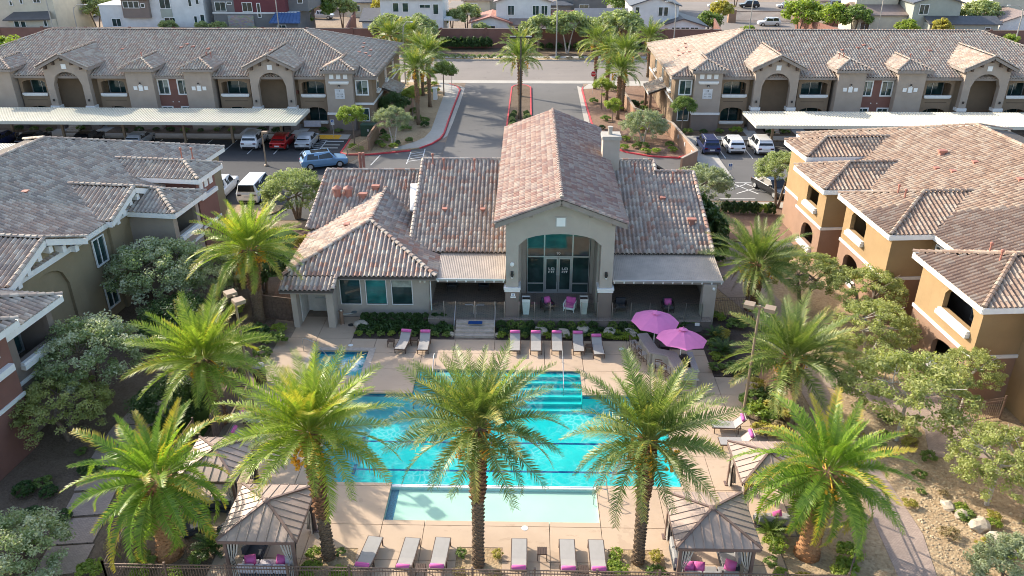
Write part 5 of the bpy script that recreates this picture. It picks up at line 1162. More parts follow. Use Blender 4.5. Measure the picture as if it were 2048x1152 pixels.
def car(kind, paint, x, y, rz, label, glassroof=False):
    L, W, zs, zr, zh, yb, yt, ye, yg, gc_, wr_ = CARK[kind]; h = W / 2; hl = L / 2
    t = thing('parked_car', label, 'car', (x, y, 0), rz, group='parked cars')
    WORLDM[t.name] = WORLDM[t.name]
    rw = h * .74
    secs = [(hl, h * .72, h * .74, gc_ + .12, zh * .78, h * .70, zh * .80), (hl - .12, h * .86, h * .88, gc_ + .02, zh * .86, h * .80, zh * .9), (hl - .55, h * .97, h * .97, gc_, zh * .93, h * .82, zh * .97), (yb, h, h, gc_, zs - .02, h * .86, zh + .02),
            ((yb + yt) / 2, h, h, gc_, zs, (h * .86 + rw) / 2, (zh + zr) / 2 + .03), (yt, h, h, gc_, zs, rw, zr - .03), ((yt + ye) / 2, h, h, gc_, zs + .01, rw, zr), (ye, h, h, gc_, zs + .02, rw * .97, zr - .05)]
    if kind == 'truck':
        secs += [(yg, h, h, gc_, zs + .0, rw, zs + .12), (yg - .05, h, h, gc_, zs, h * .93, zs + .005), (-hl + .15, h, h, gc_ + .05, zs, h * .93, zs + .005), (-hl, h * .93, h * .93, gc_ + .15, zs - .04, h * .9, zs - .02)]
    elif kind == 'sedan':
        secs += [((ye + yg) / 2, h, h, gc_, zs + .02, rw * 1.02, (zr + zs) / 2 + .06), (yg, h * .98, h * .98, gc_, zs + .01, h * .80, zs + .06), (-hl + .1, h * .92, h * .92, gc_ + .05, zs - .02, h * .76, zs + .03), (-hl, h * .84, h * .86, gc_ + .14, zs - .12, h * .72, zs - .08)]
    else:
        secs += [((ye + yg) / 2, h, h, gc_, zs + .02, rw * 1.0, (zr + zs) / 2 + .12), (yg, h * .97, h * .97, gc_ + .02, zs, h * .84, zs + .05), (-hl, h * .9, h * .92, gc_ + .1, zs - .2, h * .85, zs - .16)]
    v, f = car_mesh_sections(secs); mb = MB(); mb.add(v, f)
    # soften by subdividing in the mesh itself
    me = mb.mesh('body', 'paint_' + paint, smooth=False); bo = link('body', me, t)
    bv = bo.modifiers.new('bevel', 'BEVEL'); bv.width = .035; bv.segments = 2; bv.limit_method = 'ANGLE'; bv.angle_limit = R_(20)
    def P4(name, mat, pts, parent=t, off=.012):
        p = [Vector(q) for q in pts]; nrm = (p[1] - p[0]).cross(p[2] - p[0]).normalized(); c = sum(p, Vector()) / len(p)
        if nrm.dot(c - Vector((0, 0, .7))) < 0: nrm = -nrm
        q = [a + nrm * off for a in p]; m2 = MB(); k = len(p)
        m2.add(q + [a - nrm * .03 for a in p], [tuple(range(k)), tuple(range(2 * k - 1, k - 1, -1))] + [(i, k + i, k + (i + 1) % k, (i + 1) % k) for i in range(k)])
        return link(name, m2.mesh(name, mat), parent)
    a = .06
    P4('windscreen', 'car_glass', [(-h * .80, yb - a, zh + .09), (h * .80, yb - a, zh + .09), (rw * .93, yt + a, zr - .06), (-rw * .93, yt + a, zr - .06)], off=.02)
    if kind == 'sedan': P4('rear_window', 'car_glass', [(-h * .74, yg + .08, zs + .12), (h * .74, yg + .08, zs + .12), (rw * .9, ye - .04, zr - .10), (-rw * .9, ye - .04, zr - .10)], off=.03)
    else: P4('rear_window', 'car_glass', [(-h * .76, yg + .03, zs + .12), (h * .76, yg + .03, zs + .12), (rw * .92, ye - .03, zr - .12), (-rw * .92, ye - .03, zr - .12)], off=.05)
    for s_ in (-1, 1):
        x0 = h * .95; x1 = rw * 1.01; zz = zs + .05; zt = zr - .10
        m1 = (yt + ye) / 2
        P4('side_window', 'car_glass', [(s_ * x0, yb - .25, zz), (s_ * x0, m1 + .04, zz), (s_ * x1, m1 + .04, zt), (s_ * x1, yt - .06, zt)], off=.015)
        P4('side_window', 'car_glass', [(s_ * x0, m1 - .04, zz), (s_ * x0, yg + .38, zz + .02), (s_ * x1, ye + .12, zt), (s_ * x1, m1 - .04, zt)], off=.015)
        m2 = MB(); m2.box(s_ * h - .02 - (.0 if s_ > 0 else .18) + (0 if s_ > 0 else 0), yb - .42, zs + .02, s_ * h + .16 - (0 if s_ > 0 else .12), yb - .25, zs + .16); link('wing_mirror', m2.mesh('wing_mirror', 'paint_' + paint), t)
        m2 = MB(); zf = zh * .72; m2.box(s_ * h * .55 - .17, hl - .16, zf, s_ * h * .55 + .17, hl - .02, zf + .13); link('headlight', m2.mesh('headlight', 'lamp_off'), t)
        zf = zs - .22; m2 = MB(); m2.box(s_ * h * .68 - .17, -hl + .0, zf - .05, s_ * h * .68 + .17, -hl + .12, zf + .10); o = link('tail_light', m2.mesh('tail_light', 'tail_red'), t)
        m2 = MB(); m2.box(s_ * (h * .99) - .012, -hl + 1.2, zs - .22, s_ * (h * .99) + .012, hl - 1.9, zs - .20); 
        for yy in (hl - .88, -hl + .86):
            m2 = MB(); prof = [(wr_ * .98, -.11), (wr_, -.07), (wr_, .07), (wr_ * .98, .11)]; m2.lathe(prof, 18)
            w0 = link('wheel', m2.mesh('wheel', 'tire', True), t, Matrix.Translation((s_ * (h - .09), yy, wr_)) @ Matrix.Rotation(R_(90), 4, 'Y'))
            m2 = MB(); m2.lathe([(wr_ * .62, .10 if s_ > 0 else -.125), (wr_ * .62, .125 if s_ > 0 else -.10)], 12); link('rim', m2.mesh('rim', 'alu'), w0)
            m2 = MB(); m2.lathe([(wr_ * 1.12, -.12), (wr_ * 1.12, .088)] if s_ > 0 else [(wr_ * 1.12, -.088), (wr_ * 1.12, .12)], 18)
            link('wheel_arch', m2.mesh('wheel_arch', 'black_plastic'), t, Matrix.Translation((s_ * (h - .13), yy, wr_ + .02)) @ Matrix.Rotation(R_(90), 4, 'Y'))
    m2 = MB(); m2.box(-.26, -hl - .015, zs - .42, .26, -hl + .03, zs - .27); link('number_plate', m2.mesh('number_plate', 'plate_white'), t)
    m2 = MB(); m2.box(-h * .8, -hl - .01, gc_ + .08, h * .8, -hl + .1, gc_ + .24); m2.box(-h * .7, hl - .1, gc_ + .1, h * .7, hl - .01, gc_ + .32); link('bumper_trim', m2.mesh('bumper_trim', 'black_plastic'), t)
    if kind in ('suv',) and not glassroof:
        for s_ in (-1, 1): m2 = MB(); m2.tube([(s_ * rw * .86, yt - .2, zr - .0), (s_ * rw * .86, ye + .2, zr - .0)], .018, 4); link('roof_rail', m2.mesh('roof_rail', 'alu'), t)
    if glassroof: m2 = MB(); m2.box(-rw * .7, ye + .5, zr - .03, rw * .7, yt - .1, zr + .012); link('sunroof', m2.mesh('sunroof', 'car_glass'), t)
    if kind == 'truck': m2 = MB(); m2.box(-h * .82, -hl + .12, zs - .02, h * .82, yg - .15, zs + .012); link('load_bed', m2.mesh('load_bed', 'black_plastic'), t)
    return t
UP = 0.0; DN = math.pi
car('suv', 'white', -30.4, 86.4, UP, 'white crossover parked nose in beside the red sedan, white sport utility with dark rear window')
car('sedan', 'red', -27.3, 86.4, UP, 'bright red sedan parked between the white crossover and the silver sedan')
car('sedan', 'silver', -24.6 - .0, 86.6, UP, 'silver sedan parked right of the red sedan')
car('sedan', 'silver', -43.4, 86.5, UP, 'silver sedan parked alone near the middle of the left carport')
car('sedan', 'black', -49.4, 86.9, UP, 'black sedan under the left carport, next to the lone silver one')
car('sedan', 'black', -55.4, 86.6, UP, 'very dark sedan under the left carport, second from the left frame edge')
car('hatch', 'navy', -58.8, 86.2, UP, 'dark blue hatchback with pale roof at the far left edge of the carport row')
car('suv', 'ltblue', -21.0, 79.0, R_(-68), 'light blue crossover parked crosswise near the exit gate of the left lot', True)
car('truck', 'white', -28.6, 70.2, UP, 'white pickup half hidden between the left grey roof and the olive tree')
car('van', 'white', -25.2, 69.9, UP, 'white van showing only its roof behind the palm crown, right of the white pickup')
car('suv', 'navy', 19.6, 85.6, UP, 'dark blue sport utility car parked nearest the brown wall on the right')
car('hatch', 'white', 22.4, 85.9, UP, 'white hatchback parked between the dark blue car and the white wagon', False)
car('suv', 'white', 25.3, 85.6, UP, 'white wagon parked at the open end of the right carport')
car('sedan', 'black', 23.0, 72.0, DN + .35, 'black sedan parked facing the camera beside the pale leafed tree on the right')
car('suv', 'white', -99.5, 186.0, R_(90), 'white sport utility car parked among the far houses at top left')
car('truck', 'silver', -46.0, 184.0, R_(-95), 'silver pickup parked under dark trees by the far houses')
car('sedan', 'white', 45.4, 204.5, R_(88), 'white car parked on the far neighbour street, leftmost of three')
car('suv', 'black', 53.0, 204.5, R_(90), 'black car parked on the far neighbour street, middle of three')
car('sedan', 'silver', 62.0, 204.5, R_(90), 'silver car on the far neighbour street behind the far stop sign')
car('suv', 'white', 50.2, 176.0, R_(90), 'white car stopped in front of the far brown community gate')

# ------------------------------------------------------------------ street wall, far houses
bw = thing('boundary_wall', 'long reddish brown block wall along the far side of the street', 'wall', (0, 148, 0))
for a, b_ in ((-200, 34), (57, 200)):
    mb = MB()
    mb.box(a, 148, -.05, b_, 148.3, 3.3); mb.build('wall_run', 'block_wall', bw)
    mb = MB(); mb.box(a, 147.95, 3.3, b_, 148.35, 3.4); mb.build('wall_coping', 'stucco_brown', bw)
    k = int((b_ - a) / 8)
    for i in range(k + 1):
        x = a + 8 * i; mb = MB(); mb.box(x, 147.85, -.05, x + .5, 147.998, 3.55); mb.build('pilaster', 'block_wall', bw)
mb = MB(); mb.beam((34, 148.2, 1.6), (36, 164, 1.6), .3, 3.2); mb.beam((57, 148.2, 1.4), (54, 170, 1.4), .3, 2.9); mb.beam((-33, 148.4, 1.6), (-36, 172, 1.6), .3, 3.2); mb.build('side_run', 'block_wall', bw)
def gable_roof(par, x0, x1, y0, y1, ze, pitch, mat, axis='x', o=.5, t=.2):
    "simple pitched roof; axis is the direction of the ridge"
    mb = MB()
    if axis == 'x':
        c = (y0 + y1) / 2; zr = ze + ((y1 - y0) / 2 + o) * pitch
        mb.slab([(x0 - o, y0 - o, ze), (x1 + o, y0 - o, ze), (x1 + o, c, zr), (x0 - o, c, zr)], t); mb.slab([(x0 - o, c, zr), (x1 + o, c, zr), (x1 + o, y1 + o, ze), (x0 - o, y1 + o, ze)], t)
    else:
        c = (x0 + x1) / 2; zr = ze + ((x1 - x0) / 2 + o) * pitch
        mb.slab([(x0 - o, y0 - o, ze), (c, y0 - o, zr), (c, y1 + o, zr), (x0 - o, y1 + o, ze)], t); mb.slab([(c, y0 - o, zr), (x1 + o, y0 - o, ze), (x1 + o, y1 + o, ze), (c, y1 + o, zr)], t)
    rf_ = mb.build('roof', mat, par)
    return rf_
def hip(par, x0, x1, y0, y1, ze, pitch, mat, o=.5):
    w_ = min(x1 - x0, y1 - y0) / 2 + o; zr = ze + w_ * pitch; X0, X1, Y0, Y1 = x0 - o, x1 + o, y0 - o, y1 + o
    if X1 - X0 > Y1 - Y0: a, b_ = (X0 + w_, (Y0 + Y1) / 2, zr), (X1 - w_, (Y0 + Y1) / 2, zr)
    else: a, b_ = ((X0 + X1) / 2, Y0 + w_, zr), ((X0 + X1) / 2, Y1 - w_, zr)
    mb = MB(); q = [(X0, Y0, ze), (X1, Y0, ze), (X1, Y1, ze), (X0, Y1, ze)]
    v = q + [a, b_] + [(p[0], p[1], ze - .22) for p in q]
    if X1 - X0 > Y1 - Y0: f = [(0, 1, 5, 4), (1, 2, 5), (2, 3, 4, 5), (3, 0, 4)]
    else: f = [(0, 1, 4), (1, 2, 5, 4), (2, 3, 5), (3, 0, 4, 5)]
    f += [(6, 7, 1, 0), (7, 8, 2, 1), (8, 9, 3, 2), (9, 6, 0, 3), (9, 8, 7, 6)]
    mb.add(v, f); return mb.build('roof', mat, par)
def house(label, x, y, vols, wins, extra=None):
    """vols: (x0,x1,y0,y1,z0,z1,wall material, roof spec or None); wins: (x, y, z, w, h, kind)"""
    h = thing('house', label, 'house', (x, y, 0), group=None)
    for x0, x1, y0, y1, z0, z1, wm, rs in vols:
        mb = MB(); mb.box(x0, y0, z0, x1, y1, z1)
        if rs and rs[0] == 'gy':
            c = (x0 + x1) / 2; zz = z1 + (x1 - x0) / 2 * rs[1]; mb.add([(x0, y0, z1), (x1, y0, z1), (c, y0, zz), (x0, y1, z1), (x1, y1, z1), (c, y1, zz)], [(0, 1, 2), (5, 4, 3)])
        mb.build('wall', wm, h)
        if rs:
            if rs[0] == 'gx': gable_roof(h, x0, x1, y0, y1, z1, rs[1], rs[2], 'x')
            elif rs[0] == 'gy': gable_roof(h, x0, x1, y0, y1, z1 - .15, rs[1], rs[2], 'y')
            elif rs[0] == 'hip': hip(h, x0, x1, y0, y1, z1, rs[1], rs[2])
            elif rs[0] == 'flat':
                mb = MB(); mb.box(x0 - .1, y0 - .1, z1, x1 + .1, y1 + .1, z1 + .25); mb.build('roof', rs[2], h)
    for (wx, wy, wz, ww, wh) in wins: window(h, TM(wx, wy - .06, wz), ww, wh, 'window_white', 'pane_dark', 1 if ww > 1 else 0, .1)
    return h
hA = house('cream two storey house with a low dark shed roof at the top left corner', -93, 155, [(-104, -87.5, 153, 166, -.05, 9.5, 'stucco_cream', ('hip', .3, 'roof_charcoal')), (-95.4, -87.7, 150.9, 153, -.05, 4.2, 'stucco_cream', None)],
      [(-94.3, 150.9, 2.2, .8, 1.8), (-93.1, 150.9, 2.2, .8, 1.8), (-88.8, 150.9, 3.2, .5, 1.2), (-95.5, 153, 6.5, .4, .7), (-93.5, 153, 6.8, .4, .7), (-91, 153, 7.0, 1.2, 1.2)])
mb = MB(); mb.slab([(-96.0, 150.2, 4.3), (-87.2, 150.2, 4.5), (-88.5, 153.2, 5.6), (-95.2, 153.2, 5.4)], .2); mb.build('porch_roof', 'roof_charcoal', hA)
hB = house('white flat roofed modern house with a projecting grey brown bay behind the left block', -70, 158, [(-80.2, -75.6, 155, 168, -.05, 6.2, 'stucco_white', ('flat', 0, 'stucco_white')), (-75.6, -60.5, 155, 168, -.05, 11, 'stucco_white', ('flat', 0, 'stucco_white')), (-75.5, -70.5, 154.2, 155, 4.2, 7.6, 'stucco_brown', ('gx', .25, 'roof_brown'))],
      [(-75.1, 154.2, 6.0, .85, 1.1), (-74.1, 154.2, 6.0, .85, 1.1), (-73.1, 154.2, 6.0, .85, 1.1), (-71.8, 154.2, 6.1, .6, .6), (-78.2, 155, 2.6, 1.6, 1.3), (-68.6, 155, 5.8, 1.9, 2.0), (-68.2, 155, 2.5, 1.9, 1.6), (-63.2, 155, 6.2, .5, 1.6), (-61.8, 155, 6.6, .5, 1.2), (-62.6, 155, 2.8, .5, 1.6), (-61.4, 155, 3.0, .7, 1.7)])
mb = MB(); mb.box(-68.7, 154.9, 4.1, -66.6, 155.0, 5.7); mb.build('spandrel_panel', 'stucco_sage', hB)
hC = house('grey and burgundy modern house with stone cladding and a blue metal porch roof', -52, 158, [(-58.9, -43.3, 155, 168, -.05, 4.9, 'stucco_darkgrey', ('flat', 0, 'stucco_white')), (-58.9, -54.8, 155.01, 168, 4.9, 9.5, 'stucco_darkgrey', None), (-54.8, -45.2, 155.01, 168, 5.1, 10, 'stucco_burgundy', ('flat', 0, 'roof_charcoal')), (-45.2, -41.5, 157, 168, 5.1, 10, 'stucco_darkgrey', None), (-47.2, -42.6, 152.6, 155, -.05, 3.6, 'stucco_darkgrey', None)],
      [(-58.3, 155, 5.4, 1.9, 1.5), (-56.0, 155, 6.6, .8, .3), (-53.2, 155.01, 5.3, 1.7, 1.5), (-50.5, 155.01, 4.3, .5, 2.4), (-46.4, 152.6, 1.6, 1.5, 1.6), (-43.4, 157, 6.6, .9, 1.3), (-55.6, 155, .2, 2, 2)])
mb = MB(); mb.box(-56.2, 154.7, -.05, -51.4, 155, 4.6); mb.build('stone_cladding', 'ledgestone', hC)
mb = MB(); mb.slab([(-47.8, 152.0, 3.75), (-42.0, 152.0, 3.75), (-42.6, 155.2, 5.2), (-47.2, 155.2, 5.2)], .16)
for i in range(9): mb.beam((-47.6 + i * .68, 152.0, 3.8), (-47.1 + i * .55, 155.2, 5.25), .07, .1)
mb.build('porch_roof', 'roof_blue', hC)
hD = house('white two storey house with slate roof left of the entrance palms', -23, 158, [(-31.4, -27.8, 156, 166, -.05, 3.6, 'stucco_white', ('gx', .3, 'roof_charcoal')), (-27.8, -16.2, 156, 168, -.05, 7.6, 'stucco_white', ('hip', .3, 'roof_slate')), (-16.2, -13, 157.5, 162, 3.4, 3.7, 'window_white', None)],
      [(-25.4, 156, 5.2, 1.0, 1.5), (-23.6, 156, 5.2, 1.0, 1.5), (-20.4, 156, 5.9, 1.9, .5), (-17.9, 156, 4.8, .9, 1.7), (-29.8, 156, 1.2, 1.6, 1.6), (-25, 156, 1.2, 2.2, 1.6)])
hE = house('white gabled house with salmon tile roof straight behind the entrance', -3, 158, [(-10.8, -3.6, 154.5, 163, -.05, 3.7, 'stucco_white', ('gy', .28, 'vent_rust')), (-6.2, 3.9, 156, 168, -.05, 7.2, 'stucco_white', ('gy', .3, 'roof_brown')), (-3.6, 3.9, 154.6, 156, -.05, 3.2, 'stucco_white', None)],
      [(-4.0, 156, 4.7, 1.1, 1.6), (.6, 156, 4.7, 1.1, 1.6), (2.2, 156, 4.7, 1.1, 1.6), (-9.6, 154.5, 1.4, 3.2, 1.5), (-2.6, 154.6, 1.5, 1.2, 1.3)])
mb = MB(); mb.slab([(-3.8, 154.1, 3.2), (4.3, 154.1, 3.2), (4.3, 156.05, 4.1), (-3.8, 156.05, 4.1)], .15); mb.build('porch_roof', 'roof_brown', hE)
hF = house('low tan house with grey roof behind the right entrance palms', 12, 162, [(9.2, 20.5, 158, 168, -.05, 3.4, 'stucco_cream', ('gx', .3, 'roof_slate')), (4.8, 9.0, 160, 168, -.05, 3.2, 'stucco_cream', ('gx', .3, 'vent_rust'))], [(15.7, 158, 1.8, .9, 1.0)])
hG = house('white two storey gabled house with dark porch roof right of the entrance palms', 24, 158, [(19.0, 27.6, 156, 168, -.05, 6.6, 'stucco_white', ('gy', .32, 'roof_slate')), (24.0, 32.3, 153.5, 163, -.05, 3.3, 'stucco_white', ('gy', .3, 'roof_charcoal'))],
      [(19.6, 156, 4.6, .7, 1.5), (23.9, 156, 4.6, .7, 1.5), (24.9, 156, 4.6, .7, 1.5), (26.2, 153.5, 1.2, 1.4, 1.7), (27.9, 153.5, 1.2, 1.4, 1.7), (29.6, 153.5, 1.2, 1.4, 1.7)])
hH = house('sage green and cream house with brown roofs behind the right block', 75, 160, [(62.5, 73.5, 160, 170, -.05, 4.4, 'stucco_cream', ('gx', .3, 'roof_brown')), (71.5, 80.2, 158, 170, -.05, 7.0, 'stucco_sage', ('gy', .3, 'roof_slate')), (74, 86.5, 155.5, 158, -.05, 3.4, 'stucco_sage', None), (63, 71, 164, 172, 4.4, 7.4, 'stucco_cream', ('hip', .3, 'roof_brown'))],
      [(72.6, 158, 4.8, 1.6, 1.6), (76.9, 155.5, 1.6, .9, 1.1), (84.2, 155.5, 1.6, .9, 1.1), (63, 160, 1.2, 1.6, 1.8)])
mb = MB(); mb.slab([(73.6, 155.0, 3.4), (87.0, 155.0, 3.4), (87.0, 158.05, 4.5), (73.6, 158.05, 4.5)], .15); mb.build('porch_roof', 'roof_charcoal', hH)
hI = house('pale cream gabled house at the top right corner', 91, 160, [(87.6, 97, 157, 168, -.05, 3.6, 'stucco_white', ('gy', .35, 'roof_brown')), (90, 104, 166, 178, -.05, 7.4, 'stucco_cream', ('hip', .3, 'roof_brown'))], [(93.5, 157, 1.0, 2, 1.6)])
BK = [(-112, -100, 'stucco_white', 'roof_charcoal', 'white house at the back left of the far street, behind the cream corner house'), (-38, -27, 'stucco_cream', 'roof_slate', 'cream house glimpsed behind dark trees left of the white slate roofed house'), (-12, -1, 'stucco_cream', 'roof_brown', 'cream house in the row behind the salmon roofed gable'), (6, 17, 'stucco_darkgrey', 'roof_slate', 'dark grey house in the row behind the low tan house'), (22, 31, 'stucco_white', 'roof_slate', 'white house in the back row behind the slate gable'), (64, 78, 'stucco_white', 'roof_brown', 'white house in the back row behind the sage green house'), (84, 98, 'stucco_cream', 'roof_slate', 'cream house in the back row near the top right corner'), (-78, -66, 'stucco_cream', 'roof_brown', 'cream house in the back row behind the white modern house'), (-60, -48, 'stucco_clay', 'roof_slate', 'clay coloured house in the back row behind the burgundy house')]
for i, (x0, x1, wm, rm, lb) in enumerate(BK):
    y = 186 + (i % 3) * 4
    house(lb, (x0 + x1) / 2, y, [(x0, x1, y, y + 11, -.05, 6.2, wm, ('hip', .32, rm)), (x0 - 3, x0 + 3, y - 3, y, -.05, 3.2, wm, ('hip', .3, rm))], [(x0 + 3.6, y, 4.0, 1.3, 1.5), (x0 + 7, y, 4.0, 1.3, 1.5), (x0 + 5, y, 1.2, 2, 1.6), (x0 - 1.5, y - 3, 1.2, 1.6, 1.2)])
# community gate across the far side street
gt = thing('community_gate', 'far brown metal drive gate between low block pillars', 'gate', (50, 178, 0))
for x in (42.6, 56.6): mb = MB(); mb.box(x, 180, -.05, x + 1.6, 181.4, 2.6); mb.build('pillar', 'stucco_clay', gt)
mb = MB(); mb.box(44.2, 180.6, .2, 56.6, 180.7, .35); mb.box(44.2, 180.6, 2.2, 56.6, 180.7, 2.35); mb.build('gate_rail', 'rail_bronze', gt)
mb = MB()
for i in range(60): mb.box(44.3 + i * .205, 180.62, .35, 44.34 + i * .205, 180.68, 2.2)
mb.build('gate_bars', 'rail_bronze', gt, kind='stuff')
mb = MB(); mb.box(62, 176, -.05, 69, 176.3, 2.2); mb.build('block_panel', 'block_wall', gt)
# ------------------------------------------------------------------ palms
def frond_mesh(name, mat, L, droop, nl, ll, wid, vee, fwd=50, seed=0, twist=0.0, hang=.25):
    rnd = random.Random(seed); v = []; f = []; tone = []; tip = []
    nseg = 10; pts = []; p = Vector((0, 0, 0)); 
    for i in range(nseg + 1):
        t = i / nseg; ang = -droop * t ** 1.6; pts.append((p.copy(), ang)); p = p + Vector((math.cos(ang), 0, math.sin(ang))) * (L / nseg)
    def at(t):
        x = min(t * nseg, nseg - 1e-6); i = int(x); q = x - i; a = pts[i][0].lerp(pts[i + 1][0], q); return a, pts[i][1] + (pts[i + 1][1] - pts[i][1]) * q
    for i in range(nseg):   # rachis
        a, an = pts[i]; b_, _ = pts[i + 1]; w0 = .035 * (1 - i / nseg) + .006; w1 = .035 * (1 - (i + 1) / nseg) + .006; o = len(v)
        v += [a + Vector((0, -w0, 0)), a + Vector((0, w0, 0)), a + Vector((0, 0, w0)), b_ + Vector((0, -w1, 0)), b_ + Vector((0, w1, 0)), b_ + Vector((0, 0, w1))]
        f += [(o, o + 3, o + 5, o + 2), (o + 1, o + 2, o + 5, o + 4), (o, o + 1, o + 4, o + 3)]; tone += [.9] * 3; tip += [0] * 3
    for i in range(nl):
        t = .13 + .87 * (i + .5) / nl; a, ang = at(t); T = Vector((math.cos(ang), 0, math.sin(ang))); U = Vector((-math.sin(ang), 0, math.cos(ang)))
        prof = min(1, (t - .05) / .22) * (1.0 - .62 * max(0, (t - .45) / .55) ** 1.5)
        for s_ in (-1, 1):
            l = ll * prof * rnd.uniform(.85, 1.1); fa = R_(fwd + rnd.uniform(-9, 9) + (1 - t) * 14); va = R_(vee + rnd.uniform(-14, 14))
            side = Vector((0, s_, 0)) * math.cos(va) + U * math.sin(va)
            d = (T * math.cos(fa) + side * math.sin(fa)).normalized()
            m_ = a + d * l * .5; e = a + d * l + Vector((0, 0, -hang * l * rnd.uniform(.4, 1.3)))
            w2 = wid * prof * .5 + .004; o = len(v)
            v += [a - T * w2 * .7, a + T * w2 * .7, m_ - T * w2, m_ + T * w2, e]
            f += [(o, o + 1, o + 3, o + 2), (o + 2, o + 3, o + 4)]; tn = min(1, max(0, rnd.gauss(.5, .22))); tone += [tn, min(1, tn + .12)]
            tp = t * .75 + rnd.uniform(-.12, .12); tip += [tp, tp + .25]
    me = bpy.data.meshes.new(name); me.from_pydata([tuple(x) for x in v], [], f); me.materials.append(MATS[mat])
    for nm, d in (('tone', tone), ('tip', tip)):
        x = me.attributes.new(nm, 'FLOAT', 'FACE'); x.data.foreach_set('value', d)
    return me
def fset(mat, L, nl, ll, wid, droops, seed, **k): return [frond_mesh('frond', mat, L * (1 - .05 * (i % 2)), d, nl, ll, wid, [34, 26, 18][i % 3], seed=seed + i, **k) for i, d in enumerate(droops)]
F_DATE = fset('frond_date', 3.7, 66, .58, .042, [.3, .45, .62, .8, 1.0, 1.15], 1, hang=.12)
F_DYNG = fset('frond_young', 3.7, 66, .58, .044, [.3, .45, .6, .78, .95, 1.1], 21, hang=.12)
F_CAN = fset('frond_canary', 3.9, 84, .50, .050, [.5, .8, 1.1, 1.4, 1.7, 2.0], 41, fwd=56, hang=.10)
F_DRY = fset('frond_dry', 3.0, 40, .5, .034, [.7, 1.0, 1.3], 91, hang=.3)
F_FAR = fset('frond_date', 3.6, 30, .70, .085, [.4, .7, 1.0, 1.3], 61, hang=.22)
def trunk_parts(h, r0, r1, boots, lean, rnd, bootmat, lowmat, split):
    pts = []; rad = []
    for i in range(9):
        t = i / 8; pts.append((lean[0] * t ** 1.4, lean[1] * t ** 1.4, h * t)); rad.append(r0 * (1 + .35 * max(0, .12 - t) / .12) + (r1 - r0) * t)
    def at(t):
        x = min(t * 8, 7.999); i = int(x); q = x - i; return Vector(pts[i]).lerp(Vector(pts[i + 1]), q), rad[i] + (rad[i + 1] - rad[i]) * q
    lo = MB(); lo.tube(pts, rad, 12)
    up = MB(); lw = MB()
    for i in range(boots):
        t = (i + .5) / boots; a = i * 2.39996; c, r = at(t); big = t > split
        o = Vector((math.cos(a), math.sin(a), 0)); tg = Vector((-math.sin(a), math.cos(a), 0))
        w_ = (.105 if big else .085) * rnd.uniform(.8, 1.2); hh = (.13 if big else .075); out = (.12 + .05 * t if big else .075) * rnd.uniform(.6, 1.3)
        m = up if big else lw
        base = c + o * (r * .93)
        m.add([base - tg * w_ + Vector((0, 0, -hh * .3)), base + tg * w_ + Vector((0, 0, -hh * .3)), base + Vector((0, 0, -hh * 1.3)), base + o * out + Vector((0, 0, hh)) - tg * w_ * .5, base + o * out + Vector((0, 0, hh)) + tg * w_ * .5, base + Vector((0, 0, hh * .8)) - tg * w_ * .6, base + Vector((0, 0, hh * .8)) + tg * w_ * .6],
              [(0, 2, 1), (0, 3, 2), (2, 3, 4), (1, 2, 4), (0, 5, 3), (1, 4, 6), (3, 5, 6, 4)])
    return lo, up, lw, at(1.0)
def cluster_mesh(name, seed, L=.9):
    rnd = random.Random(seed); mb = MB()
    mb.tube([(0, 0, 0), (.25, 0, .05), (.5, 0, -.1)], .02, 4)
    for i in range(34):
        a = rnd.uniform(0, 6.28); r = rnd.uniform(0, .16); c = Vector((.5 + r * math.cos(a), r * math.sin(a), -.15 - rnd.random() * .55)); s_ = rnd.uniform(.03, .055)
        mb.add([c + Vector(q) * s_ for q in ((1, 0, 0), (-1, 0, 0), (0, 1, 0), (0, -1, 0), (0, 0, 1.3), (0, 0, -1.3))], [(0, 2, 4), (2, 1, 4), (1, 3, 4), (3, 0, 4), (2, 0, 5), (1, 2, 5), (3, 1, 5), (0, 3, 5)])
    return mb.mesh(name, 'date_orange')
CLM = [cluster_mesh('date_cluster', 5), cluster_mesh('date_cluster', 6)]
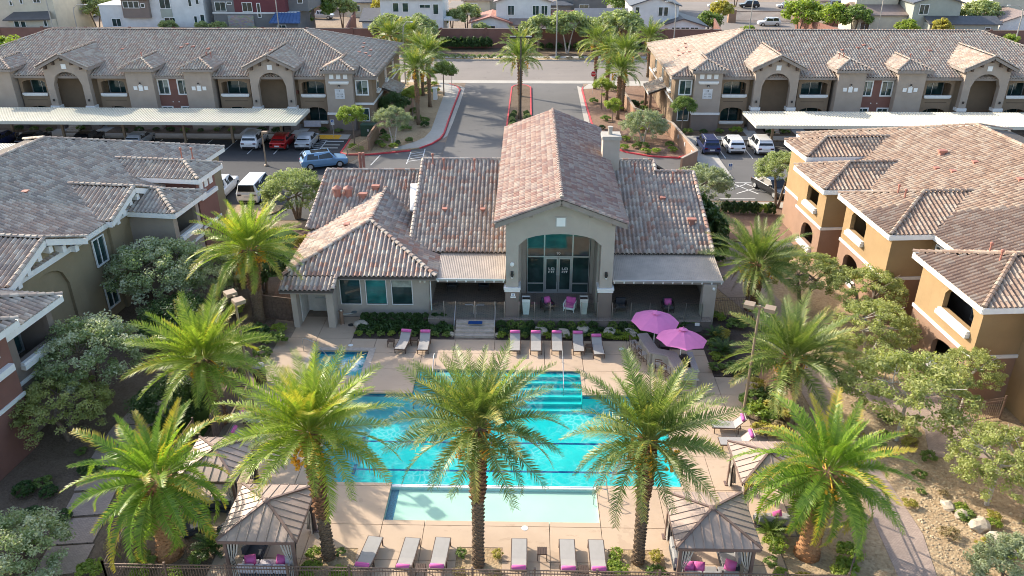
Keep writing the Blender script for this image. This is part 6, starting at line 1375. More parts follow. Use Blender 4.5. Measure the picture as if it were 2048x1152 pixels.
def palm(label, x, y, h, fronds, n_, r0=.19, r1=.25, scale=1.0, lean=(0, 0), top=84, bottom=-14, dates=5, kind='palm', boots=400, split=.45, bm='palm_boot', lmn='palm_grey', seed=0, z=0, group=None, power=1.0):
    rnd = random.Random(seed * 7 + 3); t = thing('palm_tree', label, 'palm tree', (x, y, z), group=group)
    lo, up, lw, (tp, rr) = trunk_parts(h, r0, r1, boots, lean, rnd, bm, lmn, split)
    o = link('trunk', lo.mesh('trunk', lmn, True), t)
    if lw.v: link('leaf_scars', lw.mesh('leaf_scars', lmn), o, kind='stuff')
    if up.v: link('leaf_bases', up.mesh('leaf_bases', bm), o, kind='stuff')
    for i in range(n_):
        q = (i + .5) / n_; az = i * 2.39996 + rnd.uniform(-.2, .2); el = R_(top + (bottom - top) * q ** power + rnd.uniform(-6, 6))
        k = min(len(fronds) - 1, int(q * len(fronds) * .999)); k = max(0, min(len(fronds) - 1, k + rnd.choice((-1, 0, 0, 1))))
        s_ = scale * rnd.uniform(.8, 1.1) * (.62 + .38 * min(1, q * 3.5)); base = tp + Vector((math.cos(az), math.sin(az), 0)) * rr * .55 + Vector((0, 0, .35 * (1 - q) - .15))
        M = Matrix.Translation(base) @ Matrix.Rotation(az, 4, 'Z') @ Matrix.Rotation(-el, 4, 'Y') @ Matrix.Rotation(rnd.uniform(-.55, .55), 4, 'X') @ Matrix.Scale(s_, 4)
        link('frond', fronds[k], t, M)
    for i in range(0 if fronds is F_FAR else 5):
        az = rnd.uniform(0, 6.28); el = R_(rnd.uniform(-55, -25)); s_ = scale * rnd.uniform(.55, .8)
        link('dead_frond', F_DRY[i % 3], t, Matrix.Translation(tp + Vector((math.cos(az), math.sin(az), 0)) * rr * .7 + Vector((0, 0, -.3))) @ Matrix.Rotation(az, 4, 'Z') @ Matrix.Rotation(-el, 4, 'Y') @ Matrix.Scale(s_, 4))
    for i in range(dates):
        az = i * 6.283 / max(1, dates) + rnd.uniform(-.4, .4)
        M = Matrix.Translation(tp + Vector((0, 0, -.05))) @ Matrix.Rotation(az, 4, 'Z') @ Matrix.Rotation(rnd.uniform(-.2, .3), 4, 'Y') @ Matrix.Scale(rnd.uniform(1.3, 1.9), 4)
        link('date_cluster', CLM[i % 2], t, M)
    return t
palm('tall date palm in the middle foreground, in the bed between the two groups of loungers', -1.94, 25.0, 7.1, F_DATE, 62, scale=1.0, seed=1, lean=(.12, .05), dates=6, split=.50)
palm('tall date palm left of centre with bright yellow green crown over the pool edge', -8.35, 25.3, 6.5, F_DYNG, 70, r0=.21, r1=.26, seed=2, lean=(-.15, .1), dates=5, split=.35)
palm('tall date palm right of centre with dark green crown over the pool', 4.8, 25.3, 6.3, F_DATE, 62, scale=1.0, seed=3, lean=(.0, .1), dates=5, split=.55)
palm('date palm with a lime green crown at the left end of the pool deck', -16.3, 34.8, 3.9, F_DYNG, 66, r0=.30, r1=.34, seed=4, lean=(-.35, .15), dates=2, split=.0)
palm('tall date palm with heavy orange fruit left of the clubhouse service door', -17.6, 46.0, 5.2, F_DYNG, 66, r0=.28, r1=.42, scale=1.02, seed=5, dates=7, split=.45)
palm('date palm with orange fruit beside the right end pier of the clubhouse patio', 15.2, 48.3, 3.5, F_DATE, 62, r0=.33, r1=.40, scale=1.0, seed=6, dates=5, split=.0, lmn='palm_rust')
palm('date palm with grey green crown behind the tan deck lamp on the right', 14.2, 36.8, 3.2, F_DATE, 64, r0=.36, r1=.42, scale=1.05, seed=7, dates=4, split=.0)
palm('broad canary palm with thick orange trunk in the lower left corner', -15.2, 25.3, 4.1, F_CAN, 60, r0=.42, r1=.44, scale=.92, seed=8, lean=(.25, 0), dates=3, top=84, bottom=-48, split=.72, lmn='palm_rust', bm='palm_rust', boots=300)
palm('broad canary palm with orange flower stalks in the lower right', 12.1, 25.9, 4.4, F_CAN, 64, r0=.42, r1=.46, scale=.95, seed=9, lean=(.15, .15), dates=5, top=84, bottom=-55, split=.75, lmn='palm_rust', bm='palm_rust', boots=300)
FP = [(-13.3, 95.3, 6.6, 'date palm nearest the left entrance pavement'), (-12.9, 104.0, 6.7, 'date palm second along the left entrance pavement'), (-14.6, 110.5, 6.2, 'date palm third along the left entrance pavement, half hidden by the leafy tree'), (-17.3, 121.3, 6.4, 'date palm at the street corner left of the entrance, farthest of the left row'),
      (-19.8, 117.5, 6.9, 'date palm at the outer left of the entrance cluster, beside the left block'), (-1.1, 98.3, 7.2, 'date palm in the median behind the tall black lamp post'), (-1.25, 110.5, 6.6, 'date palm in the median nearer the street'), (11.0, 98.2, 5.8, 'date palm nearest on the right entrance bank'),
      (10.4, 107.3, 6.4, 'date palm second on the right entrance bank beside the stop sign'), (12.0, 102.5, 7.2, 'date palm standing between the first two on the right bank, tallest of them'), (9.4, 115.0, 6.6, 'date palm closest to the street on the right bank'), (18.0, 123.4, 5.6, 'date palm standing apart at the street corner by the right block')]
for i, (x, y, h, lb) in enumerate(FP):
    if i in (1, 2): h -= .0
    palm(lb, x, y, h, F_FAR, 46, seed=20 + i, scale=.95, dates=4 if i % 2 == 0 else 2, boots=130, split=.4, z=.1, group='date palms along the entrance drive')

# ------------------------------------------------------------------ leafy trees and shrubs
ORD = 'first second third fourth fifth sixth seventh eighth ninth tenth eleventh twelfth thirteenth fourteenth fifteenth sixteenth seventeenth eighteenth nineteenth twentieth'.split()
def leaf_mesh(name, mat, n_, rx, ry, rz, size, clumps=40, csize=.32, seed=0, hollow=.55, elong=1.8, flat=.35, up=.4):
    """a crown made of many separate small leaves gathered in clumps"""
    r = np.random.default_rng(seed)
    d = r.normal(size=(clumps, 3)); d[:, 2] = np.abs(d[:, 2]) * 1.1 - flat * r.random(clumps) ; d /= np.linalg.norm(d, axis=1)[:, None]
    rad = hollow + (1 - hollow) * r.random(clumps) ** .6; ctr = d * rad[:, None]
    ci = r.integers(0, clumps, n_); cs = csize * (.6 + .8 * r.random(clumps))
    off = r.normal(size=(n_, 3)); off /= np.linalg.norm(off, axis=1)[:, None]; off *= (r.random((n_, 1)) ** .45)
    c = (ctr[ci] + off * cs[ci][:, None]) * np.array([rx, ry, rz])
    nrm = off * .8 + r.normal(size=(n_, 3)) * .6 + np.array([0, 0, up]); nrm /= np.linalg.norm(nrm, axis=1)[:, None]
    a = np.cross(nrm, r.normal(size=(n_, 3))); a /= np.linalg.norm(a, axis=1)[:, None]; b_ = np.cross(nrm, a)
    s_ = size * (.6 + .8 * r.random((n_, 1))); A = a * s_ * elong * .5; B = b_ * s_ * .5
    V = np.stack([c - A, c + B * .9, c + A, c - B * .9], 1); me = bpy.data.meshes.new(name)
    me.vertices.add(n_ * 4); me.vertices.foreach_set('co', V.reshape(-1)); me.loops.add(n_ * 4); me.loops.foreach_set('vertex_index', np.arange(n_ * 4))
    me.polygons.add(n_); me.polygons.foreach_set('loop_start', np.arange(n_) * 4); me.polygons.foreach_set('loop_total', np.full(n_, 4)); me.update(calc_edges=True)
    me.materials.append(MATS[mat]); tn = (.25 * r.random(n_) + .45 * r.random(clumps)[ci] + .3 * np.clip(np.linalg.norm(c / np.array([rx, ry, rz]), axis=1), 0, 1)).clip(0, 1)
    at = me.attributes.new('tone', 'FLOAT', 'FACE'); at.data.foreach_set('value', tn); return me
CR = {}
def crown(kind, var=0):
    key = (kind, var)
    if key in CR: return CR[key]
    s_ = hash(kind) % 1000 if False else sum(map(ord, kind)) + var * 13
    A = dict(
        grey=('leaf_grey', 18000, 1, 1, .85, .032, 150, .15), olive=('leaf_olive', 18000, 1, 1, .85, .032, 150, .15), flower=('leaf_flower', 20000, 1, 1, .8, .030, 180, .14),
        airy=('leaf_airy', 15000, 1, 1, .75, .030, 170, .125), lime=('leaf_lime', 9000, 1, 1, .9, .06, 50, .28), dark=('leaf_dark', 18000, 1, 1, .85, .045, 70, .28),
        mid=('leaf_mid', 9000, 1, 1, .9, .06, 50, .30), yellow=('leaf_yellow', 6000, 1, 1, .9, .09, 40, .28), farolive=('leaf_olive', 4500, 1, 1, .9, .09, 50, .26), fardark=('leaf_mid', 4500, 1, 1, .9, .09, 50, .26), farlime=('leaf_lime', 4000, 1, 1, .9, .09, 50, .26), faryellow=('leaf_yellow', 2500, 1, 1, .9, .14, 36, .3),
        ball=('leaf_mid', 2000, 1, 1, .95, .13, 60, .16), darkball=('leaf_dark', 1500, 1, 1, .95, .16, 60, .16), scrub=('leaf_mid', 900, 1, 1, .7, .17, 24, .34), limescrub=('leaf_lime', 900, 1, 1, .7, .17, 24, .34), yellowscrub=('leaf_yellow', 1100, 1, 1, .8, .15, 26, .32), dryscrub=('leaf_dry', 700, 1, 1, .6, .14, 20, .36), oliveball=('leaf_olive', 1300, 1, 1, .8, .16, 50, .18), hedge=('leaf_dark', 2600, 1, 1, 1, .12, 90, .18))[kind]
    m, n_, rx, ry, rz, sz, cl_, cs = A
    CR[key] = leaf_mesh('crown', m, n_, rx, ry, rz, sz, cl_, cs, seed=s_, hollow=.62 if 'ball' not in kind else .8)
    return CR[key]
def tree(label, x, y, h, r, kind, trunk=.16, bark='trunk_bark', stems=1, var=0, z=0, rh=None, group=None, cat='tree', name='leafy_tree', limbs=7):
    rnd = random.Random(int(x * 31 + y * 17)); t = thing(name, label, cat, (x, y, z), rnd.uniform(0, 6.28), group=group)
    rh = rh or r * .85; cz = h - rh; mb = MB()
    for s_ in range(stems):
        a = s_ * 6.283 / stems; sp = .25 * r if stems > 1 else 0
        p1 = Vector((math.cos(a) * sp * .5, math.sin(a) * sp * .5, cz * .45)); p2 = Vector((math.cos(a) * sp, math.sin(a) * sp, cz * .9)); p0 = Vector((math.cos(a) * sp * .15, math.sin(a) * sp * .15, -.05))
        mb.tube([p0, p1, p2], [trunk, trunk * .75, trunk * .6], 7)
        for k in range(max(2, limbs // stems)):
            b_ = rnd.uniform(0, 6.28); e = Vector((math.cos(b_) * r * .75, math.sin(b_) * r * .75, cz + rnd.uniform(.0, .7) * rh)); m_ = p2.lerp(e, .5) + Vector((0, 0, .1 * r))
            mb.tube([p2, m_, e], [trunk * .5, trunk * .3, trunk * .1], 5)
            for _ in range(2):
                e2 = m_ + Vector((rnd.uniform(-1, 1), rnd.uniform(-1, 1), rnd.uniform(-.1, .9))) * r * .4; mb.tube([m_, e2], [trunk * .22, trunk * .07], 4)
    link('trunk', mb.mesh('trunk', bark), t)
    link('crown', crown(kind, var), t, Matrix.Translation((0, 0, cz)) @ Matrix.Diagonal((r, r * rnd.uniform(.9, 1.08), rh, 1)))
    return t
def shrub(label, x, y, r, kind, h=None, group=None, z=0, name='shrub', cat='shrub', var=0):
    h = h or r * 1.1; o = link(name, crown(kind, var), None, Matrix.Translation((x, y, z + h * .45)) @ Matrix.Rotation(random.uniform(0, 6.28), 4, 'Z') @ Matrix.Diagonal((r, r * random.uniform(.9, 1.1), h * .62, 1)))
    return props_(o, label, cat, group)
# left courtyard
tree('wide tree with pale tipped leaves before the farther white gable of the left building', -24.3, 47.2, 5.6, 3.3, 'flower', .2, stems=2)
tree('smaller pale leaved tree between the left gable building and the fruiting date palm', -21.0, 48.2, 4.4, 2.2, 'flower', .14, var=1)
tree('large pale flowering tree against the maroon wall of the left building', -23.6, 36.6, 5.4, 2.9, 'flower', .2, stems=2, var=1)
tree('dark green tree in shade below the pale flowering tree on the left', -23.6, 33.2, 3.9, 2.4, 'airy', .15, stems=2)
tree('dark olive tree in shade right behind the lime green palm', -16.7, 37.6, 3.0, 1.5, 'olive', .10, 'bark_pale', 2)
tree('pale flowering bush tree cut off by the lower left corner of the frame', -20.9, 23.8, 3.2, 2.3, 'flower', .12, stems=3, var=2)
tree('round grey olive tree between the clubhouse wing and the left car park', -19.9, 64.4, 4.6, 2.9, 'olive', .17, 'trunk_bark', 3, var=1)
tree('small shaded tree with pale forked stems on the lawn behind the left palm', -18.9, 34.6, 2.6, 1.7, 'dark', .09, 'bark_pale', 3)
tree('dark shrubby tree in the gap between the fruiting palm and the left building', -21.5, 43.0, 3.2, 2.1, 'dark', .12, stems=2, var=1)
tree('deep green tree in shade behind the fruiting date palm', -18.5, 50.2, 3.4, 1.9, 'dark', .12, stems=2, var=2)
# right courtyard
tree('airy green tree left of the ochre building, beside the patio palm', 18.7, 48.6, 4.6, 2.5, 'airy', .15, stems=2, var=1)
tree('airy green tree in front of the middle ochre wing', 21.6, 46.0, 4.6, 2.4, 'airy', .15, stems=2, var=2)
tree('airy green tree under the second ochre wing, showing pale upright limbs', 20.6, 41.8, 4.3, 2.4, 'airy', .14, 'bark_pale', 2, var=3)
tree('large airy tree with slim grey trunk on the gravel slope right of the canary palm', 19.2, 34.0, 5.6, 3.3, 'airy', .13, 'bark_pale', 1, var=4, limbs=9)
tree('airy tree right of the paver pad at the right edge of the frame', 21.4, 29.2, 4.4, 2.3, 'airy', .13, 'bark_pale', 1, var=5)
tree('grey green bushy tree cut off by the lower right corner of the frame', 19.6, 24.0, 2.5, 1.7, 'grey', .09, stems=3)
tree('low airy tree beside the paver path right of the deck lamp', 17.6, 40.6, 3.0, 1.7, 'airy', .1, stems=2, var=6)
tree('slender airy tree against the corner of the nearest ochre wing', 23.3, 36.0, 4.4, 1.6, 'airy', .09, 'bark_pale', 1, var=3)
# around the drive and lots
tree('grey olive tree behind the right end of the clubhouse roof', 15.5, 68.3, 4.0, 2.7, 'grey', .16, stems=2, var=1)
tree('pale olive tree beside the black sedan, left of the ochre tower', 22.2, 67.6, 5.4, 2.3, 'olive', .14, stems=2, var=2)
tree('spreading olive tree with white forked stems beside the right entrance kerb', 12.9, 88.2, 3.9, 2.6, 'grey', .12, 'bark_pale', 3, var=2, z=.1)
tree('round olive tree with forked white trunk on the left drive island', -14.9, 86.2, 4.6, 2.1, 'grey', .11, 'bark_pale', 2, var=3, z=.1)
tree('small yellow green tree in front of the corner of the left block', -19.4, 86.8, 4.3, 1.5, 'lime', .07, z=.1)
tree('slim green tree against the corner of the right block', 17.75, 91.6, 4.3, 1.35, 'mid', .07, z=.1, var=1)
tree('leafy green tree between the left entrance palms', -11.7, 110.5, 4.6, 1.6, 'mid', .1, z=.1)
tree('lime leaved young tree between the right entrance palms', 9.4, 103.5, 4.0, 1.2, 'lime', .07, z=.1, var=1)
tree('second lime leaved young tree on the right bank, nearer the drive end', 10.2, 96.5, 3.0, 1.1, 'lime', .06, z=.1, var=2)
tree('lime leaved shrubby tree on the left bank beside the nearest palm', -14.6, 99.5, 3.6, 1.1, 'lime', .06, z=.1, var=1)
tree('dark evergreen shrub tree in shade against the left block side wall', -16.2, 96.5, 3.6, 1.8, 'dark', .1, stems=2, z=.1)
FT = [(-44.5, 168, 8.5, 4.6, 'fardark', 'big dark green tree over the silver pickup among the far houses'), (-38.5, 171, 7, 3.6, 'farolive', 'olive green tree left of the white slate roofed house'), (-12.0, 158.5, 6.4, 2.6, 'farolive', 'slim olive tree between the two white houses behind the wall'), (-15.2, 163, 4.6, 1.8, 'fardark', 'dark green tree behind the slim olive tree near the white porch'),
      (6.6, 143.2, 7.2, 3.6, 'farolive', 'pale olive tree on the far verge right of the median palm, with forked trunk'), (1.6, 143.8, 6.4, 3.0, 'farolive', 'olive tree on the far verge directly behind the median palm'), (15.6, 143.5, 7.4, 3.6, 'farolive', 'tall olive tree on the far verge behind the right entrance palms'), (10.9, 144.0, 6.0, 2.8, 'farolive', 'olive tree on the far verge between its two neighbours right of the median'),
      (-18.9, 143.5, 6.4, 3.2, 'farolive', 'olive tree on the far verge behind the left entrance palms'), (-24.5, 144, 6.6, 3.0, 'farolive', 'olive tree on the far verge nearest the left block roof'), (38.5, 170, 5.5, 2.4, 'faryellow', 'yellow green tree beside the slate gabled house and the far street'), (35.3, 165, 4.2, 2.4, 'fardark', 'dark bushy tree at the corner of the white gabled house'),
      (53.4, 166, 6.8, 3.6, 'farlime', 'bright yellow green tree right of the far gate'), (58.0, 162, 6.2, 3.3, 'farlime', 'bright green tree against the pink block wall'), (62.0, 160.5, 6.0, 2.8, 'fardark', 'green tree left of the sage house roof'), (50, 206, 6, 3, 'fardark', 'green tree behind the white far street car'), (68.6, 152.6, 4.6, 2.0, 'farlime', 'lime green tree in front of the cream and sage house'), (74.6, 152.4, 4.6, 1.9, 'faryellow', 'orange tinged yellow tree in front of the sage house'),
      (86.5, 163, 7.0, 3.4, 'farolive', 'olive tree behind the right lamp near the top right corner'), (-66.5, 151.8, 4.2, 1.6, 'farolive', 'small pale tree in front of the white modern house, left of its door'), (-59.9, 151.5, 4.0, 1.5, 'farolive', 'pale bush tree between the white and the grey modern house'), (-57.0, 151.0, 4.2, 1.8, 'farolive', 'pale leaved tree left of the stone cladding'), (-50.3, 151, 3.2, 1.2, 'farolive', 'small spiky pale tree right of the stone cladding'),
      (-86.4, 165, 7, 3.6, 'farolive', 'olive tree right of the cream corner house'), (-84, 172, 8, 4, 'fardark', 'dark green tree behind the white car at the top left'), (-75, 172, 8, 3.2, 'farlime', 'lime green tree behind the white modern house'), (-8.8, 152.2, 3.8, 1.7, 'farolive', 'pale bush tree against the white gable behind the wall'),
      (31.6, 200, 7, 3.4, 'farlime', 'yellow green tree at the far street corner, top centre right'), (-30, 176, 6, 3, 'faryellow', 'yellowish tree behind the white slate roofed house'), (19, 178, 7, 3.2, 'fardark', 'green tree between the far grey and white houses at top right of centre'), (-1.5, 182, 6, 3, 'fardark', 'green tree behind the salmon roofed house'), (79, 146.0, 3, 2.0, 'fardark', 'dark green bush tree in front of the wall behind the right block'), (84, 146.2, 3, 1.7, 'farlime', 'lime bush tree in front of the wall at the right frame edge'), (-86.5, 134.5, 4, 3.4, 'farlime', 'bright lime tree behind the left end of the left block roof'), (41.5, 158.5, 2.6, 1.6, 'farlime', 'lime shrub tree at the near side of the far gate drive')]
for i, (x, y, h, r, k, lb) in enumerate(FT): tree(lb, x, y, h, r, k, .16, 'bark_pale' if 'forked' in lb else 'trunk_bark', 2, var=i % 3, limbs=4)
random.seed(99)
# clipped balls along the patio
for i in range(10): shrub(ORD[i] + ' clipped green ball from the left in the row under the wing windows', -10.6 + .57 * i + random.uniform(-.05, .05), 46.0, .34, 'darkball', .62, 'clipped bushes under the wing windows', z=.05)
for i in range(20):
    x = -1.7 + .66 * i
    if 4.4 < x < 5.3 or x > 11.2: continue
    shrub(ORD[i] + ' clipped green ball right of the patio steps, below the glass fence', x + random.uniform(-.06, .06), 45.15, .32, 'ball' if i % 3 else 'darkball', .60, 'clipped bushes below the glass patio fence', z=.05)
def cover(label, x0, x1, y0, y1, h, mat, n_, seed, z=.04):
    me = leaf_mesh('ground_cover', mat, n_, 1, 1, 1, .11, 10, .3, seed=seed); r = np.random.default_rng(seed)
    co = np.empty(n_ * 12); me.vertices.foreach_get('co', co); co = co.reshape(-1, 4, 3); c = co.mean(1, keepdims=True)
    q = r.random((n_, 1, 3)); bumpy = .55 + .45 * np.sin(q[..., 0:1] * (x1 - x0) * 5.5) * np.sin(q[..., 1:2] * (y1 - y0) * 6)
    p = np.concatenate([x0 + (x1 - x0) * q[..., 0:1], y0 + (y1 - y0) * q[..., 1:2], z + h * bumpy * (q[..., 2:3] ** .5)], 2)
    me.vertices.foreach_set('co', (co - c + p).reshape(-1)); me.update(); o = link('ground_cover', me); props_(o, label, 'ground cover', None, 'stuff')
cover('low dark green planting filling the bed under the wing windows', -10.9, -4.7, 44.5, 45.8, .5, 'leaf_dark', 5200, 4)
cover('low dark green planting filling the bed below the glass fence', -1.8, 8.2, 44.3, 45.0, .42, 'leaf_dark', 5200, 5)
cover('striped grassy planting in front of the far umbrella', 4.9, 7.2, 43.95, 44.7, .38, 'leaf_lime', 1500, 6)
for i in range(9): shrub(ORD[i] + ' grassy tuft from the left along the edge of the left patio bed', -10.7 + .7 * i, 44.2, .26, 'limescrub' if i % 3 == 0 else 'scrub', .36, 'grass tufts edging the left patio bed', z=.0)
for i in range(10):
    x = -1.6 + .72 * i; shrub(ORD[i] + ' grassy tuft right of the steps along the edge of the right patio bed', x, 44.15, .28, 'limescrub' if x > 4 or i % 4 == 0 else 'scrub', .40, 'grass tufts edging the right patio bed', z=.0)
for i, (x, y) in enumerate(((2.3, 44.55), (3.6, 44.9), (5.3, 44.7), (6.6, 44.75), (0.9, 44.75), (-1.8, 44.4), (-4.8, 44.4), (-10.7, 45.3))):
    rnd = random.Random(i); mb = MB(); k = 12; rr = .45 if i < 5 else (.5 if i == 7 else .22); vs = []
    import bmesh
    bm = bmesh.new(); bmesh.ops.create_icosphere(bm, subdivisions=2, radius=rr)
    for v_ in bm.verts: v_.co *= rnd.uniform(.82, 1.12); v_.co.z *= .6; v_.co.x *= 1.35
    me = bpy.data.meshes.new('boulder'); bm.to_mesh(me); bm.free(); me.materials.append(MATS['stone_white'])
    o = link('boulder', me, None, Matrix.Translation((x, y, rr * .35)) @ Matrix.Rotation(rnd.uniform(0, 3), 4, 'Z'))
    props_(o, ['pale boulder behind the fourth lounger from the steps', 'pale boulder right of the fifth lounger in the patio bed', 'pale boulder left of the two pink umbrellas', 'pale boulder just behind the nearer pink umbrella bar', 'long pale boulder behind the middle lounger of the five', 'small pale stone right of the patio steps', 'small pale stone left of the patio steps', 'large pale boulder at the left end of the bed by the drinking fountain'][i], 'boulder')
RKL = ['uppermost pale boulder of the stone row on the right slope', 'second pale boulder from the top of the stone row on the right slope', 'large flat boulder in the middle of the stone row on the right slope', 'fourth pale boulder down the stone row on the right slope', 'lowest pale boulder of the stone row on the right slope', 'small pale stone beside the lowest boulders on the right slope']
for i, (x, y, rr) in enumerate(((19.5, 29.0, .30), (19.9, 28.4, .33), (20.3, 27.7, .42), (20.7, 26.9, .34), (20.9, 26.2, .32), (20.4, 26.4, .2))):
    rnd = random.Random(i + 40); bm = bmesh.new(); bmesh.ops.create_icosphere(bm, subdivisions=2, radius=rr)
    for v_ in bm.verts: v_.co *= rnd.uniform(.78, 1.14); v_.co.z *= .65; v_.co.x *= 1.3
    me = bpy.data.meshes.new('boulder'); bm.to_mesh(me); bm.free(); me.materials.append(MATS['stone_white'])
    props_(link('boulder', me, None, Matrix.Translation((x, y, rr * .3)) @ Matrix.Rotation(rnd.uniform(0, 3), 4, 'Z')), RKL[i], 'boulder')
# scattered planting: (x, y, radius, kind, label)
SH = [(-15.8, 43.2, .7, 'scrub'), (-15.9, 44.6, .5, 'limescrub'), (-16.1, 41.5, .55, 'ball'), (-16.4, 40.2, .5, 'darkball'), (-17.2, 43.8, .8, 'darkball'), (-18.4, 41.5, .8, 'darkball'), (-17.0, 47.6, .6, 'scrub'), (-19.6, 47.0, .7, 'limescrub'), (-21, 52, 1.1, 'scrub'), (-18.2, 55.5, .9, 'yellowscrub'), (-17.6, 58.5, .8, 'yellowscrub'), (-16.7, 53.0, .6, 'darkball')]
for x, y, r, k in SH: shrub('shaded green shrub in the planting strip along the left side of the clubhouse and deck', x, y, r, k, None, 'shrubs along the left side of the deck')
SH = [(12.3, 44.4, .6, 'yellowscrub'), (11.6, 43.2, .5, 'scrub'), (13.6, 45.8, .6, 'scrub'), (13.4, 40.6, .55, 'darkball'), (12.2, 40.4, .5, 'scrub'), (11.3, 40.6, .45, 'scrub'), (14.3, 40.7, .5, 'darkball'), (11.5, 41.8, .4, 'limescrub'), (12.6, 46.8, .5, 'limescrub')]
for x, y, r, k in SH: shrub('shaded shrub in the triangular bed right of the pink umbrellas', x, y, r, k, None, 'shrubs in the bed right of the umbrellas')
SH = [(12.6, 36.9, .75, 'ball'), (13.3, 37.4, .65, 'darkball'), (12.5, 35.6, .8, 'limescrub'), (13.5, 35.9, .8, 'yellowscrub'), (13.1, 38.6, .55, 'yellowscrub'), (13.0, 34.4, .7, 'dryscrub'), (12.4, 34.5, .5, 'yellowscrub')]
for x, y, r, k in SH: shrub('bright yellow green shrub around the foot of the tan deck lamp', x, y, r, k, None, 'shrubs around the right deck lamp')
SH = [(-8.9, 24.6, .35, 'limescrub'), (-9.0, 25.4, .3, 'limescrub'), (-7.6, 24.2, .4, 'limescrub'), (-7.9, 25.5, .22, 'scrub'), (-2.7, 24.4, .3, 'dryscrub'), (-1.2, 24.3, .3, 'dryscrub'), (-1.15, 25.5, .25, 'yellowscrub'), (-2.7, 25.5, .25, 'scrub'), (3.9, 24.6, .45, 'limescrub'), (5.5, 24.5, .4, 'scrub'), (5.6, 25.5, .3, 'yellowscrub'), (3.9, 25.6, .3, 'limescrub'), (-9.0, 23.9, .4, 'limescrub'), (-7.5, 23.7, .5, 'limescrub')]
for x, y, r, k in SH: PN = ('left', -8.3) if x < -6 else (('middle', -1.94) if x < 1 else ('right', 4.8)); shrub(('bright' if k == 'limescrub' else 'small') + ' shrub ' + ('left' if x < PN[1] else 'right') + (' rear' if y > 25 else (' front' if y > 24.3 else ' by the fence')) + ' of the ' + PN[0] + ' foreground palm', x, y, r, k, None, 'shrubs at the feet of the foreground palms')
SH = [(10.8, 26.1, .5, 'limescrub'), (10.6, 24.6, .3, 'limescrub'), (13.3, 24.8, .55, 'limescrub'), (13.9, 25.8, .5, 'limescrub'), (11.5, 24.3, .35, 'yellowscrub'), (14.4, 23.6, .6, 'ball'), (10.4, 25.3, .3, 'scrub'), (-14.5, 24.0, .4, 'limescrub'), (-13.8, 24.9, .4, 'scrub'), (-16.1, 24.6, .5, 'scrub'), (-18.0, 24.2, .5, 'limescrub'), (-15.9, 23.9, .4, 'limescrub')]
for x, y, r, k in SH: CN = ('left', -15.2, 25.3) if x < 0 else ('right', 12.1, 25.9); shrub({'limescrub': 'bright green', 'scrub': 'green', 'yellowscrub': 'yellowish', 'ball': 'rounded green'}[k] + ' shrub ' + ('left' if x < CN[1] else 'right') + (' behind' if y > CN[2] else (' in front' if y > 24.2 else ' by the fence in front')) + ' of the ' + CN[0] + ' canary palm', x, y, r, k, None, 'shrubs around the canary palms')
rr_ = random.Random(5)
for i in range(44):
    x = rr_.uniform(17.3, 25); y = rr_.uniform(24, 36); k = rr_.choice(['dryscrub', 'yellowscrub', 'scrub', 'limescrub'])
    if 20.2 < x < 24 and 32 < y < 38: continue
    if 17 > x: continue
    shrub('small dry tuft on the gravel slope right of the paver path', x, y, rr_.uniform(.2, .42), k, None, 'tufts on the right gravel slope')
for i in range(16):
    x = rr_.uniform(-23.5, -17); y = rr_.uniform(24, 33); 
    if -21.6 < x < -18.7: x -= 2
    shrub('sparse dark shrub on the shaded soil left of the canary palm', x, y, rr_.uniform(.25, .55), rr_.choice(['dryscrub', 'scrub', 'darkball', 'dryscrub']), None, 'shrubs on the shaded left soil')
for i in range(40):
    s_ = i % 2; y = rr_.uniform(86, 117); x = rr_.uniform(-17.2, -12.3) if s_ else rr_.uniform(8.4, 16)
    if s_ and y < 90 and x > -13.8: x -= 2.5
    shrub(['low green shrub on the gravel bank right of the entrance drive', 'low green shrub on the gravel bank left of the entrance drive'][s_], x, y, rr_.uniform(.35, .8), rr_.choice(['scrub', 'limescrub', 'ball', 'darkball', 'scrub']), None, ['shrubs on the right entrance bank', 'shrubs on the left entrance bank'][s_], z=.1)
for (x, y) in ((12.6, 83.9), (10.4, 85.2), (13.8, 84.0), (15.6, 84.6), (10.9, 88.6), (10.2, 90.0), (11.9, 85.8), (9.2, 86.6), (-19.2, 84.9), (-18.3, 84.0), (-16.0, 85.6), (-13.4, 87.8), (-14.8, 85.4)):
    shrub('bright green low shrub near the red kerb at the end of an entrance island', x, y, rr_.uniform(.4, .6), 'limescrub' if rr_.random() < .6 else 'ball', None, 'shrubs at the kerb ends of the entrance islands', z=.1)
for i in range(44):
    y = 84 + .76 * (i // 2); x = -1.95 if i % 2 else -.2
    shrub(('left' if i % 2 else 'right') + ' clipped shrub of pair ' + (ORD[i // 2] if i < 40 else 'last') + ' from the roof in the drive median', x + rr_.uniform(-.15, .15), y, .38, 'oliveball' if rr_.random() < .4 else 'darkball', .6, 'clipped shrubs in the drive median', z=.1)
for i in range(12): shrub(ORD[i] + ' grey green ball shrub from the left along the far kerb', -17.5 + 1.15 * i, 137.5, .55, 'oliveball', .8, 'ball shrubs along the far kerb', z=.04)
for i in range(14): shrub(ORD[i] + ' low shrub right of the median palms along the far kerb', 3 + 1.9 * i, 137.5, .5, 'oliveball' if i % 2 else 'dryscrub', .6, 'low shrubs along the far kerb, right half', z=.04)
for i in range(10): shrub(ORD[i] + ' dark hedge bush from the left before the reddish wall', -17.8 + 1.15 * i, 146.6, .95, 'hedge', 1.9, 'hedge bushes before the boundary wall', z=.04)
for i in range(14): shrub(ORD[i] + ' low dark bush right of the median before the reddish wall', 2 + 1.6 * i, 146.4, .7, 'hedge', 1.1, 'low bushes before the boundary wall', z=.04)
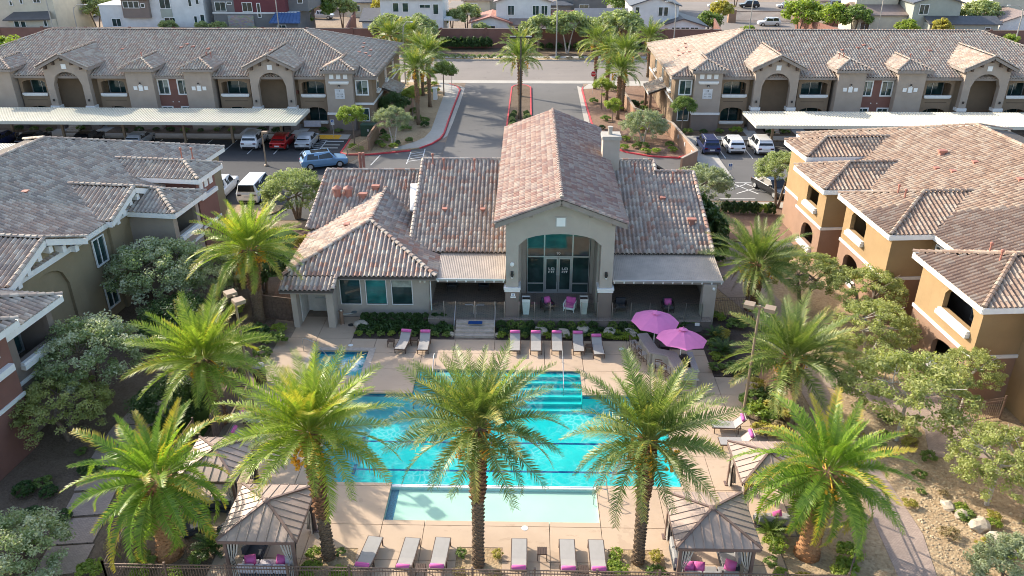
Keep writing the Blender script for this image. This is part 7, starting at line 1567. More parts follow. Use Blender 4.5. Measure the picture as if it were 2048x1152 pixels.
for i in range(22):
    x = -60 + 1.8 * i
    if any(a < x < b_ for a, b_ in ((-56.4, -54), (-51.3, -49), (-34, -31.7), (-28, -25.6))): continue
    shrub('small dark shrub in the bed along the foot of the left block', x, 91.5 + rr_.uniform(-.3, .3), rr_.uniform(.35, .55), rr_.choice(['darkball', 'scrub', 'ball']), None, 'shrubs along the left block', z=.1)
for i in range(17):
    x = 18.5 + 1.9 * i
    if any(a < x < b_ for a, b_ in ((24.8, 27), (30.6, 33), (50.6, 52.8))): continue
    shrub('small dark shrub in the bed along the foot of the right block', x, 91.9 + rr_.uniform(-.3, .3), rr_.uniform(.4, .7), rr_.choice(['darkball', 'scrub', 'limescrub']), None, 'shrubs along the right block', z=.1)
for i in range(7):
    shrub(ORD[i] + ' bush from the left in the hedge behind the clubhouse right end', 17.4 + .62 * i, 66.2 - .05 * i, .5, 'hedge' if i != 5 else 'limescrub', 1.1, 'hedge behind the right end of the clubhouse')
for x, y, r in ((13.9, 60.5, 1.5), (14.3, 58.0, 1.4), (13.6, 62.6, 1.1), (14.2, 55.6, 1.0)): shrub({1.5: 'large', 1.4: 'second largest', 1.1: 'rearmost', 1.0: 'smallest, frontmost'}[r] + ' dense dark bush against the right side wall of the clubhouse', x, y, r, 'hedge', r * 2.2, 'dense bushes on the right of the clubhouse')
# loose stones lying on the right gravel slope
rs = np.random.default_rng(12); n_ = 5200; px_ = rs.uniform(17.2, 25.5, n_); py_ = rs.uniform(23.6, 38.5, n_)
dens = np.sin(px_ * 1.3 + 1) * np.sin(py_ * .9) + rs.normal(0, .6, n_); ok = (dens > -.35) & ~((px_ > 20.2) & (py_ > 32.4) & (py_ < 38)) & ~((px_ < 17.7) & (py_ < 31.5)); px_ = px_[ok]; py_ = py_[ok]; n_ = len(px_)
ico = np.array([(1, 0, 0), (-1, 0, 0), (0, 1, 0), (0, -1, 0), (0, 0, 1), (0, 0, -.3)], float); fc = np.array([(0, 2, 4), (2, 1, 4), (1, 3, 4), (3, 0, 4)])
sz = (.028 + .05 * rs.random(n_) ** 2)[:, None, None]; V = ico[None] * sz * rs.uniform(.6, 1.35, (n_, 6, 1)) * np.array([1.2, 1, .8]) + np.stack([px_, py_, np.full(n_, -.005)], 1)[:, None]
me = bpy.data.meshes.new('loose_stones'); F_ = (fc[None] + (np.arange(n_) * 6)[:, None, None]).reshape(-1)
me.vertices.add(n_ * 6); me.vertices.foreach_set('co', V.reshape(-1)); me.loops.add(len(F_)); me.loops.foreach_set('vertex_index', F_); me.polygons.add(len(F_) // 3); me.polygons.foreach_set('loop_start', np.arange(len(F_) // 3) * 3); me.polygons.foreach_set('loop_total', np.full(len(F_) // 3, 3)); me.update(calc_edges=True)
me.materials.append(MATS['gravel_stone']); props_(link('loose_stones', me), 'tan fist sized stones strewn over the sunlit gravel slope right of the paver path', 'stones', None, 'stuff')
# sago palms: rosettes of stiff fronds
SAGO = frond_mesh('frond', 'leaf_dark', 1.0, .7, 26, .22, .03, 10, seed=77)
SAGL = frond_mesh('frond', 'leaf_mid', 1.0, .7, 26, .22, .03, 10, seed=78)
for x, y, s_, me_, lb in ((-13.4, 25.5, .95, SAGO, 'dark sago palm rosette between the canary palm and the front left gazebo'), (12.0, 42.3, 1.0, SAGO, 'dark sago palm rosette in the bed right of the pink umbrellas'), (11.9, 44.2, .8, SAGO, 'dark sago palm rosette between the round table and the gate fence'), (10.8, 26.9, .9, SAGL, 'bright green sago palm rosette behind the front right gazebo')):
    t = thing('sago_palm', lb, 'sago palm', (x, y, 0)); mb = MB(); mb.lathe([(.14, 0), (.16, .15), (.08, .3)], 9); link('stem', mb.mesh('stem', 'palm_boot'), t)
    for i in range(22):
        az = i * 2.4; el = R_(68 - 2.9 * i); link('frond', me_, t, Matrix.Translation((0, 0, .26)) @ Matrix.Rotation(az, 4, 'Z') @ Matrix.Rotation(-el, 4, 'Y') @ Matrix.Scale(s_, 4))
# ------------------------------------------------------------------ pool furniture
def lounger_proto(back=38, pink_at=1.0):
    "1.95 m long, head towards +y"
    t = thing('sun_lounger', 'x', 'sun lounger', (0, 0, 0)); L = 1.95; w_ = .33; z = .34; hb = L * .40; by = L / 2 - hb; a = R_(back)
    mb = MB()
    for s_ in (-1, 1):
        mb.beam((s_ * w_, -L / 2, z), (s_ * w_, by, z), .04, .05); mb.beam((s_ * w_, by, z), (s_ * w_, by + .3, z), .04, .05)
    mb.beam((-w_, -L / 2, z), (w_, -L / 2, z), .04, .05); mb.beam((-w_, by + .3, z), (w_, by + .3, z), .04, .05); link('frame', mb.mesh('frame', 'bronze'), t)
    for x in (-w_, w_):
        for y in (-L / 2 + .12, by + .18):
            mb = MB(); mb.box(x - .022, y - .022, 0, x + .022, y + .022, z - .02); link('leg', mb.mesh('leg', 'bronze'), t)
    mb = MB(); mb.box(-w_ + .02, -L / 2 + .01, z + .02, w_ - .02, by, z + .035); link('sling_seat', mb.mesh('sling_seat', 'sling_grey'), t)
    e = Vector((0, math.cos(a), math.sin(a))); b0 = Vector((0, by, z + .02))
    mb = MB(); mb.beam(b0 + Vector((-w_, 0, 0)), b0 + Vector((-w_, 0, 0)) + e * hb, .035, .035); mb.beam(b0 + Vector((w_, 0, 0)), b0 + Vector((w_, 0, 0)) + e * hb, .035, .035); mb.beam(b0 + e * hb + Vector((-w_, 0, 0)), b0 + e * hb + Vector((w_, 0, 0)), .035, .035); bf = link('backrest', mb.mesh('backrest', 'bronze'), t)
    mb = MB(); n_ = Vector((0, -math.sin(a), math.cos(a))); c0 = b0 + n_ * .01; c1 = b0 + e * hb + n_ * .01
    mb.beam(c0, c1, 2 * w_ - .05, .012, up=n_); link('sling_back', mb.mesh('sling_back', 'sling_grey'), bf)
    mb = MB(); c = b0 + e * (hb * .80) + n_ * .06; mb.tube([c + Vector((-w_ + .03, 0, 0)), c + Vector((-w_ + .06, 0, 0)), c + Vector((w_ - .06, 0, 0)), c + Vector((w_ - .03, 0, 0))], [.06, .10, .10, .06], 10); link('head_pillow', mb.mesh('head_pillow', 'pink', True), bf)
    return t
lp = lounger_proto(30); lp2 = lounger_proto(8); lp3 = lounger_proto(48)
def put(p, x, y, rz, lb, g, first=[False]):
    return copy_tree(p, TM(x, y, 0, rz), lb, g)
G1 = 'grey sun loungers with pink pillows below the patio bed'
TOPL = [(-7.65, 42.95, 'grey sun lounger with pink pillow, left one of the two beside the patio steps'), (-6.35, 42.9, 'grey sun lounger with pink pillow, right one of the two beside the patio steps'), (-.72, 42.95, 'grey sun lounger with pink pillow, first right of the patio steps'), (.58, 42.95, 'grey sun lounger with pink pillow, second right of the patio steps'),
        (1.89, 42.98, 'grey sun lounger with pink pillow, middle of the five right of the steps'), (3.2, 42.95, 'grey sun lounger with pink pillow, fourth right of the patio steps'), (4.37, 42.6, 'grey sun lounger with pink pillow, fifth and nearest the umbrellas')]
for i, (x, y, lb) in enumerate(TOPL): put(lp, x, y, R_(-7 if i == 0 else (3 if i == 6 else 0)), lb, G1)
BOT = [(-6.6, 25.2, 8, 'grey sun lounger with magenta pillow, leftmost of the front left three'), (-4.93, 25.15, 5, 'grey sun lounger with magenta pillow, middle of the front left three'), (-3.58, 25.2, 3, 'grey sun lounger with magenta pillow, rightmost of the front left three, beside the middle palm'),
       (-.23, 25.2, 0, 'grey sun lounger with pink pillow, first right of the middle palm'), (1.82, 25.2, 0, 'grey sun lounger with pink pillow, left one of the pair beside the right foreground palm'), (3.07, 25.2, 0, 'grey sun lounger with pink pillow, right one of the pair beside the right foreground palm')]
for x, y, a, lb in BOT: put(lp2, x, y, math.pi - R_(a), lb, 'grey sun loungers along the front fence')
put(lp3, 10.75, 34.65, R_(-93), 'grey sun lounger with raised white back at the foot of the tan deck lamp', 'grey sun loungers on the right deck'); put(lp3, 10.85, 33.25, R_(-90), 'grey sun lounger with raised white back beside the rear right gazebo, nearer of two', 'grey sun loungers on the right deck')
put(lp3, -14.4, 34.6, R_(92), 'sun lounger half hidden under the lime palm at the left deck edge', 'grey sun loungers on the left deck'); put(lp3, -14.3, 33.0, R_(90), 'sun lounger behind the rear left gazebo, nearer of the two on the left deck', 'grey sun loungers on the left deck')
for p in (lp, lp2, lp3):
    for o in [p] + list(p.children_recursive): bpy.data.objects.remove(o, do_unlink=True)
def side_table(x, y, lb, s_=.42, h=.42):
    t = thing('side_table', lb, 'side table', (x, y, 0), group='small slatted side tables')
    for i in range(6): mb = MB(); mb.box(-s_ / 2 + i * s_ / 6, -s_ / 2, h - .02, -s_ / 2 + (i + .75) * s_ / 6, s_ / 2, h); link('slat', mb.mesh('slat', 'bronze'), t)
    mb = MB(); mb.box(-s_ / 2, -s_ / 2, h - .06, s_ / 2, s_ / 2, h - .021); link('apron', mb.mesh('apron', 'bronze'), t)
    for a in (-1, 1):
        for b_ in (-1, 1): mb = MB(); mb.box(a * s_ * .45 - .018, b_ * s_ * .45 - .018, 0, a * s_ * .45 + .018, b_ * s_ * .45 + .018, h - .06); link('leg', mb.mesh('leg', 'bronze'), t)
for x, y, lb in ((-8.45, 43.0, 'small dark side table left of the left upper lounger pair'), (-7.0, 43.2, 'small dark side table between the two loungers left of the steps'), (3.85, 42.6, 'small side table between the fourth and fifth upper loungers'), (.75, 25.45, 'small slatted side table between the first and second front right loungers'), (2.45, 24.45, 'small slatted side table between the front right lounger pair, by the fence'), (-4.3, 24.4, 'small slatted side table between the front left loungers, by the fence')): side_table(x, y, lb)
# umbrellas
def umbrella(x, y, r, lb, tilt, top=2.85):
    t = thing('patio_umbrella', lb, 'umbrella', (x, y, 0), group='pink patio umbrellas over the bar'); mb = MB(); mb.tube([(0, 0, 0), (0, 0, top - .02)], .03, 8); link('pole', mb.mesh('pole', 'window_white'), t)
    cn = thing('canopy_holder', None, None) if False else None
    Mt = Matrix.Translation((0, 0, top)) @ Matrix.Rotation(tilt[0], 4, 'X') @ Matrix.Rotation(tilt[1], 4, 'Y')
    n_ = 8; mb = MB(); rows = 5; v = [(0, 0, 0)]; f = []
    for k in range(1, rows + 1):
        q = k / rows
        for i in range(n_ * 2):
            a = i * math.pi / n_; odd = i % 2; rr = r * q * ((.925 if odd else 1.0)); z = -.62 * q ** 1.25 * (1.0 if not odd else .93) + (.0 if not odd else -.03 * math.sin(q * math.pi))
            v.append((rr * math.cos(a), rr * math.sin(a), z))
    m_ = n_ * 2
    for i in range(m_): f.append((0, 1 + i, 1 + (i + 1) % m_))
    for k in range(rows - 1):
        for i in range(m_): a = 1 + k * m_ + i; b_ = 1 + k * m_ + (i + 1) % m_; f.append((a, a + m_, b_ + m_, b_))
    mb.add(v, f); c_ = link('canopy', mb.mesh('canopy', 'umbrella_pink'), t, Mt); so = c_.modifiers.new('cloth', 'SOLIDIFY'); so.thickness = .008
    for i in range(n_):
        a = i * 2 * math.pi / n_; mb = MB(); mb.tube([(0, 0, -.03), (r * .5 * math.cos(a), r * .5 * math.sin(a), -.29), (r * .98 * math.cos(a), r * .98 * math.sin(a), -.635)], .010, 4); link('rib', mb.mesh('rib', 'window_white'), c_)
    mb = MB(); v = [(0, 0, .14)] + [(.27 * math.cos(i * math.pi / 4), .27 * math.sin(i * math.pi / 4), .03) for i in range(8)]; mb.add(v, [(0, 1 + i, 1 + (i + 1) % 8) for i in range(8)]); mb.lathe([(.02, .12), (.03, .16), (.01, .2)], 8); link('vent_cap', mb.mesh('vent_cap', 'umbrella_pink'), c_)
    return t
umbrella(7.75, 42.35, 1.45, 'farther pink umbrella over the corner of the stone bar, in shade', (R_(2), R_(2)))
umbrella(9.0, 40.35, 1.48, 'nearer pink umbrella over the end of the stone bar, partly sunlit', (R_(-5), R_(3)))
# bar counter
br = thing('poolside_bar', 'angled stone poolside bar counter with grey granite top under the pink umbrellas', 'bar counter', (8.3, 41, 0))
SEG = [((7.15, 42.9), (7.55, 41.0)), ((7.55, 41.0), (8.55, 40.6)), ((8.55, 40.6), (8.75, 39.3))]
for a, b_ in SEG:
    mb = MB(); mb.beam((*a, .5), (*b_, .5), .42, .99); mb.build('counter_base', 'concrete', br)
for i, (a, b_) in enumerate(SEG):
    mb = MB(); d = (Vector(b_) - Vector(a)).normalized() * .12; mb.beam((a[0] - d.x, a[1] - d.y, 1.03), (b_[0] + d.x, b_[1] + d.y, 1.03 + .0), .66, .07 + .004 * i); mb.build('counter_top', 'granite', br)
mb = MB(); mb.box(8.55, 38.75, 0, 9.75, 39.35, .92); mb.build('grill_base', 'concrete', br)
mb = MB(); mb.box(8.8, 38.73, .05, 9.5, 38.749, .45); mb.build('access_door', 'stucco_clay', br); mb = MB(); mb.box(8.45, 38.6, .50, 9.85, 38.749, .56); mb.build('foot_ledge', 'concrete', br)
mb = MB(); mb.box(9.55, 39.35, 0, 9.8, 41.0, .92); mb.build('side_counter', 'concrete', br); mb = MB(); mb.box(9.5, 38.8, .92, 9.85, 41.0, .98); mb.build('counter_top', 'granite', br)
mb = MB(); mb.box(8.8, 38.85, .92, 9.5, 39.3, .95); mb.build('counter_top', 'granite', br)
mb = MB(); mb.box(9.0, 39.8, .0, 9.5, 40.6, .9); mb.lathe([(.0, 0), (.3, 0), (.28, .22), (.1, .32)], 12, (9.2, 40.3, .9)); o = mb.build('barbecue_grill', 'black_plastic'); props_(o, 'black barbecue grill behind the bar under the nearer umbrella', 'grill')
mb = MB(); mb.box(8.6, 41.2, 1.075, 8.95, 41.5, 1.5) ; mb.box(8.05, 41.6, 0, 8.6, 42.1, .95); o = mb.build('bar_cooler', 'dark_metal'); props_(o, 'dark cooler cabinet standing inside the corner of the bar', 'cooler')
def stool(x, y, rz, lb):
    t = thing('bar_stool', lb, 'bar stool', (x, y, 0), rz, group='metal bar stools at the stone bar'); 
    for a in (-1, 1):
        for b_ in (-1, 1): mb = MB(); mb.beam((a * .2, b_ * .2, 0), (a * .17, b_ * .17, .74), .025, .025); link('leg', mb.mesh('leg', 'bronze'), t)
    mb = MB(); mb.box(-.2, -.2, .74, .2, .2, .78); link('seat', mb.mesh('seat', 'sling_grey'), t)
    for z in (.28,):
        mb = MB(); mb.beam((-.19, -.19, z), (.19, -.19, z), .02, .02); mb.beam((-.19, .19, z), (.19, .19, z), .02, .02); mb.beam((-.19, -.19, z), (-.19, .19, z), .02, .02); mb.beam((.19, -.19, z), (.19, .19, z), .02, .02); link('foot_rail', mb.mesh('foot_rail', 'bronze'), t)
    mb = MB(); mb.beam((-.19, -.2, .78), (-.19, -.24, 1.12), .025, .025); mb.beam((.19, -.2, .78), (.19, -.24, 1.12), .025, .025); mb.beam((-.19, -.24, 1.1), (.19, -.24, 1.1), .03, .05); mb.beam((-.19, -.22, .95), (.19, -.22, .95), .03, .04); link('backrest', mb.mesh('backrest', 'bronze'), t)
for x, y, rz, lb in ((6.55, 42.5, -1.4, 'bar stool at the far end of the stone bar'), (6.75, 41.85, -1.4, 'bar stool second from the far end of the stone bar'), (6.95, 41.15, -1.2, 'bar stool at the outer corner of the stone bar'), (7.75, 40.1, -.3, 'bar stool in front of the middle leg of the bar, left'), (8.1, 39.6, -.9, 'bar stool nearest the camera at the bar')): stool(x, y, rz, lb)
rt = thing('round_table', 'round dark metal table with a white card on it, right of the farther umbrella', 'table', (10.6, 44.4, 0))
mb = MB(); mb.lathe([(.55, .70), (.57, .72), (.55, .74)], 24); link('table_top', mb.mesh('table_top', 'dark_metal'), rt)
mb = MB(); mb.tube([(0, 0, 0), (0, 0, .7)], .04, 8); link('pedestal', mb.mesh('pedestal', 'dark_metal'), rt)
for i in range(3):
    a = i * 2.09; mb = MB(); mb.tube([(.04 * math.cos(a), .04 * math.sin(a), .2), (.38 * math.cos(a), .38 * math.sin(a), .02)], .02, 5); link('foot', mb.mesh('foot', 'dark_metal'), rt)
mb = MB(); mb.beam((10.8, 44.55, .76), (10.8, 44.62, .96), .3, .02); o = mb.build('white_card', 'plate_white'); props_(o, 'small white card standing on the round dark table', 'card')

# gazebos with striped curtains
def gazebo(lb, x0, x1, y0, y1, z=2.35, peak=.58, sofa=True, front=True, curt=(0, 1, 2, 3)):
    t = thing('gazebo', lb, 'gazebo', ((x0 + x1) / 2, (y0 + y1) / 2, 0)); cx, cy = (x0 + x1) / 2, (y0 + y1) / 2; zp = z + peak; o = .22
    C = [(x0 - o, y0 - o, z), (x1 + o, y0 - o, z), (x1 + o, y1 + o, z), (x0 - o, y1 + o, z)]; A = (cx, cy, zp)
    for i in range(4):
        a, b_ = Vector(C[i]), Vector(C[(i + 1) % 4]); ap_ = Vector(A); e = (b_ - a); Ln = e.length; e.normalize(); k = int(Ln / .36)
        mid = (a + b_) / 2; s_ = (ap_ - mid); H_ = s_.length; sn = s_.normalized(); nrm = e.cross(sn)
        if nrm.z < 0: nrm = -nrm
        for j in range(k):
            u0, u1 = Ln * j / k, Ln * (j + 1) / k - .012
            def top(u): return H_ * max(0, 1 - abs(u - Ln / 2) / (Ln / 2))
            pts = [a + e * u0, a + e * u1, a + e * u1 + sn * top(u1)]
            if u0 < Ln / 2 < u1: pts.append(a + e * (Ln / 2) + sn * H_)
            pts.append(a + e * u0 + sn * top(u0))
            pts = [p for q, p in enumerate(pts) if q == 0 or (p - pts[q - 1]).length > 1e-3]
            if len(pts) < 3: continue
            mb = MB(); mb.slab(pts, .012); pn = mb.build('roof_panel', 'cabana_sheet', t)
            tt = min(top(u0), H_)
            if j and tt > .1:
                mb = MB(); mb.beam(a + e * (u0 - .006) + nrm * .012, a + e * (u0 - .006) + sn * tt + nrm * .012, .035, .04, up=nrm); mb.build('seam_rib', 'cabana_sheet', pn)
    for c in C: mb = MB(); mb.beam(Vector(c) + Vector((0, 0, .04)), Vector(A) + Vector((0, 0, .04)), .10, .05); mb.build('hip_cap', 'cabana_bronze', t)
    mb = MB(); mb.lathe([(.17, 0), (.14, .07), (.02, .1)], 8, (A[0], A[1], A[2])); mb.build('peak_cap', 'cabana_bronze', t)
    for i in range(4):
        a, b_ = Vector(C[i]), Vector(C[(i + 1) % 4]); mb = MB(); d = (b_ - a).normalized() * .05; mb.beam(a + d - Vector((0, 0, .08)), b_ - d - Vector((0, 0, .08)), .05, .14); mb.build('edge_rail', 'cabana_bronze', t)
    P_ = [(x0, y0), (x1, y0), (x1, y1), (x0, y1)]
    for i, (x, y) in enumerate(P_):
        mb = MB(); mb.box(x - .06, y - .06, 0, x + .06, y + .06, z - .12); mb.box(x - .16, y - .16, 0, x + .16, y + .16, .04); mb.build('post', 'cabana_bronze', t)
        if i in curt:   # gathered striped curtain: pleats alternate dark and light
            sx = 1 if x == x0 else -1; sy = 1 if y == y0 else -1
            for ax in (0, 1):
                n_ = 7
                for q in range(n_):
                    mb = MB(); prs = []
                    for zz, wd in ((z - .16, .5), (1.5, .34), (1.1, .16), (.6, .24), (.08, .30)):
                        u = .08 + wd * (q + .5) / n_; off = .03 * (1 if q % 2 else -1)
                        prs.append((x + sx * (u if ax == 0 else .05 + off * .4) + (off if ax else 0), y + sy * (u if ax == 1 else .05 + off * .4) + (off if not ax else 0), zz))
                    mb.tube(prs, [.042, .030, .016, .022, .028], 5); mb.build('curtain_fold', 'curtain_dark' if q % 2 else 'curtain_light', t)
    return t
gazebo('front left gazebo with ribbed tan roof, striped curtains and pink cushions inside', -12.05, -9.3, 23.95, 26.9)
gazebo('front right gazebo with sunlit ribbed roof, beside the right foreground palm', 6.2, 9.1, 23.95, 26.8)
gazebo('rear left gazebo half covered by the canary palm crown', -15.2, -12.9, 27.5, 30.2)
gazebo('rear right gazebo mostly hidden by the lower right canary palm', 9.7, 12.2, 27.8, 30.4)
def sofa(x, y, rz, L, lb, mat='cushion_grey'):
    t = thing('outdoor_sofa', lb, 'sofa', (x, y, 0), rz); mb = MB(); mb.box(-L / 2, -.38, .08, L / 2, .38, .26); link('base', mb.mesh('base', 'cushion_dark'), t)
    k = max(1, int(round(L / .7)))
    for i in range(k): mb = MB(); mb.box(-L / 2 + .03 + i * L / k, -.30, .26, -L / 2 - .02 + (i + 1) * L / k, .36, .42); o = link('seat_cushion', mb.mesh('seat_cushion', mat), t); b_ = o.modifiers.new('b', 'BEVEL'); b_.width = .03; b_.segments = 2
    for i in range(k): mb = MB(); mb.box(-L / 2 + .03 + i * L / k, -.40, .42, -L / 2 - .02 + (i + 1) * L / k, -.24, .78); o = link('back_cushion', mb.mesh('back_cushion', mat), t); b_ = o.modifiers.new('b', 'BEVEL'); b_.width = .03; b_.segments = 2
    return t
def cushion(x, y, z, rz, lb, mat='pink', g=None):
    bm = bmesh.new(); bmesh.ops.create_cube(bm, size=1); bmesh.ops.subdivide_edges(bm, edges=bm.edges[:], cuts=3, use_grid_fill=True)
    for v_ in bm.verts:
        q = max(abs(v_.co.x), abs(v_.co.z)) * 2; v_.co.y *= .34 * (1.15 - q ** 3); v_.co.x *= .46; v_.co.z *= .46
    me = bpy.data.meshes.new('throw_cushion'); bm.to_mesh(me); bm.free(); me.polygons.foreach_set('use_smooth', [True] * len(me.polygons)); me.materials.append(MATS[mat])
    o = link('throw_cushion', me, None, Matrix.Translation((x, y, z)) @ Matrix.Rotation(rz, 4, 'Z') @ Matrix.Rotation(R_(-25), 4, 'X')); props_(o, lb, 'cushion', g); return o
sofa(-10.7, 24.35, 0, 2.2, 'long striped sofa under the front of the front left gazebo', 'towel'); sofa(-11.5, 25.6, R_(-90), 1.4, 'dark armchair at the left side of the front left gazebo', 'cushion_dark')
sofa(7.6, 24.35, 0, 2.2, 'long grey sofa under the front edge of the front right gazebo'); sofa(8.6, 25.5, R_(90), 1.4, 'grey chaise at the right side of the front right gazebo'); sofa(6.6, 25.4, R_(-90), 1.3, 'grey chaise at the left side of the front right gazebo')
sofa(-14.2, 28.2, R_(0), 1.9, 'dark sofa with striped cushions under the rear left gazebo', 'cushion_dark'); sofa(-15.0, 27.0, R_(-60), 1.5, 'dark corner sofa below the canary palm crown', 'cushion_dark'); sofa(-13.0, 26.6, R_(150), .9, 'dark wicker armchair between the two left gazebos', 'cushion_dark'); sofa(11.1, 27.6, 0, 1.6, 'grey daybed under the rear right gazebo')
CU = [(-11.35, 24.4, .66, .2, 'pink', 'bright pink cushion at the left end of the striped sofa, front left gazebo'), (-10.05, 24.4, .66, -.3, 'pink', 'bright pink cushion towards the right end of the striped sofa, front left gazebo'), (-9.7, 24.4, .66, .1, 'towel', 'pale cushion beside the right pink one on the striped sofa'), (6.75, 24.4, .66, .15, 'pink', 'pink cushion at the left end of the long grey sofa, front right gazebo'), (7.15, 24.4, .66, -.1, 'pink', 'pink cushion second from left on the long grey sofa, front right gazebo'), (8.45, 24.5, .68, -.5, 'pink', 'pink cushion leaning at the right end of the long grey sofa'),
      (-15.3, 27.3, .66, 1.0, 'pink', 'magenta cushion on the dark corner sofa below the canary palm'), (-14.7, 28.0, .66, .2, 'curtain_light', 'cream striped cushion on the dark sofa under the rear left gazebo'), (11.2, 27.5, .66, .4, 'pink', 'pink cushion on the daybed under the rear right gazebo')]
for x, y, z, rz, m_, lb in CU: cushion(x, y, z, rz, lb, m_)
# patio furniture
for x, y, m_, lb in ((-.05, 46.35, 'window_white', 'tall white tapered planter left of the hall entrance steps'), (3.72, 46.45, 'tan_pot', 'tall cream tapered planter at the right of the hall entrance')):
    mb = MB(); mb.add([(x - .19, y - .19, PT), (x + .19, y - .19, PT), (x + .19, y + .19, PT), (x - .19, y + .19, PT), (x - .27, y - .27, PT + 1.15), (x + .27, y - .27, PT + 1.15), (x + .27, y + .27, PT + 1.15), (x - .27, y + .27, PT + 1.15)], [(0, 3, 2, 1), (0, 1, 5, 4), (1, 2, 6, 5), (2, 3, 7, 6), (3, 0, 4, 7)])
    t = thing('tall_planter', lb, 'planter', (x, y, PT)); mb.build('pot', m_, t); mb = MB(); mb.box(x - .24, y - .24, PT + 1.0, x + .24, y + .24, PT + 1.06); mb.build('soil', 'soil_plain', t)
def armchair(x, y, rz, lb, seat, arm='dark_metal'):
    t = thing('patio_armchair', lb, 'armchair', (x, y, PT), rz)
    mb = MB(); mb.box(-.36, -.34, .16, .36, .34, .3); link('seat_frame', mb.mesh('seat_frame', arm), t)
    mb = MB(); mb.box(-.31, -.3, .3, .31, .30, .42); link('seat_cushion', mb.mesh('seat_cushion', seat), t); mb = MB(); mb.box(-.31, .22, .42, .31, .34, .8); link('back_cushion', mb.mesh('back_cushion', seat), t)
    for s_ in (-1, 1):
        mb = MB(); mb.box(s_ * .36 - .03, -.34, .3, s_ * .36 + .03, .34, .58); link('armrest', mb.mesh('armrest', arm), t)
        for b_ in (-1, 1): mb = MB(); mb.box(s_ * .34 - .02, b_ * .32 - .02, 0, s_ * .34 + .02, b_ * .32 + .02, .16); link('leg', mb.mesh('leg', arm), t)
armchair(1.35, 46.9, .4, 'dark wicker armchair with purple pillow between the planters', 'cushion_dark'); cushion(1.35, 47.1, PT + .62, .4, 'purple pillow on the dark wicker armchair between the planters'); armchair(2.85, 46.9, -.3, 'white framed seat with pink stripes beside the cream planter', 'pink', 'window_white')
armchair(6.2, 46.9, 0, 'dark patio armchair nearest the right gable column', 'cushion_dark'); armchair(9.3, 46.9, .05, 'dark patio armchair with dusky pink cushion near the right pier', 'cushion_dark'); cushion(9.3, 47.0, PT + .6, .05, 'dusky pink cushion on the right patio armchair')
armchair(-5.2, 49.9, 0, 'dark patio armchair at the left of the shaded patio', 'cushion_dark'); armchair(-3.0, 49.9, 0, 'dark patio armchair in the middle of the shaded left patio', 'cushion_dark')
for x, lb in ((-.0, 'white bistro chair back before the entrance, left'), (.6, '')): pass
# drinking fountain, bin, handrails, lamps
dfn = thing('drinking_fountain', 'copper toned pedestal drinking fountain with side arm by the service door', 'drinking fountain', (-12.1, 45.75, 0))
mb = MB(); mb.lathe([(.16, 0), (.13, .05), (.13, .85), (.17, .9), (.17, .98)], 16, (-12.1, 45.75, 0)); mb.build('pedestal', 'copper', dfn)
mb = MB(); mb.tube([(-12.0, 45.75, .72), (-11.6, 45.75, .74), (-11.35, 45.75, .78)], .06, 8); mb.lathe([(.08, 0), (.19, .1), (.19, .14)], 14, (-11.25, 45.75, .74)); mb.build('basin_arm', 'steel', dfn)
mb = MB(); mb.lathe([(.12, .98), (.1, 1.06), (.03, 1.08)], 12, (-12.1, 45.75, 0)); mb.build('spout_top', 'steel', dfn)
mb = MB(); mb.lathe([(.2, 0), (.2, .012)], 14, (-11.5, 45.6, 0)); o = mb.build('floor_drain', 'dark_metal'); props_(o, 'round dark drain in the paving beside the drinking fountain', 'drain')
bn = thing('litter_bin', 'round brown slatted litter bin with a grey domed lid at the left deck edge', 'bin', (-15.35, 38.7, 0))
for i in range(22):
    a = i * 6.283 / 22; mb = MB(); mb.box(-.03, -.012, .06, .03, .012, .86); me = mb.mesh('slat', 'bronze'); link('slat', me, bn, Matrix.Rotation(a, 4, 'Z') @ Matrix.Translation((0, .34, 0)))
mb = MB(); mb.lathe([(.32, .04), (.32, .84)], 18); link('liner', mb.mesh('liner', 'black_plastic'), bn)
mb = MB(); mb.lathe([(.36, .84), (.37, .92), (.34, .94)], 20); link('rim', mb.mesh('rim', 'dark_metal'), bn); mb = MB(); mb.lathe([(.30, 1.08), (.37, 1.1), (.36, 1.16), (.2, 1.22), (.02, 1.23)], 20); link('lid', mb.mesh('lid', 'granite'), bn)
for i in range(4): a = i * 1.57 + .4; mb = MB(); mb.box(.3 * math.cos(a) - .02, .3 * math.sin(a) - .02, .92, .3 * math.cos(a) + .02, .3 * math.sin(a) + .02, 1.1); link('lid_post', mb.mesh('lid_post', 'dark_metal'), bn)
def rail(lb, *paths):
    t = thing('pool_handrail', lb, 'handrail', tuple(Vector(paths[0][0])), group=None)
    for p in paths: mb = MB(); mb.tube(p, .028, 8); mb.build('rail', 'steel', t)
rail('steel handrail curving down into the bubbling spa', [(-13.75, 42.25, 0), (-13.75, 42.25, .85), (-13.55, 42.15, .95), (-12.9, 41.85, .85), (-12.0, 41.4, .1), (-11.9, 41.35, -.4)])
rail('steel handrail at the top of the pool steps, left', [(-5.45, 40.75, 0), (-5.45, 40.75, .82), (-5.45, 40.6, .92), (-5.45, 40.1, .85), (-5.45, 39.0, .2), (-5.45, 38.8, -.6)])
rail('tall steel handrail in the middle right of the pool steps', [(2.15, 41.2, 0), (2.15, 41.2, .85), (2.15, 41.0, .95), (2.15, 40.4, .9), (2.15, 38.7, .1), (2.15, 38.4, -.5)])
rail('pair of curved steel ladder rails at the right end of the pale splash shelf', [(3.9, 29.6, 0), (3.8, 29.6, .7), (3.4, 29.62, .8), (3.2, 29.62, .3), (3.2, 29.62, -.2)], [(3.9, 29.0, 0), (3.8, 29.0, .7), (3.4, 29.02, .8), (3.2, 29.02, .3), (3.2, 29.02, -.2)])
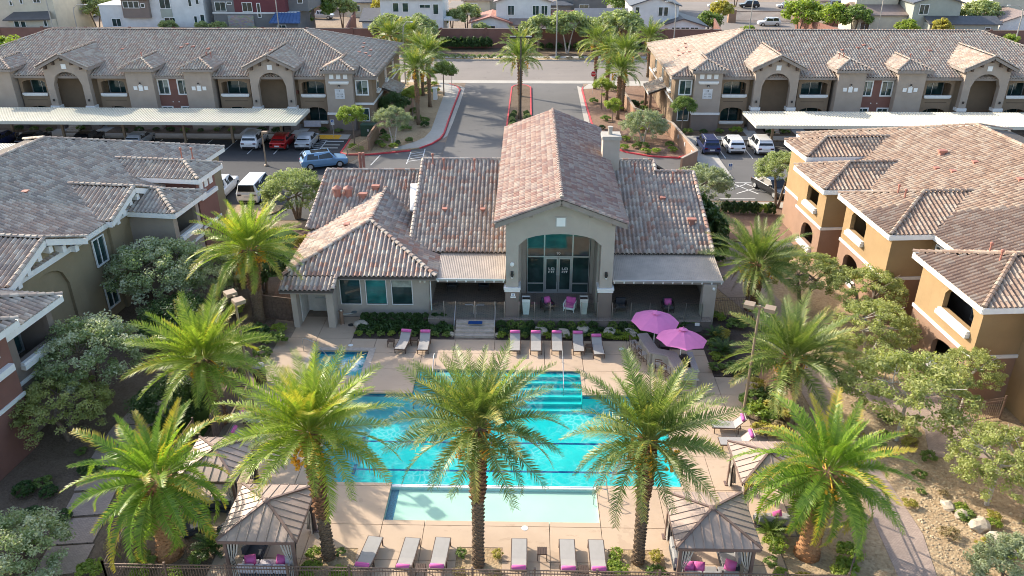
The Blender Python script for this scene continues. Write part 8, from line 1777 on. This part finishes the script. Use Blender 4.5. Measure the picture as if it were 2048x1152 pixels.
def lamp(lb, x, y, h, col, head, rz, size=.55, arm=.55, r=.075, z=0, n_=2):
    t = thing('lamp_post', lb, 'lamp post', (x, y, z), rz); mb = MB(); mb.tube([(0, 0, 0), (0, 0, h)], r, 10, r1=r * .8); link('pole', mb.mesh('pole', col), t)
    mb = MB(); mb.lathe([(r * 2.4, 0), (r * 2.4, .12), (r * 1.3, .2)], 12); link('base', mb.mesh('base', col), t)
    for s_ in ((-1, 1) if n_ == 2 else (1,)):
        mb = MB(); mb.beam((0, 0, h - .08), (s_ * arm, 0, h - .08), .06, .08); link('arm', mb.mesh('arm', col), t)
        mb = MB(); mb.box(s_ * arm - (size if s_ < 0 else 0), -size / 2, h - .18, s_ * arm + (size if s_ > 0 else 0), size / 2, h + .02); hd = link('lamp_head', mb.mesh('lamp_head', head), t)
        mb = MB(); q = s_ * (arm + size / 2); mb.box(q - size * .38, -size * .38, h - .19, q + size * .38, size * .38, h - .175); link('lens', mb.mesh('lens', 'lamp_off'), hd)
lamp('tan lamp post with two square shoebox heads at the right edge of the pool deck', 11.75, 35.95, 6.75, 'pole_tan', 'pole_tan', R_(-25), .52, .25)
lamp('tan lamp post with square heads rising behind the left foreground palm crown', -14.95, 36.1, 6.95, 'pole_tan', 'pole_tan', R_(-50), .55, .28)
lamp('tall dark lamp post with twin flat heads in the drive median', -.95, 93.5, 10.6, 'dark_metal', 'dark_metal', 0, .7, .55, .1, z=.1)
lamp('tan parking lamp post standing behind the silver sedan in the left lot', -27.0, 79.0, 3.6, 'pole_tan', 'pole_tan', 0, .5, .05, .09, n_=1)
def street_light(lb, x, y, h, d, big=True):
    t = thing('street_light', lb, 'street light', (x, y, 0)); mb = MB(); mb.tube([(0, 0, 0), (0, 0, h * .8), (d * .1, 0, h * .93), (d * .45, 0, h), (d, 0, h)], [.13, .10, .085, .07, .06], 8); link('pole', mb.mesh('pole', 'concrete'), t)
    mb = MB(); mb.box(min(d, d * 1.25), -.15, h - .06, max(d, d * 1.25), .15, h + .08); link('lamp_head', mb.mesh('lamp_head', 'alu'), t)
for lb, x, y, h, d in (('tall pale street light at the top left beside the cream corner house', -84.0, 145, 14, -2), ('pale street light in front of the white modern house', -80.8, 147, 7.4, 2.2), ('pale street light rising in front of the blue porch roof', -44.2, 146, 11, 1.6), ('pale street light behind the left entrance palms', -18.0, 117.6, 8.8, 1.2), ('pale street light right of the median palm on the far pavement', 4.6, 140, 9.5, -.4), ('curved street light before the white gabled house on the right', 25.4, 146, 8.3, -1.6),
                       ('curved street light in front of the far yellow tree', 38.6, 146.8, 9.6, 1.8), ('dark thin pole in front of the bright green tree on the right', 60.6, 146, 10.5, .3), ('curved street light before the low roof of the sage house', 84.8, 146, 7.8, -2.4), ('pale street light at the right frame edge', 86.9, 128, 8.6, 1.0)): street_light(lb, x, y, h, d)
# signs
def sign(lb, x, y, h, build, rz=0, cat='sign'):
    t = thing('road_sign', lb, cat, (x, y, .08), rz); mb = MB(); mb.tube([(0, 0, 0), (0, 0, h)], .03, 6); link('pole', mb.mesh('pole', 'alu'), t); build(t, h); return t
def stop_(t, h):
    oc = lambda r: [(r * math.cos(R_(22.5 + 45 * i)), r * math.sin(R_(22.5 + 45 * i))) for i in range(8)]
    mb = MB(); mb.prism(oc(.42), 0, .012); fc = link('sign_rim', mb.mesh('sign_rim', 'window_white'), t, Matrix.Translation((0, -.035, h - .2)) @ Matrix.Rotation(R_(90), 4, 'X'))
    mb = MB(); mb.prism(oc(.375), .012, .018); link('sign_face', mb.mesh('sign_face', 'sign_red'), fc)
    text(t, 'STOP', WORLDM[t.name] @ Matrix.Translation((0, -.06, h - .2)) @ FRONT, .30, 'window_white')
def grey_(t, h): mb = MB(); mb.box(-.38, -.04, h - .6, .38, -.02, h); link('sign_plate', mb.mesh('sign_plate', 'corbel_brown'), t)
def hc_(t, h):
    mb = MB(); mb.box(-.2, -.05, h - .62, .2, -.03, h); pl = link('sign_plate', mb.mesh('sign_plate', 'plate_white'), t); mb = MB(); mb.box(-.14, -.056, h - .3, .14, -.05, h - .06); link('sign_symbol', mb.mesh('sign_symbol', 'sign_blue'), pl)
    mb = MB(); mb.lathe([(.028, 0), (.028, .006)], 8); link('symbol_head', mb.mesh('symbol_head', 'window_white'), pl, Matrix.Translation((-.01, -.058, h - .1)) @ Matrix.Rotation(R_(90), 4, 'X'))
    mb = MB(); mb.box(-.02, -.062, h - .2, .0, -.057, h - .13); mb.box(-.02, -.062, h - .22, .06, -.057, h - .2); mb.box(.05, -.062, h - .26, .07, -.057, h - .2); link('symbol_body', mb.mesh('symbol_body', 'window_white'), pl)
sign('red octagonal stop sign on the right corner of the entrance drive', 8.9, 112.2, 2.9, stop_); sign('dark square sign on the left corner of the entrance drive', -10.7, 111.6, 3.1, grey_)
sign('white and blue accessible parking sign in front of the left block corner', -22.2, 89.0, 2.2, hc_); sign('small sign on a thin pole beside the striped bay on the right', 19.3, 74.0, 2.1, hc_); sign('small red stop sign on the far neighbour street', 63.0, 203.0, 2.6, stop_)
mb = MB(); mb.lathe([(.12, 0), (.12, .5), (.15, .52), (.15, .6), (.08, .7), (.03, .75)], 10, (9.5, 88.6, .1)); mb.tube([(9.3, 88.6, .5), (9.7, 88.6, .5)], .05, 6); o = mb.build('fire_hydrant', 'sign_red'); props_(o, 'red fire hydrant beside the chimney, on the right bank', 'hydrant')
tb = thing('utility_box', 'dark green utility cabinet with a white label at the corner of the left block', 'utility box', (-18.4, 90.4, .1))
mb = MB(); mb.box(-.85, -.6, 0, .85, .6, 1.25); link('cabinet', mb.mesh('cabinet', 'transformer'), tb); mb = MB(); mb.box(-.88, -.63, 1.25, .88, .63, 1.32); link('lid', mb.mesh('lid', 'transformer'), tb); mb = MB(); mb.box(-.1, -.612, .6, .1, -.6, .85); link('label_plate', mb.mesh('label_plate', 'plate_white'), tb)
mb = MB(); mb.box(-12.9, 107.8, .1, -12.4, 108.6, 1.6); mb.box(-13.0, 107.7, 1.6, -12.3, 108.7, 1.7); o = mb.build('white_monument', 'window_white'); props_(o, 'white post box like monument beside the left entrance pavement', 'monument')

# ------------------------------------------------------------------ fences and walls in the court
def picket_fence(lb, pts, h, mat, sp=.11, name='picket_fence', z=0, pw=.018, post=2.4):
    t = thing(name, lb, 'fence', (pts[0][0], pts[0][1], z))
    pk = MB()
    for a, b_ in zip(pts, pts[1:]):
        A_ = Vector((*a, z)); B_ = Vector((*b_, z)); d = B_ - A_; L = d.length; k = max(1, int(round(L / post)))
        for i in range(k + 1):
            if i == k and b_ != pts[-1]: continue
            p = A_ + d * i / k; mb = MB(); mb.box(p.x - .035, p.y - .035, z, p.x + .035, p.y + .035, z + h + .06); mb.box(p.x - .045, p.y - .045, z + h + .06, p.x + .045, p.y + .045, z + h + .09); mb.build('post', mat, t)
        for zz in (h - .03, h - .2, .14): mb = MB(); mb.beam(A_ + Vector((0, 0, zz)), B_ + Vector((0, 0, zz)), .035, .035); mb.build('rail', mat, t)
        n_ = int(L / sp); u = d.normalized()
        for i in range(n_): p = A_ + d * (i + .5) / n_; pk.box(p.x - pw / 2, p.y - pw / 2, z + .06, p.x + pw / 2, p.y + pw / 2, z + h - .045)
    pk.build('pickets', mat, t, kind='stuff')
picket_fence('long brown metal picket fence across the bottom of the picture', [(-16.8, 23.3), (12.7, 23.3), (14.6, 26.6), (14.9, 30.5), (14.2, 35.0)], 1.5, 'rail_bronze')
picket_fence('brown picket fence along the shaded left side of the bed', [(-16.8, 23.3), (-17.0, 30.5), (-16.9, 33.0)], 1.5, 'rail_bronze')
picket_fence('bronze picket gate and fence right of the patio end pier', [(12.2, 46.9), (14.6, 47.0)], 1.6, 'rail_bronze')
picket_fence('thin picket fence at the right frame edge by the ochre building', [(22.3, 35.2), (25.5, 36.0)], 1.4, 'rail_bronze', sp=.13)
picket_fence('tan metal fence closing the walk beside the left drive island', [(-17.1, 92), (-17.15, 84), (-18.6, 79.5)], 1.5, 'pole_tan', z=.1)
def board_fence(lb, pts, h, mat, bwid=.3, z=0):
    t = thing('board_fence', lb, 'fence', (pts[0][0], pts[0][1], z))
    for a, b_ in zip(pts, pts[1:]):
        A_ = Vector((*a, z)); B_ = Vector((*b_, z)); d = B_ - A_; n_ = max(1, int(d.length / bwid)); u = d.normalized() * .008
        for i in range(n_):
            p, q = A_ + d * i / n_ + u, A_ + d * (i + 1) / n_ - u; mb = MB(); mb.beam(p + Vector((0, 0, h / 2 + .03)), q + Vector((0, 0, h / 2 + .03)), .035, h); mb.build('board', mat, t)
        mb = MB(); mb.beam(A_ + Vector((0, 0, h + .06)), B_ + Vector((0, 0, h + .06)), .07, .06); mb.build('cap_rail', mat, t)
board_fence('dark brown board fence left of the clubhouse service door', [(-18.3, 46.6), (-15.15, 45.9)], 1.65, 'wood_fence')
board_fence('dark board fence along the left deck edge behind the litter bin', [(-16.0, 33.0), (-16.1, 38.6)], 1.6, 'wood_fence')
board_fence('brown panel screen fence behind the right deck lamp', [(14.0, 35.2), (13.6, 39.9)], 1.7, 'stucco_clay', .6)
wl = thing('screen_wall', 'brown stucco screen wall dividing the entrance bank from the left block', 'wall', (-17.2, 89, 0))
for a, b_, z in (((-14.9, 102.5), (-17.3, 89.2), 1.7), ((-17.3, 89.2), (-17.3, 84.2), 1.75)): mb = MB(); mb.beam((*a, z / 2), (*b_, z / 2), .2, z); mb.build('wall_run', 'stucco_clay', wl)
wr = thing('screen_wall', 'tan stucco screen wall with small white square lights beside the right car park', 'wall', (15.8, 85, 0))
for a, b_ in (((12.5, 107), (12.9, 97.5)), ((12.9, 97.5), (16.4, 90.5)), ((16.4, 90.5), (17.2, 79.6)), ((17.2, 79.6), (15.2, 77.0))): mb = MB(); mb.beam((*a, .85), (*b_, .85), .2, 1.7); mb.build('wall_run', 'stucco_clay', wr); mb = MB(); mb.beam((*a, 1.74), (*b_, 1.74), .28, .08); mb.build('wall_cap', 'stucco_taupe', wr)
for y in (81.0, 84.0, 87.0): mb = MB(); x = 17.2 - (y - 79.6) * .0735; mb.box(x - .14, y - .2, .9, x - .10, y + .2, 1.3); mb.build('wall_light', 'plate_white', wr)
